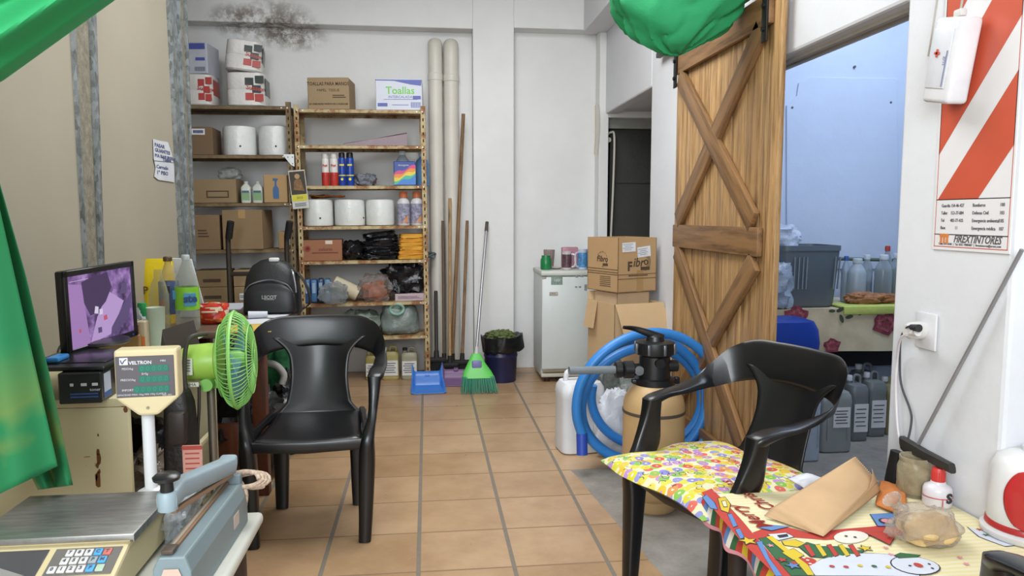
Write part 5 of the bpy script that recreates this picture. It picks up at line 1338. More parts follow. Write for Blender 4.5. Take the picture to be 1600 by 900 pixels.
for i, rw in enumerate(rows):
    y = zs - (zs - zs2) * (.17 + .215 * i)
    for s_, u_ in zip(rw, (.11, .33, .53, .89)): mb.text(s_, .0125, Ms @ T(Ws * u_, y, .0036), 0, align='LEFT' if u_ in (.11, .53) else 'CENTER', sx=.85)
mb.build('lettering', C('4e4a4c', .6), o)
mb = MB()
for k in range(3): mb.lathe([(.006, 0), (.006, .001)], 10, M=Ms @ T(Ws * .13 + .012 * k, (zs2 + .008) * .6 + .008, .0036)); mb.box((Ws * .13 + .012 * k, (zs2 + .008) * .6 - .004, .004), (.007, .018, .001), 0, Ms)
mb.build('emblem', C('cc7a40', .5), o)
# emergency lamp box hanging on a cord in front of the sign, leaning
c0 = P(1487, 95, X=XR - .045)
o = thing('first_aid_lamp', 'white plastic box with a small red cross hanging aslant over the sign', 'box', c0)
Mb = Ms @ R(-.21)
MB().rbox((0, 0, 0), (.105, .215, .062), .012, 0, 3, Mb).build('case', C('d6d6d9', .35), o)
MB().rbox((-.006, .005, .032), (.075, .15, .004), .002, 0, 2, Mb).build('front_panel', C('cdced4', .4), o)
mb = MB().box((-.014, .018, .0355), (.020, .006, .002), 0, Mb).box((-.014, .018, .0355), (.006, .020, .002), 0, Mb); mb.build('red_cross', C('c44a38', .5), o)
mb = MB(); mb.text('LUZ', .012, Mb @ T(.018, .0, .0352) @ R(PI / 2), 0); mb.box((.025, -.02, .035), (.004, .09, .001), 0, Mb); mb.build('lettering', C('7a80a0'), o)
q = P(1454, 0, X=XR - .01)
cordm = C('a5a198', .5)
p1 = P(1450, 88, X=XR - .02) - c0
MB().tube([Vector((0, -.02, .105)), Vector((0, -.03, .16)), Vector((0.02, -.035, .3))], .003, 8).build('hanging_cord', cordm, o)
MB().tube([p1, p1 + Vector((0, -.012, .06)), p1 + Vector((.008, -.025, .22))], .0025, 8).build('hanging_cord', cordm, o)
MB().rbox((0, -.022, .115), (.02, .03, .02), .005).build('hook', C('c9c5c0'), o)
# socket, plug, cables
q = P(1450, 517, X=XR)
o = thing('wall_socket', 'white wall socket with a round adapter plugged in', 'socket', (XR - .001, q.y, q.z))
MB().rbox((0, 0, 0), (.085, .105, .008), .006, 0, 2, Ms @ T(0, 0, .004) @ R(0)).build('plate', C('d0cfd2', .4), o)
q = P(1437, 518, X=XR); q_ = Vector((0, 0, 0))
MB().lathe([(.024, 0), (.026, .01), (.024, .04), (.016, .052)], 24, M=Ms @ T(-.012, .0, .007)).build('adapter', C('c9c7c4', .4), o)
o2 = thing('white_power_cable', 'white power cable hanging from the socket behind the jar', 'cable', (XR - .06, o.location.y, o.location.z))
pa = [P(x, y, X=XR - .055 + d_) for x, y, d_ in ((1428, 520, 0), (1408, 528, -.0), (1402, 560, .03), (1400, 600, .04), (1402, 660, .04), (1408, 705, .04), (1412, 720, .03))]
def rel(ps_, o): return [Vector(p_) - Vector(o.location) for p_ in ps_]
MB().tube(rel(pa, o2), .004, 8).build('cord', C('cfc9cc', .4), o2)
MB().cyl(rel([P(1434, 519, X=XR - .06)], o2)[0], rel([P(1424, 521, X=XR - .06)], o2)[0], .011, .007).build('plug', C('d0cdcc', .4), o2)
o2 = thing('black_power_cable', 'thin black power cable hanging from the socket along the pillar edge', 'cable', (XR - .05, o.location.y, o.location.z + .01))
pa = [P(x, y, X=XR - d_) for x, y, d_ in ((1432, 512, .07), (1418, 511, .06), (1408, 528, .04), (1406, 560, .012), (1408, 600, .01), (1422, 640, .01), (1424, 660, .01), (1418, 690, .02), (1412, 705, .03))]
MB().tube(rel(pa, o2), .0032, 8).build('cord', C('3c3c40', .5), o2)
MB().cyl(rel([P(1436, 513, X=XR - .07)], o2)[0], rel([P(1424, 511, X=XR - .07)], o2)[0], .011, .008).build('plug', C('252528', .4), o2)
# squeegee: rod leaning on the pillar with black bar head
ra, rb2 = P(1435, 694, X=XR - .03), P(1597, 390, X=XR - .01)
o = thing('squeegee', 'thin grey rod with a black bar head leaning against the white pillar', 'squeegee', ra)
MB().cyl((0, 0, 0), rb2 - ra, .005).build('rod', C('8c8b8e', .4, .4), o)
ha, hb_ = P(1411, 692, X=XR - .03) - ra, P(1488, 732, X=XR - .05) - ra
MB().loft([(ha, (0.012, 0, 0), (0, .006, .02)), ((ha + hb_) / 2, (.012, 0, 0), (0, .004, .014)), (hb_, (.01, 0, 0), (0, .004, .013))], 10, 4).build('head_bar', C('2a2826', .5), o)
lo = P(1395, 745, Y=2.05) - ra
MB().loft([(P(1401, 705, Y=1.99) - ra, (.012, 0, 0), (0, .02, 0)), (P(1396, 750, Y=1.99) - ra, (.02, 0, 0), (0, .025, 0)), (P(1394, 800, Y=1.99) - ra, (.02, 0, 0), (0, .025, 0))], 12, 3).build('handle_grip', C('141416', .5), o)
# ================================================================ KNOTTED GREEN CURTAIN OVER THE RAIL
gm = C('24945c', .8, var=.08, scale=3, bmp=.15, bscale=120)
gc = P(1066, -8, Y=3.05)
o = thing('green_curtain', 'green curtain bundled over the top of the barn door rail', 'curtain', gc)
mb = MB()
def gb(u, v_):
    a = u * 2 * PI; ph = v_ * PI
    q = Vector((math.sin(ph) * math.cos(a), math.sin(ph) * math.sin(a), -math.cos(ph)))
    f = 1 + .05 * math.sin(a * 4 + 4 * ph) * math.sin(ph) + .11 * abs(math.sin(a * 2.5 + 2.6 * math.cos(ph) + 1.6 * noise.noise(q * 1.7))) ** .5 - .05 * abs(math.sin(a * 6.5 - ph * 4)) ** .5 + .05 * noise.noise(q * 2.2) + .025 * abs(noise.noise(q * 5))
    # drop towards the lower tip nearer the far end
    p_ = Vector((q.x * .285 * f, q.y * .17 * f, q.z * .20 * f))
    p_.z += -.03 * math.exp(-((p_.x + .06) / .12) ** 2) if q.z < 0 else 0
    p_.z += .05 * max(0, p_.x) / .28
    return p_
mb.grid(gb, 110, 60); mb.build('bundle', gm, o)

q = P(1030, 84, X=XR - .03); q2 = P(1060, 68, X=XR - .03)
single('rail_bracket', MB().rbox((0, 0, 0), (.03, (q - q2).length * 1.1, .03), .004).box((.012, 0, -.012), (.03, .02, .05)), C('4a4846', .5, .5), 'dark metal bracket end poking out under the bundled green curtain', 'bracket', ((q.x + q2.x) / 2, (q.y + q2.y) / 2, (q.z + q2.z) / 2))
single('curtain_rod', MB().cyl((XR, 3.05, 2.36), (-1.29, 3.05, 2.36), .012), C('8a8a88', .4, .5), 'thin metal curtain rod spanning the room above the frame', 'rod')
# ================================================================ CREAM DESK (near, along the partition)
cr = C('c3b995', .6, var=.07, scale=4)
DZ = .74
dxr = P(200, 622, Z=DZ).x; dyf = P(200, 622, Z=DZ).y; dyb = 3.03; dxl = PX + .01
o = thing('cream_desk', 'worn cream painted desk with an open side under the monitor', 'desk', ((dxl + dxr) / 2, (dyf + dyb) / 2, 0))
W, D = dxr - dxl, dyb - dyf
MB().rbox((0, 0, DZ - .0125), (W + .01, D, .025), .004).build('desktop', cr, o)
wornm, t, b = nt('chipped_cream_paint'); v = coords(t)
n1 = noise_n(t, coords(t, (1, 1, .35)), 6, 6, .8)
c = mixrgb(t, hx('c3b995'), hx('5d3f22'), ramp(t, n1, [(.63, (0, 0, 0)), (.66, (1, 1, 1))])); t.links.new(c, b.inputs['Base Color']); b.inputs['Roughness'].default_value = .6
mb = MB().rbox((0, -D / 2 + .012, (DZ - .025) / 2), (W - .005, .022, DZ - .026), .002)
rn = random.Random(3)
for cxp_, czp_, sw, sh_ in [(153, 706, .006, .012), (154, 716, .007, .02), (152, 727, .005, .012), (155, 737, .004, .008), (153, 752, .009, .03), (150, 745, .004, .014), (196, 640, .006, .012), (192, 634, .008, .004), (153, 680, .003, .006), (136, 714, .012, .0015)]:
    q_ = P(cxp_, czp_, Y=dyf); q_ = (q_.x - o.location.x, q_.z)
    mb.add([(q_[0] + sw * rn.uniform(.6, 1.1) * math.cos(k * PI / 4), -D / 2 + .0006, q_[1] + sh_ * rn.uniform(.6, 1.1) * math.sin(k * PI / 4)) for k in range(8)], [tuple(range(8))], 1)
mb.build('end_panel', [wornm, C('6b4522', .9)], o)
MB().rbox((0, D / 2 - .012, (DZ - .025) / 2), (W - .005, .022, DZ - .026), .002).build('end_panel', cr, o)
MB().rbox((-W / 2 + .01, 0, (DZ - .025) / 2), (.016, D - .05, DZ - .026), .002).build('back_panel', C('4a4234', .8), o)
MB().rbox((.0, .0, .12), (W - .03, D - .05, .018), .002).build('lower_shelf', C('8d8468', .7), o)
MB().rbox((W / 2 - .012, D / 2 - .2, .4), (.018, .34, .018), .002).build('side_rail', cr, o)
q = Vector((dxr, dyf, 0))
# things in the desk's open side
bag('yellow_bag', 'yellow plastic bag inside the open side of the cream desk', (.2, .2, .2), C('b0902e', .5, bmp=.4), 141, (-1.0, 2.35, .13), cat='bag')
bag('plastic_bag', 'crumpled grey brown plastic bags heaped inside the cream desk', (.28, .34, .30), C('6e6154', .35, var=.5, scale=14, bmp=.7), 142, (-1.0, 2.62, .13), cat='bag', fine=.2)
bag('black_bag', 'dark plastic bag at the far end inside the cream desk', (.26, .24, .36), black_bag, 143, (-1.10, 2.86, .13), cat='bag')
# black machine hanging behind the display with a red tag
q = P(292, 660, Y=2.15)
o = thing('vacuum_cleaner', 'black upright appliance with a red and white tag beside the cream desk', 'appliance', (P(282, 660, Y=2.3).x, 2.3, 0))
zt_ = P(290, 622, Y=2.2).z
MB().stack([(0, .05, .07, 4), (.02, .052, .075, 4), (.25, .046, .065, 4), (zt_ - .12, .042, .05, 4), (zt_ - .04, .038, .045, 4), (zt_, .028, .035, 3)]).build('body', C('1b1817', .45, bmp=.3), o)
MB().rbox((.01, -.05, zt_ - .1), (.05, .05, .1), .01).build('grip', C('2e2522', .5), o)
q2 = P(287, 732, Y=2.12)
mb = MB().rbox((0, 0, 0), (.056, .003, .085), .002, 0, 1); mb.box((0, -.002, .035), (.056, .001, .012), 1)
for i in range(4): mb.box((0, -.002, .018 - i * .015), (.04, .001, .004), 1)
mb.build('tag', [C('cf9a8e', .6), C('b04a42', .6)], o).location = (q2.x - o.location.x, -.1, q2.z + .0)

# ================================================================ BROWN DESK (far, with the backpack)
bd = wood_mat('dark_varnished_wood', '6d5747', '453428', 'X', .7, .4); rbw = wood_mat('red_brown_wood', '6e3a24', '47210f', 'Z', 1, .45)
BZ = .75
by0 = 3.33; bx1 = P(427, 700, Y=by0).x; by1 = 4.3
o = thing('brown_desk', 'dark brown wooden desk carrying the backpack and bottles', 'desk', ((PX + bx1) / 2, (by0 + by1) / 2, 0))
W, D = bx1 - PX - .05, by1 - by0
MB().rbox((.01, 0, BZ - .015), (W + .02, D + .04, .03), .005).build('desktop', bd, o)
lw = bx1 - P(405, 700, Y=by0).x
MB().rbox((W / 2 - lw / 2, -D / 2 + .03, (BZ - .03) / 2), (lw, .06, BZ - .03), .004).build('leg', rbw, o)
MB().rbox((W / 2 - lw / 2, D / 2 - .03, (BZ - .03) / 2), (lw, .06, BZ - .03), .004).build('leg', rbw, o)
MB().rbox((-W / 2 + .04, -D / 2 + .03, (BZ - .03) / 2), (lw, .06, BZ - .03), .004).build('leg', rbw, o)
MB().rbox((-W / 2 + .04, D / 2 - .03, (BZ - .03) / 2), (lw, .06, BZ - .03), .004).build('leg', rbw, o)
MB().rbox((W / 2 - lw / 2, 0, BZ - .075), (.022, D - .1, .09), .003).build('apron', rbw, o)
MB().rbox((W / 2 - lw / 2, 0, .25), (.03, D - .1, .05), .003).build('stretcher', rbw, o)
MB().rbox((0, -D / 2 + .03, .22), (W - .1, .03, .22), .003).build('lower_board', rbw, o)
# bags beneath and beside it
bag('black_bag', 'large black rubbish bag under the brown desk', (.42, .5, .42), black_bag, 151, (-.92, 3.62, 0), cat='bag', fine=.2)
q = P(452, 600, Y=4.35)
bag('green_sack', 'green and yellow printed sack behind the chair beside the brown desk', (.24, .2, .50), C('2f7d4c', .5, var=.5, scale=9, bmp=.3), 152, (P(448, 600, Y=4.5).x, 4.5, 0), cat='sack')
bag('black_bag', 'black plastic bag on the floor behind the chair next to the desk leg', (.3, .3, .38), black_bag, 153, (P(455, 640, Y=4.05).x + .03, 4.05, 0), cat='bag', fine=.2)
L0 = P(432, 578, Y=3.95)
single('white_jug_handle', MB().tube([L0 + Vector((-.07, 0, .04)), L0 + Vector((0, -.02, .03)), L0 + Vector((.04, -.02, -.02)), L0 + Vector((.03, -.02, -.07))], .018, 10), C('b5b5b3', .4), 'white curved plastic handle seen through the left opening of the chair back', 'handle')
# backpack
yb = 3.95; q = P(427, 486, Z=BZ); a, c = P(383, 460, Y=yb), P(470, 460, Y=yb); W = c.x - a.x; hB_ = P(427, 404, Y=yb).z - BZ
bpk = C('0d0e12', .5, bmp=.15, bscale=90); bpk2 = C('121318', .4)
o = thing('backpack', 'black leather look backpack standing on the brown desk', 'backpack', ((a.x + c.x) / 2, yb, BZ))
secs = [(0, W * .5, .075, 5), (.01, W * .5, .085, 4), (hB_ * .4, W * .5, .085, 3.6), (hB_ * .7, W * .45, .075, 3), (hB_ * .88, W * .34, .06, 2.6), (hB_ * .97, W * .2, .04, 2.4), (hB_, W * .08, .02, 2)]
MB().stack(secs, 36).build('body', bpk, o)
MB().loft([((0, -.075, hB_ * .02), (W * .43, 0, 0), (0, .03, 0), 4), ((0, -.088, hB_ * .06), (W * .46, 0, 0), (0, .035, 0), 4), ((0, -.09, hB_ * .4), (W * .44, 0, 0), (0, .034, 0), 4), ((0, -.082, hB_ * .55), (W * .36, 0, 0), (0, .03, 0), 3), ((0, -.07, hB_ * .62), (W * .2, 0, 0), (0, .02, 0), 2.5)], 32).build('front_pocket', bpk2, o)
MB().tube([(-W * .43, -.095, hB_ * .2), (-W * .42, -.105, hB_ * .4), (-W * .3, -.108, hB_ * .56), (0, -.1, hB_ * .635), (W * .3, -.108, hB_ * .56), (W * .42, -.105, hB_ * .4), (W * .43, -.1, hB_ * .25)], .0035, 6).build('zip', C('6e7078', .3, .6), o)
mb = MB(); mb.text('LSCOT', .024, FRONT(W * .02, -.126, hB_ * .33), 0, bold=.001); mb.box((W * .02, -.1255, hB_ * .29), (.05, .001, .003), 0); mb.build('badge', C('a9aab0', .3, .6), o)
MB().rbox((W * .06, -.03, hB_ * .985), (.05, .03, .02), .006).build('key_charm', C('c9c9cc', .4), o)
MB().tube([(W * .38, -.05, hB_ * .8), (W * .42, -.08, hB_ * .75), (W * .46, -.09, hB_ * .55), (W * .47, -.09, hB_ * .4)], .004, 6).build('zip_pull', C('a5a6ac', .3, .6), o)
MB().loft(smooth_secs([((W * .45, .0, hB_ * .75), (.0, .02, 0), (.006, 0, 0)), ((W * .62, -.02, hB_ * .5), (.0, .022, 0), (.006, 0, 0)), ((W * .68, -.03, hB_ * .2), (0, .022, 0), (.006, 0, 0)), ((W * .55, -.02, .02), (0, .02, 0), (.006, 0, 0))], 5), 10, 3).build('strap', bpk, o)
# papers, envelope, snack bag
def paper(name, lab, pts, z, mat, n=1, t_=.0015, cat='paper'):
    o = thing(name, lab, cat, P(*pts[0], Z=z)) if n > 1 else None
    mb = MB(); pp = [P(x, y, Z=z) for x, y in pts]; base = pp[0].copy()
    mb.poly([q_ - base for q_ in pp], t=t_ * n); ob = mb.build(name, mat); ob.location = base
    if o: bpy.data.objects.remove(o)
    # face up regardless of winding
    return tag(ob, lab, cat)
paper('white_papers', 'white sheets of paper lying in front of the backpack', [(392, 486), (452, 485), (456, 490), (440, 497), (398, 497)], BZ + .001, C('c3c5cb', .7), 2)
MB().cyl(P(388, 493, Z=BZ + .025), P(420, 492, Z=BZ + .025), .017, .014)
single('paper_roll_sheet', MB().cyl(P(388, 492, Z=BZ + .022), P(418, 491, Z=BZ + .022), .018, .015), C('bfc3cc', .7), 'small rolled sheet of white paper in front of the backpack', 'paper')
paper('white_paper', 'white paper nearer the fan on the brown desk', [(372, 500), (410, 497), (430, 500), (418, 506), (380, 507)], BZ + .001, C('c0c3c8', .7))
paper('yellow_envelope', 'yellow brown envelope at the brown desk edge by the fan', [(352, 510), (425, 506), (424, 519), (350, 521)], BZ + .001, C('b99a48', .7), 3)
paper('notebook', 'white papers with a blue line behind the snack bag', [(318, 476), (386, 474), (376, 484), (318, 486)], BZ + .001, C('aeb2ba', .7), 3)
q0, q1 = P(310, 508, Z=BZ), P(352, 505, Z=BZ)
o = thing('snack_bag', 'red snack bag lying on the brown desk behind the green labelled bottle', 'snack bag', ((q0.x + q1.x) / 2, q0.y + .06, BZ + .001))
w_ = q1.x - q0.x; h_ = P(330, 474, Y=q0.y + .05).z - BZ
mb = MB().blob((w_ + .02, .12, h_), 161, .1, 4, .55, fine=.06)
for k in range(len(mb.m)): mb.m[k] = (0, 0, 0, 1, 0, 0, 2)[(k // 5 + k // 90) % 7]
mb.build('bag', [C('b2301e', .3, var=.2, scale=30), C('c97a3a', .3), C('c9b8a0', .4)], o)
mb = MB(); mb.rbox((0, -.03, h_ * .97), (w_ * .9, .012, .008), .002, 0, 1); mb.rbox((0, -.064, h_ * .62), (w_ * .7, .004, h_ * .1), .002, 1, 1); mb.build('print', [C('9e2a20', .3), C('d0b9a0')], o)
# bottles at the joint of the two desks
def bz(px, yy, z=BZ): return (P(px, 500, Y=yy).x, yy, z)
yy = 3.33; r = (P(313, 470, Y=yy).x - P(276, 470, Y=yy).x) / 2; h = P(294, 400, Y=yy).z - BZ
gl = CLEAR('c6cdc4', .06, .08)
o = bottle('soda_bottle', 'tall empty plastic soda bottle with a green label', [(r * .75, 0), (r * .95, .012), (r, .05), (r * .97, h * .35), (r, h * .42), (r, h * .6), (r * .88, h * .7), (r * .5, h * .85), (r * .3, h * .93), (r * .28, h)], gl, (r * .33, h * .95, .022, C('a9b0b2', .4)), (r * 1.01, h * .30, h * .60, C('77b52c', .4)), loc=bz(294, yy), cat='bottle')
mb = MB(); mb.rbox((0, 0, 0), (r * 1.0, .002, h * .17), .001, 0, 1, T(r * .5, -r * .93, h * .44) @ R(.5)); mb.text('ste', .045, T(r * .55, -r * .96, h * .45) @ R(.5) @ R(PI / 2, 'X'), 1, bold=.002); mb.rbox((-r * .75, -r * .68, h * .5), (r * .5, .002, h * .12), .001, 0, 1, None); mb.build('label_print', [C('3d86a5', .4), C('1e3c6e')], o)
yy = 3.2; r = (P(283, 470, Y=yy).x - P(250, 470, Y=yy).x) / 2; h = P(264, 404, Y=yy).z - DZ - .01
yy = 3.40
o = bottle('cola_bottle', 'plastic bottle with dark blue and red label and black cap', [(r * .8, 0), (r, .015), (r, h * .55), (r * .95, h * .62), (r * .6, h * .8), (r * .32, h * .9), (r * .3, h)], CLEAR('c9c0ac', .1, .1), (r * .42, h * .93, .02, C('4a3520', .4)), (r * 1.01, h * .22, h * .66, C('4a5a86', .35, var=.3, scale=25)), loc=bz(266, yy))
mb = MB().rbox((-r * .35, -r * .97, h * .32), (r * .6, .003, h * .2), .001, 0, 1); mb.rbox((0, -r * 1.0, h * .56), (r * .9, .003, h * .1), .001, 1, 1); mb.build('label_print', [C('96383a', .4), C('3c3c3e', .4)], o)
yy = 3.3; r = (P(265, 470, Y=yy).x - P(234, 470, Y=yy).x) / 2; h = P(250, 421, Y=yy).z - BZ
bottle('clear_bottle', 'ribbed clear bottle without a cap in front of the yellow bag', [(r * .85, 0), (r, .012), (r, h * .3), (r * .94, h * .34), (r, h * .4), (r * .98, h * .6), (r * .7, h * .78), (r * .4, h * .88), (r * .42, h * .93), (r * .4, h)], CLEAR('cdcbae', .08, .06), loc=bz(250, yy))
yy = 3.62; a, c = P(223, 450, Y=yy), P(272, 450, Y=yy); h = P(250, 404, Y=yy).z - BZ
o = thing('yellow_packet', 'tall bright yellow foil packet standing behind the bottles', 'packet', ((a.x + c.x) / 2, yy, BZ))
w_ = c.x - a.x
MB().stack([(0, w_ * .5, .04, 4), (h * .5, w_ * .5, .045, 4), (h * .9, w_ * .5, .02, 4), (h, w_ * .49, .004, 4)]).build('packet', C('c9b112', .3, bmp=.3, bscale=15), o)
MB().text('P', .05, FRONT(-w_ * .3, -.048, h * .52), 0, bold=.001).build('lettering', C('5a4420'), o)
yy = 3.8; a, c = P(266, 450, Y=yy), P(322, 450, Y=yy); h = P(290, 403, Y=yy).z - BZ
w_ = c.x - a.x
single('white_folder', MB().poly([(0, 0, 0), (w_, 0, 0), (w_ * .62, 0, h * .98), (w_ * .08, 0, h)], t=.012, d=(0, 1, 0)), C('babdc0', .6), 'white plastic folder standing behind the soda bottles', 'folder', (a.x, yy, BZ), bevel=.003)
# on the cream desk
yy = 2.80; r = (P(258, 500, Y=yy).x - P(230, 500, Y=yy).x) / 2; h = P(244, 481, Y=yy).z - DZ
bottle('paper_cup', 'pale green grey cup standing in front of the clear bottle', [(r * .78, 0), (r, h), (r * 1.04, h + .002), (r * .94, h - .002), (r * .74, .01)], C('a9b8a8', .5), cat='cup', loc=bz(244, yy, DZ))
yy = 2.9; r = (P(231, 500, Y=yy).x - P(214, 500, Y=yy).x) / 2; h = P(222, 473, Y=yy).z - DZ
bottle('green_cap_bottle', 'small bottle with a green cone cap between the monitor and the cup', [(r * .9, 0), (r, .006), (r, h * .5), (r * .8, h * .6)], CLEAR('7f8f80', .5), (r * .85, h * .55, h * .45, C('1c8a4a', .4)), loc=bz(223, yy, DZ))
yy = 2.74; a, c = P(204, 500, Y=yy), P(222, 500, Y=yy)
o = carton('juice_carton', 'small carton with orange and red print behind the monitor edge', c.x - a.x + .02, .05, P(210, 502, Y=yy).z - DZ, CARD, [patch(-.45, .45, .1, .6, 1), patch(-.3, .1, .5, .9, 2)], False, mats=[C('b7a98f', .5), C('c8733a', .5), C('8c3a48', .5), ink])
o.location = ((a.x + c.x) / 2, yy, DZ)
yy = 2.82; bag('plastic_bag', 'small clear plastic bag beside the green capped bottle', (.07, .06, .17), CLEAR('c2c6cc', .4, .2, .8), 171, bz(211, yy, DZ))
# black stand (folded card holder) with rolled paper
yy = 2.42; a, c = P(243, 537, Y=yy), P(270, 537, Y=yy)
w_ = c.x - a.x; h = P(252, 515, Y=yy).z - DZ
mb = MB()
D_ = .22
mb.loft([((0, 0, 0), (0, 0, 0), (0, 0, 0))] * 2, 4) if False else None
vs = [(0, 0, 0), (w_, 0, 0), (w_ * .42, .0, h), (.03, D_, 0), (w_ + .03, D_, 0), (w_ * .42 + .03, D_, h)]
mb.add(vs, [(0, 1, 2), (3, 5, 4), (0, 2, 5, 3), (1, 4, 5, 2), (0, 3, 4, 1)])
single('desk_sign', mb, C('38302b', .35), 'black triangular desk stand behind the scale display', 'stand', (a.x, yy, DZ + .001), bevel=.002)
single('receipt_roll', MB().cyl((0, 0, .012), (.075, .06, .012), .012), C('b9bec8', .7), 'white rolled receipt paper beside the black triangular stand', 'paper', (P(268, 538, Z=DZ).x, P(268, 538, Z=DZ).y, DZ))
paper('desk_papers', 'white papers on the cream desk behind the scale display', [(205, 540), (282, 545), (318, 526), (232, 524)], DZ + .001, C('b9b6ac', .7), 2)
bag('sunglasses', 'dark folded sunglasses on the papers behind the display', (.11, .05, .02), C('2c2522', .3, var=.4, scale=60), 173, (P(222, 540, Z=DZ).x, P(222, 540, Z=DZ).y + .02, DZ + .003), cat='sunglasses')
# black printed box, laptop tray, monitor
bf = P(158, 631, Z=DZ)
bl_, h = P(92, 630, Y=bf.y), P(158, 583, Y=bf.y).z - DZ
W = bf.x - bl_.x; D = .30
o = thing('printed_box', 'black product box with small white icons and blue print on the cream desk', 'box', (bf.x - W / 2, bf.y + .003, DZ + .001), .06)
MB().rbox((0, D / 2, h / 2), (W, D, h), .003, 0, 1, smooth=False).build('carton', C('17171a', .35), o)
mb = MB()
for k, xx in enumerate((-.18, .1, .36)): mb.rbox((W * xx, -.001, h * .62), (.009 + .006 * (k > 0), .001, .008), .0004, 0, 1)
mb.text('toner', .012, FRONT(W * .36, -.0015, h * .45), 0)
for z in (.32, .22): mb.box((W * .1, -.001, h * z), (W * .65, .001, .004), 1)
mb.box((W / 2 + .001, .045, h * .5), (.001, .05, h * .8), 2); mb.box((W / 2 + .0016, .045, h * .2), (.001, .05, h * .18), 1); mb.box((W / 2 + .001, D * .55, h * .62), (.001, D * .4, h * .5), 3)
for i in range(4): mb.box((W / 2 + .0016, D * .55, h * (.25 + .1 * i)), (.001, D * .3, .003), 2)
mb.build('print', [C('b9bcc4'), C('2e4d8c'), C('aab2c4'), C('7c2430')], o)
hb2 = h
o = thing('black_tray', 'flat black device with blue sheen lying on the black box under the monitor', 'device', (bf.x - .11, bf.y + .12, DZ + hb2 + .002))
MB().rbox((0, .04, .007), (.23, .28, .013), .004).build('case', C('16171a', .3), o); MB().rbox((0, .06, .015), (.2, .22, .004), .002).build('lid', C('1d1f24', .25), o)
tl_, tr_, br_, bl2_ = P(97, 425, Y=2.30), P(207, 407, Y=2.66), P(207, 525, Y=2.66), P(97, 560, Y=2.30)
o = thing('monitor', 'black computer monitor showing a purple camera view', 'monitor', ((tl_.x + tr_.x) / 2, (tl_.y + tr_.y) / 2, DZ + .0))
ax = Vector((tr_.x - tl_.x, tr_.y - tl_.y, 0)); Wm = ax.length; ax.normalize(); zm0_, zm1_ = (bl2_.z + br_.z) / 2, (tl_.z + tr_.z) / 2; Hm = zm1_ - zm0_
Mm = Matrix(((ax.x, 0, ax.y, 0), (ax.y, 0, -ax.x, 0), (0, 1, 0, (zm0_ + zm1_) / 2 - DZ), (0, 0, 0, 1)))
dz_ = math.atan2((br_.z - bl2_.z) + (tr_.z - tl_.z), 2 * Wm)
Mm = Mm @ R(dz_)
bz_ = C('111214', .3)
MB().rbox((0, 0, -.012), (Wm, Hm, .024), .006, 0, 2, Mm).rbox((0, -.01, -.034), (Wm * .6, Hm * .6, .03), .01, 0, 2, Mm).build('housing', bz_, o)
fr = MB()
for (cx_, cy2, w2, h2) in ((0, Hm / 2 - .009, Wm, .018), (0, -Hm / 2 + .011, Wm, .022), (-Wm / 2 + .009, 0, .018, Hm), (Wm / 2 - .009, 0, .018, Hm)): fr.rbox((cx_, cy2, .002), (w2, h2, .008), .002, 0, 1, Mm)
fr.rbox((Wm / 2 - .03, -Hm / 2 + .01, .0065), (.008, .003, .001), .0004, 1, 1, Mm)
fr.build('bezel', [bz_, C('2020ff', .3)], o)
scm, t, b = nt('screen_image'); v = coords(t, kind='Generated')
nn = noise_n(t, v, 3.2, 5, .6)
c = ramp(t, nn, [(.36, hx('2c2136')), (.46, hx('57406e')), (.56, hx('7d6093')), (.7, hx('a58ab8'))])
b.inputs['Base Color'].default_value = (.01, .01, .01, 1); b.inputs['Roughness'].default_value = .15
t.links.new(c, b.inputs['Emission Color']); b.inputs['Emission Strength'].default_value = .8
scr = [scm]
for h_ in ('3b2c4c', '8a6a9c', '9c82b0', 'a24a5c', 'b9aec4', '4d3e63'):
    m2_, t2, b2 = nt('screen_' + h_); b2.inputs['Base Color'].default_value = (.01, .01, .01, 1); b2.inputs['Emission Color'].default_value = (*hx(h_), 1); b2.inputs['Emission Strength'].default_value = .8; b2.inputs['Roughness'].default_value = .2; scr.append(m2_)
mb = MB().box((0, .002, .001), (Wm - .03, Hm - .036, .002), 0, Mm)
def sp_(pts, m, z): mb.add([((x - .5) * (Wm - .034), .002 + (y - .5) * (Hm - .04), z) for x, y in pts], [tuple(range(len(pts)))], m, False, Mm)
sp_([(0, 0), (.28, 0), (.2, .86), (0, .9)], 2, .0024); sp_([(.2, .9), (.6, .98), (.66, .75), (.55, .55), (.4, .42), (.3, .4), (.22, .6)], 1, .0026)
sp_([(.6, .02), (.9, .2), (.99, .5), (.99, .62), (.85, .45), (.62, .15)], 6, .0025); sp_([(.78, .62), (.9, .6), (.92, .76), (.84, .78)], 6, .0027); sp_([(.28, .0), (.6, .05), (.85, .5), (.6, .7), (.4, .35)], 3, .0022)
sp_([(.36, .42), (.42, .4), (.43, .5), (.38, .52)], 5, .003); sp_([(.44, .38), (.49, .38), (.49, .46), (.44, .46)], 5, .003); sp_([(.5, .28), (.56, .29), (.55, .36), (.5, .35)], 4, .003); sp_([(.12, .2), (.15, .2), (.15, .25), (.12, .25)], 4, .003); sp_([(.4, .12), (.46, .12), (.46, .2), (.4, .2)], 6, .003); sp_([(.03, .92), (.3, .93), (.3, .935), (.03, .925)], 5, .003)
mb.build('screen', scr, o)
MB().text('SAMSUNG', .011, Mm @ T(0, -Hm / 2 + .011, .0066), 0).build('brand_lettering', C('8a8c92', .4), o)
nrm = Vector((ax.y, -ax.x, 0))
zb0 = zm0_ - DZ
zst = hb2 + .020
mb = MB().loft([((-nrm * .03) + Vector((0, 0, zb0 + .08)), tuple(ax * .035), tuple(nrm * .012)), ((-nrm * .02) + Vector((0, 0, zst + .005)), tuple(ax * .05), tuple(nrm * .014))], 14, 4)
mb.build('neck', bz_, o)
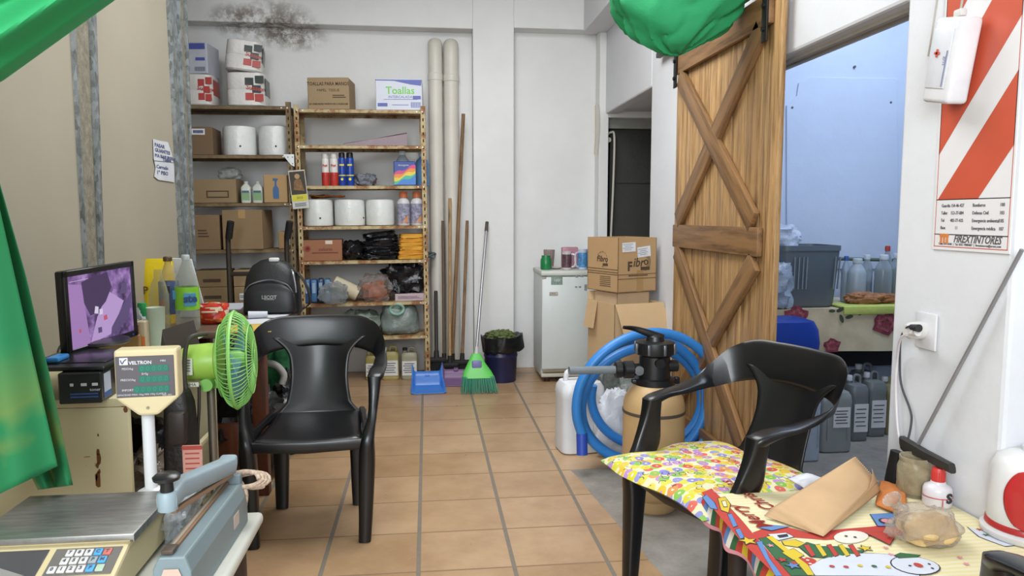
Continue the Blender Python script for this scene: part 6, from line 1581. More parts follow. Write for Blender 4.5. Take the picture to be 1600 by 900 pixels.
MB().lathe([(.08, 0), (.085, .004), (.08, .012), (.05, .016)], 28, M=T(0, 0, zst) @ Matrix.Diagonal((.9, 1.1, 1, 1))).build('base', bz_, o)
q = P(98, 556, Y=2.22); single('blue_pouch', MB().rbox((0, 0, 0), (.035, .07, .014), .005), C('2f7fc0', .3), 'bright blue pouch behind the black box under the monitor', 'pouch', (q.x - .005, 2.20, DZ + hb2 + .026))
q = P(162, 552, Y=2.62); carton('wooden_box', 'small tan wooden box behind the monitor stand', .16, .12, P(162, 531, Y=2.62).z - DZ, '96764a', [], False).location = (q.x, 2.72, DZ)
q = P(95, 545, X=PX + .02); single('monitor_cable', MB().tube([P(104, 530, X=PX + .03), P(92, 545, X=PX + .02), P(90, 565, X=PX + .03), P(96, 590, X=PX + .06)], .004, 8), C('1c1c1e'), 'black cable behind the left side of the monitor', 'cable')
# paper notice taped to the partition
pts = [(239, 217), (250, 220), (262, 222), (268, 240), (272, 262), (272, 285), (260, 283), (247, 281), (241, 276), (243, 262), (240, 248)]
pp = [P(x, y, X=PX + .004) for x, y in pts]; b0 = pp[0].copy()
o = thing('paper_notice', 'torn handwritten paper notice taped to the beige partition', 'notice', b0)
MB().poly([q_ - b0 for q_ in pp][::-1], t=.0012, d=(1, 0, 0)).build('sheet', C('bfc2c6', .8), o)
mb = MB()
def pwM(px, py): q_ = P(px, py, X=PX + .0062) - b0; return T(*q_) @ R(PI / 2) @ R(PI / 2, 'X')
for s_, x, y, sz in (('PASAR', 241.5, 226, .024), ('GUANTES', 242, 234, .024), ('P/A BASURERO', 242, 242.5, .022), ('Toallas', 254, 249, .022), ('Cerrado', 244.5, 260, .024), ('1° PISO', 245, 269, .025)):
    mb.text(s_, sz, pwM(x, y), 0, align='LEFT', sx=2.0, bold=.0006)
a_, c_ = P(241, 251, X=PX + .006) - b0, P(271, 254, X=PX + .006) - b0; mb.cyl(a_, c_, .0012, n=6)
mb.build('handwriting', C('4a5278', .8), o)
# ================================================================ GREEN FAN
lg = C('9cc653', .4, var=.04); grn = C('84c264', .4, var=.04)
yf = 2.42
g0 = P(369, 562, Y=yf); Rg = (P(369, 488, Y=yf).z - P(369, 636, Y=yf).z) / 2
o = thing('pedestal_fan', 'bright green pedestal fan turned sideways beside the cream desk', 'fan', (P(333, 700, Y=yf).x, yf, 0))
lc = Vector((g0.x - o.location.x, 0, g0.z))
axd = Vector((1, .10, .03)).normalized(); Mq = axd.to_track_quat('Z', 'Y').to_matrix().to_4x4(); Mg = T(*lc) @ Mq
hw = .042
mb = MB(); nsp = 60
for i in range(nsp):
    a = 2 * PI * i / nsp; ca, sa = math.cos(a), math.sin(a)
    mb.tube([(ca * .035, sa * .035, hw + .016), (ca * Rg * .55, sa * Rg * .55, hw + .01), (ca * Rg * .88, sa * Rg * .88, hw * .7), (ca * Rg, sa * Rg, .0)], .0016, 5, 0, Mg, 4)
for rr_, z in ((Rg, 0), (Rg * .72, hw + .004), (Rg * .4, hw + .014)):
    mb.tube([(rr_ * math.cos(2 * PI * k / 40), rr_ * math.sin(2 * PI * k / 40), z) for k in range(40)], .0022 if rr_ < Rg else .006, 6, 0, Mg, 1, True)
mb.lathe([(.0, hw + .02), (.034, hw + .018), (.036, hw + .01)], 24, 0, Mg); mb.build('front_guard', grn, o)
mb = MB()
for i in range(nsp):
    a = 2 * PI * i / nsp; ca, sa = math.cos(a), math.sin(a)
    mb.tube([(ca * .07, sa * .07, -hw - .01), (ca * Rg * .6, sa * Rg * .6, -hw - .004), (ca * Rg * .9, sa * Rg * .9, -hw * .6), (ca * Rg, sa * Rg, -.004)], .0016, 5, 0, Mg, 4)
for rr_, z in ((Rg * .75, -hw), (Rg * .5, -hw - .008)): mb.tube([(rr_ * math.cos(2 * PI * k / 40), rr_ * math.sin(2 * PI * k / 40), z) for k in range(40)], .0022, 6, 0, Mg, 1, True)
mb.build('rear_guard', grn, o)
bl3 = C('6f9fb0', .3)
for k in range(3):
    def bld(u, v_, k=k):
        a = k * 2 * PI / 3 + .5 + (u - .3) * (.9 + .3 * v_); r_ = .03 + (Rg * .84 - .03) * v_; return Mg @ Vector((r_ * math.cos(a), r_ * math.sin(a), (u - .5) * .05 * (1 - .2 * v_)))
    MB().grid(bld, 12, 10).build('blade', bl3, o, solid=.002)
MB().lathe([(.0, .03), (.02, .028), (.03, .01), (.03, -.02)], 20, 0, Mg).build('hub', grn, o)
ml = P(287, 563, Y=yf); L_ = lc.x - (ml.x - o.location.x)
rm = .056
mb = MB().lathe([(rm * .8, -L_), (rm, -L_ + .015), (rm * 1.05, -L_ * .5), (rm * 1.02, -hw - .02), (.075, -hw - .012), (.075, -hw - .004)], 32, 0, Mg); mb.build('motor_housing', lg, o)
mb = MB()
Mm2 = Mg @ R(0)
def mtag(px, py, w2, h2, mi):
    q_ = P(px, py, Y=yf) - Vector(o.location); mb.rbox((q_.x, -rm * 1.05 - .016, q_.z), (w2, .003, h2), .001, mi, 1)
mtag(303, 566, .036, .052, 0)
for i in range(5): q_ = P(303, 556 + 4 * i, Y=yf) - Vector(o.location); mb.box((q_.x, -rm * 1.05 - .0185, q_.z), (.024, .001, .003), 1)
mtag(308, 593, .055, .014, 0); q_ = P(308, 593, Y=yf) - Vector(o.location); mb.text('GAMA', .014, FRONT(q_.x, -rm * 1.05 - .0185, q_.z), 1)
mb.build('sticker', [C('c9cec0', .5), C('5f6a55')], o)
px_ = 0
mb = MB().rbox((.01, 0, lc.z - .065), (.07, .04, .05), .012); mb.lathe([(.02, 0), (.022, .01), (.02, .03)], 16, 0, T(-.0, -.02, lc.z - .07) @ R(PI / 2, 'X')); mb.build('tilt_bracket', grn, o)
MB().cyl((0, 0, .03), (0, 0, lc.z - .07), .0125, .0125, 18).build('pole', C('8b877c', .3, .7), o)
MB().lathe([(.105, 0), (.108, .008), (.105, .02), (.06, .035), (.03, .05)], 36).build('base', lg, o)
q0 = P(288, 528, Y=yf - .1)
ks = [(300, 527), (291, 540), (288, 575), (290, 605), (296, 625), (290, 652)]
fo = Vector(o.location)
MB().tube([q_ - fo for q_ in [P(322, 522, Y=yf - .03), P(300, 526, Y=yf - .09)] + [P(x, y, Y=yf - .1) for x, y in ks[1:]]], .007, 8).build('power_cord', C('35332a', .5), o)
MB().tube([q_ - fo for q_ in [P(311, 602, Y=yf - .07), P(311, 640, Y=yf - .08), P(309, 680, Y=yf - .08), P(312, 720, Y=yf - .09), P(318, 760, Y=yf - .1)]], .005, 8).build('power_cord', C('2a241f', .5), o)

# ================================================================ WHITE TABLE (near left), SCALE, HEAT SEALER
LZ = .53
lx1 = P(410, 802, Z=LZ).x; ly1 = P(405, 798, Z=LZ).y
o = thing('white_table', 'white topped low table under the scale and heat sealer', 'table', ((-1.27 + lx1) / 2, (1.05 + ly1) / 2, 0))
W, D = lx1 + 1.27, ly1 - 1.05
MB().rbox((0, 0, LZ - .015), (W, D, .03), .012, 0, 3).build('tabletop', C('c8c9be', .35, var=.03), o)
for sx in (-1, 1):
    for sy in (-1, 1): MB().rbox((sx * (W / 2 - .06), sy * (D / 2 - .06), (LZ - .03) / 2), (.05, .05, LZ - .03), .006).build('leg', C('3a2a20', .6), o)
MB().rbox((0, D / 2 - .05, LZ - .06), (W - .1, .02, .06), .003).build('apron', C('4a382a', .6), o)
# scale
PZ = .64
f1_, r1_ = P(215, 831, Z=PZ), P(262, 764, Z=PZ); fl, rl = P(-38, 838, Z=PZ), P(55, 764, Z=PZ)
xr_ = (f1_.x + r1_.x) / 2; xl_ = (fl.x + rl.x) / 2; yf_, yr_ = f1_.y, r1_.y
o = thing('retail_scale', 'cream price computing scale with steel platform and tall customer display', 'scale', ((xl_ + xr_) / 2, (yf_ + yr_) / 2, LZ))
W, D = xr_ - xl_, yr_ - yf_
crm = C('cabb93', .5, var=.04)
hP = PZ - LZ
yk = .12     # keypad slope length to the front
prof = [(-D / 2 - yk, .012), (-D / 2 - yk, .045), (-D / 2 - .008, hP - .02), (D / 2, hP - .02), (D / 2, .012)]
mb = MB()
xs = (-W / 2 + .003, W / 2 - .003)
mb.poly([(xs[0], y, z) for y, z in prof], t=xs[1] - xs[0], d=(1, 0, 0)); mb.build('body', crm, o, bevel=.006)
stl, t, b = nt('brushed_steel'); v = coords(t, (2, 14, 2)); t.links.new(ramp(t, noise_n(t, v, 5, 6, .7), [(.3, hx('858480')), (.7, hx('a9a9a8'))]), b.inputs['Base Color']); b.inputs['Metallic'].default_value = .75; b.inputs['Roughness'].default_value = .38
mb = MB().rbox((0, 0, hP - .006), (W + .006, D, .006), .002); mb.rbox((0, -D / 2 + .001, hP - .01), (W + .006, .003, .012), .001); mb.rbox((W / 2 + .002, 0, hP - .012), (.003, D, .016), .001); mb.build('platform', stl, o)
MB().rbox((0, 0, hP - .016), (W * .96, D * .96, .012), .003).build('platform_tray', crm, o)
for sx in (-1, 1):
    for sy in (-1, 1): MB().lathe([(.014, 0), (.016, .012)], 14, M=T(sx * (W / 2 - .03), (D / 2 - .03) if sy > 0 else (-D / 2 - yk + .03), 0)).build('foot', C('222222'), o)
# sloped face frame
sl_a = Vector((0, -D / 2 - yk, .045)); sl_b = Vector((0, -D / 2 - .008, hP - .02)); dv = (sl_b - sl_a); Ls = dv.length; dv.normalize(); nv = Vector((0, -dv.z, dv.y))
Mk = Matrix(((1, 0, 0, 0), (0, dv.y, nv.y, sl_a.y), (0, dv.z, nv.z, sl_a.z), (0, 0, 0, 1)))    # x, up the slope, out
kx0, kx1 = W / 2 - .132, W / 2 - .012
ky0, ky1 = Ls - .072, Ls - .006
MB().rbox(((kx0 + kx1) / 2, (ky0 + ky1) / 2, .001), (kx1 - kx0, ky1 - ky0, .002), .0008, 0, 1, Mk).build('keypad', C('6a6662', .5), o); kpad = [c_ for c_ in o.children if c_.name.startswith('keypad')][0]
MB().rbox(((-W / 2 + .01 + kx0 - .012) / 2, (ky0 + ky1) / 2, .001), (kx0 - .012 + W / 2 - .01, ky1 - ky0, .002), .0008, 0, 1, Mk).build('display_window', C('504c50', .15), o)
mb = MB().add([(-W / 2 + .012, ky0 + .004, .0025), (kx0 - .03, ky0 + .004, .0025), (-W / 2 + .012, ky1 - .012, .0025)], [(0, 1, 2)], 0, False, Mk); mb.build('painted_reflection', C('8f8b88', .3), o)  # pale triangle painted as a reflection on the display window
rows_ = [(2, [None, None, 0, 0, 0, 1, 2]), (1, [None, 0, 0, 0, 3, 1]), (0, [0, 0, 0, 0, 1, 4])]
layout = {2: (1.1, ['7', '8', '9', 'C', 'T'], [0, 0, 0, 1, 2]), 1: (.95, ['4', '5', '6', 'P', 'M'], [0, 0, 0, 3, 1]), 0: (.1, ['0', '1', '2', '3', 'F', ' '], [0, 0, 0, 0, 1, 4])}
kc = ['c6c4c2', '4d9bd2', 'bf6a60', '8e9ba0', 'a9bba8']
kw = .0142; kp_ = .0180
for row, (off, chs, cs_) in layout.items():
    for i, (ch_, c_) in enumerate(zip(chs, cs_)):
        x = kx0 + .012 + (off + i) * kp_ * .93; y = ky0 + .013 + row * .0195
        k = MB().rbox((x, y, .0035), (kw, .0155, .004), .0015, 0, 2, Mk); k.text(ch_, .0105, Mk @ T(x, y, .0058), 1, bold=.0004) if ch_ != ' ' else None
        k.build('key', [C(kc[c_], .5), C('555560')], kpad)
# display column
pb = P(236, 750, Y=yr_ + .045); py_ = yr_ + .045 - o.location.y; pxl = pb.x - o.location.x
hd0 = P(236, 642, Y=yr_ + .045); hd1 = P(236, 541, Y=yr_ + .045)
zA, zB = hd0.z - LZ, hd1.z - LZ
wm = C('cfcfd0', .3, var=.02)
MB().rbox((pxl, py_ - .03, .03), (.08, .07, .05), .008).build('column_bracket', crm, o)
MB().lathe([(.036, .04), (.037, .075), (.03, .092), (.015, .1)], 28, M=T(pxl, py_, 0)).build('column_collar', wm, o)
MB().cyl((pxl, py_, .09), (pxl, py_, zA + .06), .0135, .0135, 24).build('column', wm, o)
hw0 = (P(282, 590, Y=yr_ + .03).x - P(187, 590, Y=yr_ + .03).x) / 2
sh = P(236, 618, Y=yr_ + .03).z - LZ
hc_x = P(234.5, 590, Y=yr_ + .03).x - o.location.x
Mh = T(hc_x, py_ - .02, 0) @ R(.10)
out = [(-hw0, zB), (hw0, zB), (hw0, sh), (hw0 * .3, zA), (-hw0 * .3, zA), (-hw0, sh)]
MB().poly([(x, -.022, z) for x, z in out], t=.05, d=(0, 1, 0), M=Mh).build('display_head', crm, o, bevel=.006); so = o; o = [c_ for c_ in o.children if c_.name.startswith('display_head')][0]
pz0, pz1 = sh + .004, zB - .014
MB().rbox((-.002, -.0225, (pz0 + pz1) / 2), (hw0 * 1.84, .003, pz1 - pz0), .001, 0, 1, Mh).build('display_panel', C('565256', .3), o)
def wx(u): return -hw0 * .92 + hw0 * 1.84 * u
def wz(v_): return pz0 + (pz1 - pz0) * v_
for (u0_, u1_, v0, v1, n) in ((.38, .89, .61, .775, 5), (.38, .89, .35, .515, 5), (.28, .89, .10, .265, 6)):
    mb = MB().box((wx((u0_ + u1_) / 2), -.0245, wz((v0 + v1) / 2)), (wx(u1_) - wx(u0_), .001, wz(v1) - wz(v0)), 0, Mh)
    for i in range(n):
        x = wx(u0_ + (u1_ - u0_) * (i + .5) / n)
        mb.text('0', (wz(v1) - wz(v0)) * 1.05, Mh @ FRONT(x, -.0252, wz((v0 + v1) / 2)), 1, shear=.1, sx=.9)
    mb.build('digit_window', [C('146654', .4), C('1f7f6a', .4)], o)
mb = MB()
mb.text('VELTRON', .0105, Mh @ FRONT(wx(.41), -.0246, wz(.84)), 0, bold=.0003); mb.text('MR0', .006, Mh @ FRONT(wx(.8), -.0246, wz(.87)), 0)
for s_, v_ in (('PESO/kg', .70), ('PRECIO/kg', .43), ('IMPORTE', .18)): mb.text(s_, .0066, Mh @ FRONT(wx(.19), -.0246, wz(v_)), 0)
mb.text('E=5g', .0065, Mh @ FRONT(wx(.48), -.0246, wz(.565)), 0)
mb.text('CAPACIDAD MAX 15kg MIN 100g CLASE III', .0055, Mh @ FRONT(wx(.4), -.0246, wz(.065)), 0); mb.text('IND. ARG.', .0045, Mh @ FRONT(wx(.85), -.0246, wz(.03)), 0)
mb.box((wx(.13), -.0246, wz(.885)), (.017, .001, .016), 0, Mh)
mb.build('lettering', C('c6c8ce', .5), o)
MB().tube([(-.006, 0, .003), (-.003, 0, -.005), (.001, 0, .001), (.006, 0, .005)], .0009, 5, M=Mh @ T(wx(.13), -.0256, wz(.885))).build('logo', C('3d3d52'), o)
MB().lathe([(.0035, 0), (.0035, .002)], 12, M=Mh @ FRONT(0, -.0215, zA + .018)).build('screw', C('8a7f66'), o)
o = so

# heat sealer
gs = C('75858a', .45, var=.05, scale=6); gs2 = C('66757b', .5)
fz = LZ + .10
af = P(262, 880, Z=fz); ar = P(372, 752, Z=fz)
fL, fR = P(236, 872, Z=fz), P(303, 862, Z=fz); rR = P(385, 752, Z=fz)
o = thing('heat_sealer', 'grey metal impulse bag sealer with raised lever arm and black knob', 'bag sealer', ((fL.x + fR.x) / 2, fL.y, LZ))
Ls_ = P(350, 752, Z=fz).y - fL.y; ws = (fR.x - fL.x)
an = math.atan2(-( (rR.x) - fR.x), Ls_)
Mz = R(an)
sec = lambda y, s_=1: [(x * ws / 2 * s_ + 0, y, z) for x, z in ((-1, 0), (1, 0), (1.0, .07), (.7, .1), (-.65, .1), (-1, .075))]
pts = sec(0)
MB().poly(pts, t=Ls_, d=(0, 1, 0), M=Mz).build('body', gs, o, bevel=.004)
mb = MB().poly([(x * ws / 2 * .62, -.002, z) for x, z in ((-1, .02), (1, .02), (1, .055), (.6, .078), (-.6, .078), (-1, .055))][::-1], 0, Mz, .0015, (0, -1, 0))
mb.text('ASEM', .014, Mz @ FRONT(0, -.0042, .05), 1); mb.text('SELLADORA', .006, Mz @ FRONT(0, -.0042, .034), 1); mb.build('rating_plate', [C('c2a89a', .5), C('9a3c34')], o)
mb = MB().rbox((-ws * .12, Ls_ / 2, .103), (.016, Ls_ * .93, .008), .002, 0, 1, Mz); mb.rbox((-ws * .12, Ls_ / 2, .1078), (.006, Ls_ * .9, .001), .0004, 1, 1, Mz); mb.build('sealing_strip', [C('7d6047', .6), C('9a8f84', .3)], o)
mb = MB().rbox((-ws * .12, .018, .107), (.022, .03, .008), .002, 0, 2, Mz); mb.build('strip_clamp', C('4a3b30', .5), o)
MB().rbox((ws * .5 + .0005, Ls_ * .75, .045), (.0015, .04, .03), .0005, 0, 1, Mz).build('side_label', C('b9aca4', .5), o)
# lever arm
a0 = P(266, 776, Y=o.location.y + .10) - Vector(o.location); a1 = P(358, 720, Y=o.location.y + Ls_ * .97) - Vector(o.location)
MB().loft([(a0 + Vector((0, -.02, 0)), (.019, 0, 0), (0, .0, .017)), (a0 + Vector((0, .03, .004)), (.021, 0, 0), (0, .0, .02)), (a1 + Vector((0, -.02, -.006)), (.021, 0, 0), (0, 0, .019)), (a1, (.019, 0, 0), (0, 0, .015))], 16, 5).build('lever_arm', C('8898a0', .45), o)
d_ = (a1 - a0).normalized()
MB().loft([(a0 + Vector((.008, -.01, -.026)), (.006, 0, 0), (0, .0, .005)), (a1 + Vector((.008, -.02, -.026)), (.006, 0, 0), (0, 0, .005))], 8, 5).build('press_bar', C('8a6e58', .5), o)
kb = a0 + Vector((-.0, -.015, .0))
MB().lathe([(.018, -.02), (.019, .012), (.0155, .017)], 24, M=T(*kb)).build('knob_post', C('8b9da5', .45), o)
MB().lathe([(.0125, .014), (.0115, .036), (.024, .04), (.0255, .046), (.02, .051), (.0, .053)], 28, M=T(*kb)).build('knob', C('1a1a1c', .3), o)
mb = MB().rbox(tuple(Mz @ Vector((0, Ls_ - .01, .09)) ), (.05, .02, .06), .004); mb.tube([a1 + Vector((-.0, .0, .0)), Mz @ Vector((0, Ls_ - .005, .11))], .006, 8, sub=2); mb.build('hinge_bracket', gs2, o)
# coiled power cord
kr = Vector(o.location) + (Mz @ Vector((0, Ls_, 0)))
k0 = P(372, 748, Y=kr.y + .01)
pts = []
for k in range(4):
    for j in range(10):
        a = j / 10 * 2 * PI
        pts.append(k0 + Vector((.05 * math.cos(a) + .006 * k, .012 * math.sin(a * 2) + .008 * k - .01, .017 * math.sin(a) - .004 * k + .002 * math.sin(j))))
rope = C('b5a08c', .8, var=.35, scale=140)
o2 = o; kk = Vector(o.location)
tail = [k0 + Vector((.03, -.01, -.02)), P(385, 770, Y=kr.y - .02), P(378, 800, Y=kr.y - .01)]
MB().tube([p_ - kk for p_ in pts + [P(352, 762, Y=kr.y - .03), P(330, 758, Y=kr.y - .05)]], .0052, 8, sub=2).build('power_cord', rope, o2)
MB().tube([k0 - kk, P(384, 768, Y=kr.y - .01) - kk, P(383, 790, Y=kr.y) - kk], .0052, 8, sub=4).build('power_cord', rope, o2)
# clear plastic bag and green clip between scale and sealer
q = P(262, 815, Z=LZ + .02)
bag('plastic_bag', 'clear plastic bag squeezed between the scale and the bag sealer', (.07, .22, .09), CLEAR('b4b9bc', .35, .15, .8), 181, (q.x + .03, q.y + .0, LZ + .001))
q = P(330, 765, Z=LZ + .1); single('green_clip', MB().blob((.02, .03, .015), 3, .1, 3, .8), C('7fc84a', .4), 'small light green clip on the bag sealer strip', 'clip', (q.x, q.y - .03, fz + .012))

# ================================================================ GREEN CURTAIN AT THE LEFT EDGE
gm2, t, b = nt('green_cloth_yellow_patches'); v = coords(t)
n_ = noise_n(t, v, 5, 3, .5); sp = t.nodes.new('ShaderNodeSeparateXYZ'); t.links.new(v, sp.inputs[0])
zf_ = math_n(t, 'MULTIPLY', math_n(t, 'SUBTRACT', 1.0, sp.outputs[2]), 2.6); zf_.node.use_clamp = True
pm = math_n(t, 'MULTIPLY', ramp(t, n_, [(.50, (0, 0, 0)), (.62, (1, 1, 1))]), zf_)
t.links.new(mixrgb(t, hx('1b7545'), hx('968f34'), math_n(t, 'MULTIPLY', pm, .85)), b.inputs['Base Color']); b.inputs['Roughness'].default_value = .85
b.inputs['Subsurface Weight'].default_value = .0
mb = MB()
def curt(lf, rt, Y0, ph, fold=.03, n=5):
    """lf / rt: pixel polylines of left & right edge from top to bottom at depth Y0"""
    def pick(pl, v_):
        k = v_ * (len(pl) - 1); i = min(int(k), len(pl) - 2); f = k - i; return (pl[i][0] + (pl[i + 1][0] - pl[i][0]) * f, pl[i][1] + (pl[i + 1][1] - pl[i][1]) * f)
    def fn(u, v_):
        a, c_ = pick(lf, v_), pick(rt, v_); x, y = a[0] + (c_[0] - a[0]) * u, a[1] + (c_[1] - a[1]) * u
        return P(x, y, Y=Y0 + fold * math.sin(u * n * PI + ph + v_ * 1.5) * (.5 + .5 * v_))
    return fn
mb.grid(curt([(-260, -160), (-260, 200), (-230, 560), (-200, 868)], [(-60, 80), (0, 330), (52, 560), (90, 728)], 1.60, 0, .03, 4), 60, 50)
mb.grid(curt([(-200, -60), (-150, 300), (-40, 560), (60, 765)], [(-14, 240), (40, 430), (78, 590), (113, 758)], 1.72, 1.2, .03, 3), 50, 50)
single('green_curtain', mb, gm2, 'green curtain with yellow patches hanging at the left edge', 'curtain', solid=.003)
gm3 = C('24985a', .8, var=.06, scale=3)
mb = MB()
def swag(u, v_):
    # u along the swag from the left edge up to the right; v across its width (tucked under at the lower edge)
    x = -330 + 560 * u; ylo = 128 - (x * .72 if x > 0 else x * .3) - (0 if x < 0 else 0); yhi = ylo - 330
    bulge = math.sin(v_ * PI) ; y = ylo + (yhi - ylo) * v_ ** 1.15
    Yd_ = 1.42 - .12 * bulge + .03 * math.sin(v_ * 13 + u * 3) + .015 * math.sin(v_ * 29 + u * 5)
    return P(x, y, Y=Yd_ + (.10 * (1 - v_ / .08) if v_ < .08 else 0))
mb.grid(swag, 60, 70)
single('green_curtain', mb, gm3, 'bright green curtain swag tied across the top left corner', 'curtain', solid=.003)

# ================================================================ STOREROOM CONTENTS
sY = 3.92
tz = P(1300, 483, Y=sY).z
sx0, sx1 = XR + WT + .12, 3.2
o = thing('storeroom_table', 'dark table under the flowered cloth in the storeroom', 'table', ((sx0 + sx1) / 2, sY + .3, 0))
W = sx1 - sx0
MB().rbox((0, 0, tz - .018), (W, .56, .03), .004).build('tabletop', C('3a3230', .6), o)
for sx in (-1, 1):
    for sy in (-1, 1): MB().rbox((sx * (W / 2 - .05), sy * .23, (tz - .03) / 2), (.05, .05, tz - .03), .004).build('leg', C('4b3826', .6), o)
MB().rbox((0, .2, tz * .57), (W - .1, .02, tz * .34), .003).build('back_panel', C('2a2624', .7), o)
zr_ = P(1365, 633, Y=sY).z
MB().rbox((0, -.26, zr_), (W - .1, .022, .04), .004).build('front_rail', wood_mat('old_rail', '7b5a40', '4f3525', 'X', 1, .7), o)
fl, t, b = nt('flowered_oilcloth'); v = coords(t)
nn = noise_n(t, v, 4, 5)
c = ramp(t, nn, [(.35, hx('b3a387')), (.6, hx('cfc2a4'))])
t.links.new(c, b.inputs['Base Color']); b.inputs['Roughness'].default_value = .45
fm = [fl, C('7c3540', .5, var=.6, scale=60), C('3f4a36', .5, var=.3, scale=30), C('955058', .5, var=.6, scale=60)]
mb = MB()
zb1 = P(1300, 548, Y=sY - .03).z
mb.grid(lambda u, v_: Vector((sx0 - .02 + (sx1 - sx0 + .04) * u, sY - .02 + .58 * v_, tz + .003)), 10, 6)
yfr = sY - .025
drop = lambda u: zb1 + (.05 if u < .24 else 0) - .02 * u
mb.grid(lambda u, v_: Vector((sx0 - .02 + (sx1 - sx0 + .04) * u, yfr - .004 * math.sin(u * 25) * v_, tz + .003 + (drop(u) - tz) * v_)), 80, 4)
rnd = random.Random(9)
def flower(px, py, r, Z=None):
    q_ = P(px, py, Y=yfr - .006)
    for ring_, (rr_, mm) in enumerate(((r, 1), (r * .68, 3), (r * .4, 1))):
        n_ = 14; mb.add([(q_.x + rr_ * (1 + .16 * math.sin(i * 2.3 + px)) * math.cos(i * 2 * PI / n_), yfr - .007 - ring_ * .0012, q_.z + rr_ * .8 * (1 + .16 * math.sin(i * 2.3 + px)) * math.sin(i * 2 * PI / n_)) for i in range(n_)], [tuple(range(n_))], mm)
def leaf(px, py, r, a):
    q_ = P(px, py, Y=yfr - .006); n_ = 12
    mb.add([(q_.x + r * math.cos(t_) * math.cos(a) - r * .45 * math.sin(t_) * math.sin(a), yfr - .0065, q_.z + r * math.cos(t_) * math.sin(a) + r * .45 * math.sin(t_) * math.cos(a)) for t_ in [i * 2 * PI / n_ for i in range(n_)]], [tuple(range(n_))], 2)
flower(1244, 494, .07); flower(1384, 506, .078); flower(1300, 540, .05); flower(1470, 500, .06)
for a_ in ((1313, 484, .026, .4), (1315, 498, .026, -1.2), (1327, 495, .024, .2), (1300, 486, .02, .0), (1345, 490, .016, .5), (1236, 486, .02, .6)): leaf(*a_)
single('flowered_tablecloth', mb, fm, 'beige tablecloth with red flowers hanging over the storeroom table', 'tablecloth', solid=0)
TZ2 = tz + .006
# grey crate
cY = sY + .03
a, c = P(1222, 430, Y=cY), P(1316, 430, Y=cY); W = c.x - a.x; h = P(1270, 384, Y=cY).z - TZ2
gcm = C('5a646e', .45, var=.04)
o = thing('grey_bin', 'grey ribbed plastic bin on the flowered storeroom table', 'bin', ((a.x + c.x) / 2, cY + .16, TZ2))
mb = MB().loft([((0, 0, 0), (W * .42, 0, 0), (0, .13, 0), 6), ((0, 0, .02), (W * .455, 0, 0), (0, .145, 0), 6), ((0, 0, h * .92), (W * .5, 0, 0), (0, .165, 0), 7), ((0, 0, h * .92), (W * .515, 0, 0), (0, .17, 0), 7), ((0, 0, h), (W * .515, 0, 0), (0, .17, 0), 7), ((0, 0, h), (W * .48, 0, 0), (0, .155, 0), 7), ((0, 0, .03), (W * .43, 0, 0), (0, .13, 0), 6)], 40)
mb.build('body', gcm, o)
for xx in (-.3, -.23, -.16, -.1, .36, .43): MB().loft([((W * xx, -.157, h * .3), (.004, 0, 0), (0, .006, 0)), ((W * xx * 1.03, -.167, h * .82), (.004, 0, 0), (0, .006, 0))], 8, 3).build('rib', C('76818b', .4), o)
# green stick lying from bin to the right
a, c = P(1316, 392, Y=sY + .34), P(1402, 398, Y=sY + .36)
zs_ = a.z
def sbottle(lab, x0, x1, yt, yy, mat, capm, fillm=None, name='bottle'):
    a, c = P(x0, 430, Y=yy), P(x1, 430, Y=yy); r = (c.x - a.x) / 2; h = P(x0, yt, Y=yy).z - TZ2
    return bottle(name, lab, [(r * .9, 0), (r, .008), (r, h * .66), (r * .85, h * .76), (r * .5, h * .86), (r * .45, h * .92)], mat, (r * .5, h * .9, h * .1, capm), loc=((a.x + c.x) / 2, yy, TZ2), fill=fillm)
cl_ = CLEAR('aab6c0', .4, .15)
sbottle('white plastic bottle beside the grey bin on the storeroom table', 1326, 1352, 404, sY + .2, C('9aa6b0', .4, var=.05), C('b5bdc4', .4))
sbottle('small white bottle with blue cap squeezed next to the grey bin', 1315, 1328, 400, sY + .30, C('8d99a8', .4), C('3c5a9c', .4))
sbottle('clear bottle with white cap behind the white plastic bottle', 1346, 1362, 398, sY + .3, cl_, C('bfc5cc', .4), (.93, .12, C('8f9aa2', .5)))
sbottle('large clear jar bottle with white cap and pale liquid', 1368, 1392, 398, sY + .22, cl_, C('bfc5cc', .4), (.93, .2, C('93a08c', .5)))
sbottle('clear bottle with red cap behind the large clear jar bottle', 1378, 1392, 384, sY + .4, cl_, C('a8403a', .4))
sbottle('bottle of yellowish liquid at the right edge of the storeroom opening', 1390, 1414, 396, sY + .26, cl_, C('bfc5cc', .4), (.93, .2, C('9aa060', .5)))
st_ = MB().cyl((a.x - .05, sY + .44, TZ2 + .0), (a.x - .05, sY + .44, TZ2 + .25), .012).cyl((c.x + .15, sY + .44, TZ2), (c.x + .15, sY + .44, TZ2 + .24), .012)
st_.cyl((a.x - .1, sY + .44, TZ2 + .255), (c.x + .2, sY + .44, TZ2 + .235), .011)
single('green_stick', st_, C('4d6150', .5), 'thin dark green rail behind the storeroom bottles', 'rail')
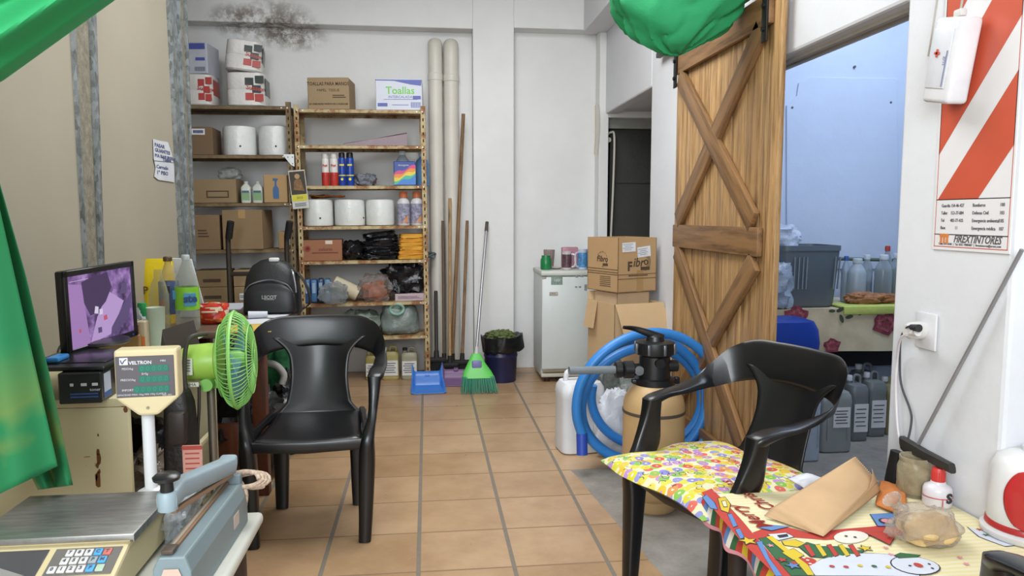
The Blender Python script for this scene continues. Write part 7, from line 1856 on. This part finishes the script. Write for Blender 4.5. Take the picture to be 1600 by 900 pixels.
# bread-like brown cloth and yellow cloth
q = P(1352, 470, Y=sY + .08); bag('brown_cloth', 'crumpled orange brown cloth on the yellow cloth in front of the bottles', (.2, .12, .065), C('9a6a48', .8, var=.3, scale=14, bmp=.5), 201, (q.x, sY + .1, TZ2 + .012), cat='cloth', fine=.15)
q = P(1390, 470, Y=sY + .08); bag('brown_cloth', 'smaller orange brown cloth at the right behind the doorway edge', (.17, .1, .055), C('96623c', .8, var=.3, scale=14, bmp=.5), 202, (q.x, sY + .1, TZ2 + .012), cat='cloth', fine=.15)
a, c = P(1318, 480, Y=sY - .03), P(1420, 480, Y=sY - .03)
mb = MB().rbox(((c.x - a.x) / 2, .08, .006), (c.x - a.x, .2, .01), .004); mb.rbox(((c.x - a.x) / 2, -.022, -.012), (c.x - a.x, .01, .045), .004)
single('yellow_cloth', mb, C('b3bf62', .7, bmp=.3), 'folded lime yellow cloth at the edge of the flowered table', 'cloth', (a.x, sY - .012, TZ2 + .001))
# plastic bags at the left
q = P(1216, 480, Y=sY + .1)
bag('plastic_bag', 'pale full plastic bag on the storeroom table beside the barn door', (.2, .2, .26), C('8c98aa', .35, var=.15, bmp=.7), 211, (P(1211, 470, Y=sY + .05).x, sY + .08, TZ2), cat='bag', fine=.12)
o = bag('plastic_bag', 'white plastic bag on the high side shelf beside the barn door', (.22, .2, .17), C('aab4c6', .35, var=.1, bmp=.7), 212, (P(1218, 395, Y=sY + .4).x, sY + .42, P(1218, 395, Y=sY + .4).z), cat='bag', fine=.15)
zz = P(1218, 395, Y=sY + .4).z
single('side_shelf', MB().rbox((0, 0, 0), (.3, .26, .015), .003).rbox((-.02, .0, -.1), (.02, .24, .18), .003), C('3a3a40'), 'small dark shelf on the storeroom wall beside the barn door', 'shelf', (P(1218, 395, Y=sY + .4).x - .06, sY + .44, zz - .009))
# blue jug
jY = 3.55
a, c = P(1190, 520, Y=jY), P(1290, 520, Y=jY); h = P(1240, 500, Y=jY).z
o = jerrycan('big dark blue plastic jerrycan behind the chair in the storeroom', c.x - a.x, .26, h / .85, C('17378f', .35, var=.05), C('a9b4c8', .4), None, ((a.x + c.x) / 2, jY + .13, 0), handle=False)
# jerrycans on the floor
def can(lab, x0, x1, yt, ybm, col, label, group=None, capc='c2c4c8', d=.16, yy=None):
    q_ = P((x0 + x1) / 2, ybm, Z=0); yy = yy or q_.y; a, c = P(x0, 600, Y=yy), P(x1, 600, Y=yy); h = P(x0, yt, Y=yy).z
    return jerrycan(lab, c.x - a.x, d, h / .97, C(col, .4, var=.07), C(capc, .4), label, ((a.x + c.x) / 2, yy + d / 2, 0), 0, group)
can('white jerrycan seen through the opening of the chair back', 1256, 1288, 600, 722, 'a3aebd', None)
can('grey white jerrycan with a handwritten label standing in front of the others', 1286, 1338, 600, 708, '8d9290', (.1, .5, .5, .28))
can('grey jerrycan with a blank label second from the front one', 1333, 1362, 590, 690, '74797c', (.0, .36, .75, .42), 'grey jerrycans')
can('grey jerrycan with a blank label under the rusty rail at the right', 1360, 1390, 585, 683, '777c7c', (.0, .36, .75, .42))
can('yellowish jerrycan cut by the storeroom doorway edge', 1388, 1420, 592, 680, '86805a', None)
can('grey jerrycan at the back behind the two labelled ones', 1345, 1378, 572, 665, '6d7276', None)
